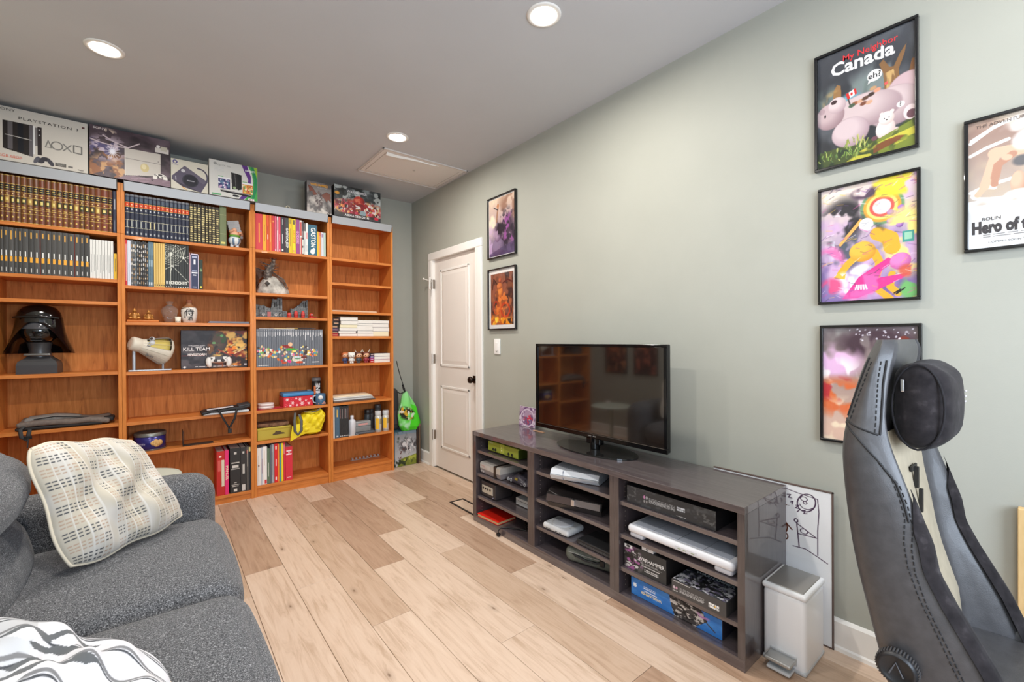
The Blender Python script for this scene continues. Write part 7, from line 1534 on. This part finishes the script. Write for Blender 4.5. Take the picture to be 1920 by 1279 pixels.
a.cloud((60, 70, 64), 5, 5, 21, .35, .5, .95, a.em(.60, .47, .12, .10, 0, .4)); a.ball(.50, .36, .075, .055, (240, 240, 240), (206, 206, 216)); a.cloud((250, 246, 252), 5, 5, 23, .35, .5, .95, a.em(.32, .84, .20, .10, -.2, .4)); a.cloud((250, 250, 252), 5, 5, 24, .4, .5, .95, a.em(.44, .76, .12, .06, -.4, .4)); a.poly([(.14, .79), (.20, .745), (.24, .78), (.28, .76), (.27, .81)], (236, 186, 70))
a.poly([(.24, .98), (.42, .80), (.72, .66), (.80, .69), (.66, .76), (.62, .82), (.92, .80), (.86, .84), (.62, .92), (.40, .98)], (214, 56, 140)); a.cloud((246, 110, 180), 6, 6, 27, .5, .6, .8, a.em(.45, .88, .25, .1, -.3, .5)); a.cloud((226, 110, 170), 5, 5, 28, .42, .52, .95, a.em(.10, .62, .16, .10, 0, .5)); a.cloud((220, 80, 130), 5, 5, 29, .42, .52, .95, a.em(.12, .86, .12, .07, 0, .5)); a.ball(.84, .70, .10, .07, (226, 130, 190), (170, 80, 140), .7); a.cloud((110, 180, 100), 5, 5, 31, .42, .5, .95, a.em(.93, .93, .1, .08, 0, .5)); a.cloud((206, 90, 70), 5, 5, 32, .45, .55, .9, a.em(.90, .78, .08, .05, 0, .5)); a.cloud((80, 60, 80), 5, 5, 33, .42, .5, .95, a.em(.48, .09, .14, .05, 0, .5))
for i in range(5): a.line([(.40 + i * .022, .87), (.385 + i * .03, .905)], .006, (236, 230, 240))
a.strokes(150, 0, 1, 0, 1, .05, .004, [(250, 240, 250), (120, 80, 150), (236, 190, 90), (206, 80, 150), (70, 60, 80)], 9, (-.9, .6), .45)
a.line([(.78, .955), (.84, .93), (.80, .965), (.88, .92)], .005, (30, 26, 34))
t2 = poster('purple and yellow swirling fantasy poster under the polar bear poster', XR, .461, 1.619, .312, .470, a)
# poster 3: violet and orange underwater fantasy
a = Art(160, 230, (190, 120, 150), .298 / .447)
a.vgrad((110, 100, 104), (226, 190, 170), 0, .9); a.cloud((150, 150, 146), 4, 4, 3, .45, .6, .9, a.em(.15, .12, .3, .15, 0, .6)); a.cloud((70, 50, 60), 5, 4, 4, .40, .5, .97, a.em(.6, .14, .4, .12, 0, .5)); a.cloud((236, 190, 230), 4, 5, 6, .4, .55, .95, a.em(.12, .30, .3, .14, 0, .6)); a.cloud((250, 240, 240), 5, 6, 7, .48, .56, .95, a.em(.1, .38, .3, .12, 0, .6)); a.cloud((224, 110, 60), 5, 6, 9, .42, .52, .95, a.em(.2, .62, .4, .16, 0, .6)); a.cloud((190, 50, 60), 5, 6, 10, .48, .56, .9, a.em(.15, .55, .3, .1, 0, .6)); a.cloud((250, 230, 200), 5, 7, 12, .46, .56, .95, a.em(.3, .85, .5, .2, 0, .6)); a.ell(.86, .14, .07, .06, (120, 50, 40)); a.ell(.90, .20, .06, .06, (206, 90, 60)); a.cloud((250, 226, 150), 4, 6, 14, .35, .5, .95, a.em(.88, .36, .14, .14, 0, .5)); a.line([(.60, .16), (.74, .13), (.82, .16)], .02, (150, 100, 110)); a.speck(40, .3, 1, .02, .12, .003, .008, [(230, 226, 236)], 5, .8)
t3 = poster('orange and violet fantasy poster partly hidden by the gaming chair', XR, .457, 1.066, .309, .468, a)
# poster 4: film style poster at the edge
a = Art(170, 250, (190, 170, 152), .300 / .43)
a.vgrad((150, 120, 108), (196, 184, 172), 0, .7); a.cloud((196, 176, 152), 3, 4, 3, .4, .65); a.cloud((250, 246, 240), 4, 4, 4, .45, .6, .9, a.em(.62, .16, .4, .16, 0, .8)); a.vgrad((226, 222, 220), (206, 214, 220), .68, 1, .0); a.rect(0, .66, 1, 1, (222, 224, 226), .8); a.cloud((240, 244, 246), 4, 4, 6, .4, .6, .9, (a.V > .62) * 1.0)
for p in ([(.02, .16), (.2, .07), (.36, .04)], [(.03, .14), (.18, .08), (.30, .05)], [(.02, .26), (.14, .22), (.30, .19)], [(.02, .55), (.12, .52), (.2, .54)]): a.line(p, .012, (250, 248, 244))
a.ring(.45, .55, .42, .07, .012, (246, 244, 240), -.1)
SK_, SD_ = (222, 182, 156), (186, 140, 118)
a.line([(.60, .31), (.42, .285), (.21, .275)], .042, SK_); a.line([(.21, .275), (.16, .42), (.125, .52)], .028, SK_); a.line([(.125, .52), (.075, .575)], .020, SK_); a.line([(.33, .31), (.225, .37), (.205, .46)], .024, SD_); a.line([(.205, .46), (.20, .515)], .020, SD_); a.ball(.37, .53, .055, .085, SK_, SD_); a.cloud((244, 244, 244), 5, 5, 9, .3, .45, .95, a.em(.38, .61, .10, .03, 0, .4)); a.cloud((96, 96, 100), 5, 5, 10, .3, .45, .9, a.em(.40, .37, .07, .04, 0, .4)); a.ell(.29, .325, .04, .022, SK_, .4); a.cloud((240, 238, 238), 5, 5, 12, .3, .45, .95, a.em(.42, .22, .09, .07, 0, .4)); a.cloud((60, 50, 50), 5, 5, 13, .35, .5, .95, a.em(.46, .15, .06, .05, 0, .4)); a.cloud((150, 120, 110), 5, 5, 14, .4, .5, .95, a.em(.75, .4, .2, .3, 0, .5))
a.lines(.11, .9, .892, .922, 2, (110, 106, 104), .8, 3, .6)
t4 = poster('film style poster with bold title at the picture edge', XR, .040, 1.750, .316, .440, a)
pt(t4, 'THE ADVENTURES OF', .0150, (90, 74, 68), .055, .045, .440, bold=.0, sx=.98, align='LEFT'); pt(t4, 'BOLIN', .0150, (60, 56, 58), .10, .775, .440, bold=.005, sx=1.0, align='LEFT'); pt(t4, 'Hero of the', .052, (56, 52, 54), .025, .842, .440, bold=.055, sx=.60, align='LEFT'); pt(t4, 'COMING SOON TO', .009, (80, 76, 76), .15, .957, .440, sx=1.1, align='LEFT')
# two smaller posters by the door
a = Art(130, 180, (196, 170, 176), .337 / .465)
a.vgrad((226, 200, 176), (110, 92, 130)); a.cloud((240, 226, 196), 4, 4, 3, .4, .6, .9, a.em(.2, .3, .4, .3, 0, .8)); a.cloud((150, 110, 90), 4, 5, 4, .45, .6, .9, a.em(.8, .2, .4, .25, 0, .7)); a.cloud((70, 50, 70), 6, 7, 5, .42, .52, .95, a.em(.62, .55, .35, .3, -.3, .5)); a.cloud((150, 80, 150), 7, 7, 6, .5, .58, .9, a.em(.78, .58, .3, .25, 0, .5)); a.cloud((190, 160, 200), 4, 5, 7, .45, .6, .8, a.em(.15, .75, .3, .3, 0, .7)); a.cloud((44, 34, 48), 8, 9, 8, .5, .56, .9, a.em(.7, .6, .4, .35, 0, .5))
a.line([(.30, .40), (.33, .28), (.36, .18)], .022, (160, 120, 96)); a.ell(.36, .14, .05, .04, (190, 130, 90)); a.line([(.34, .2), (.20, .15)], .010, (60, 50, 56)); a.ball(.36, .86, .24, .16, (130, 110, 140), (70, 54, 80)); a.ball(.34, .66, .10, .10, (160, 134, 160), (90, 66, 96)); a.cloud((40, 30, 40), 6, 6, 10, .35, .48, .95, a.em(.42, .54, .18, .10, 0, .4)); a.poly([(.0, .95), (.6, .85), (1, .8), (1, 1), (0, 1)], (70, 54, 90), .6)
poster('purple and gold fantasy poster hanging higher beside the door', XR, 2.749, 2.146, .362, .492, a, mat_border=.006)
a = Art(120, 170, (120, 70, 50), .30 / .40)
a.vgrad((104, 70, 60), (190, 90, 40)); a.cloud((70, 46, 44), 5, 5, 3, .45, .6); a.cloud((150, 90, 70), 6, 6, 4, .5, .62, .8); a.cloud((236, 150, 40), 6, 8, 5, .45, .55, .95, a.em(.4, .96, .6, .14, 0, .5)); a.cloud((250, 214, 80), 7, 8, 6, .5, .57, .95, a.em(.2, .95, .4, .10, 0, .5)); a.cloud((50, 40, 40), 6, 6, 8, .45, .52, .95, a.em(.85, .96, .25, .08, 0, .4))
a.line([(.40, .44), (.45, .66), (.42, .86)], .030, (206, 100, 50)); a.ball(.44, .36, .10, .12, (226, 140, 70), (160, 70, 40)); a.ball(.42, .14, .06, .05, (190, 100, 70), (110, 50, 40)); a.ball(.40, .25, .12, .06, (206, 120, 70), (140, 70, 44)); a.ring(.65, .72, .18, .13, .022, (190, 66, 40), .3); a.ring(.24, .66, .10, .12, .016, (170, 60, 40)); a.line([(.55, .20), (.75, .14), (.95, .2)], .014, (90, 40, 36)); a.line([(.28, .2), (.14, .10), (.08, .3)], .014, (60, 36, 34)); a.cloud((236, 130, 60), 9, 9, 11, .56, .62, .8, a.em(.5, .6, .35, .3, 0, .6))
poster('fiery orange fantasy poster with white border beside the door', XR, 2.751, 1.572, .360, .490, a, mat_border=.024)
# two posters on the sofa wall, seen in the television
a = Art(90, 120, (110, 60, 50), .7); a.cloud((60, 34, 34), 4, 4, 3, .4, .6); a.cloud((170, 80, 60), 5, 5, 4, .5, .6); a.cloud((40, 34, 44), 5, 5, 5, .45, .55, .9, a.em(.5, .8, .6, .3, 0, .5)); a.cloud((206, 140, 100), 7, 7, 6, .58, .64)
poster('reddish dark poster on the sofa wall nearest the bookcase', XL, 3.58, 1.06, .335, .50, a, 1)
a = Art(90, 120, (80, 50, 50), .7); a.cloud((40, 30, 36), 4, 4, 13, .4, .55); a.cloud((190, 110, 90), 5, 5, 14, .52, .62); a.cloud((206, 150, 130), 7, 7, 16, .58, .64, .9, a.em(.5, .3, .5, .3, 0, .6))
poster('dark rust coloured poster on the sofa wall above the armrest', XL, 3.14, 1.06, .335, .50, a, 1)
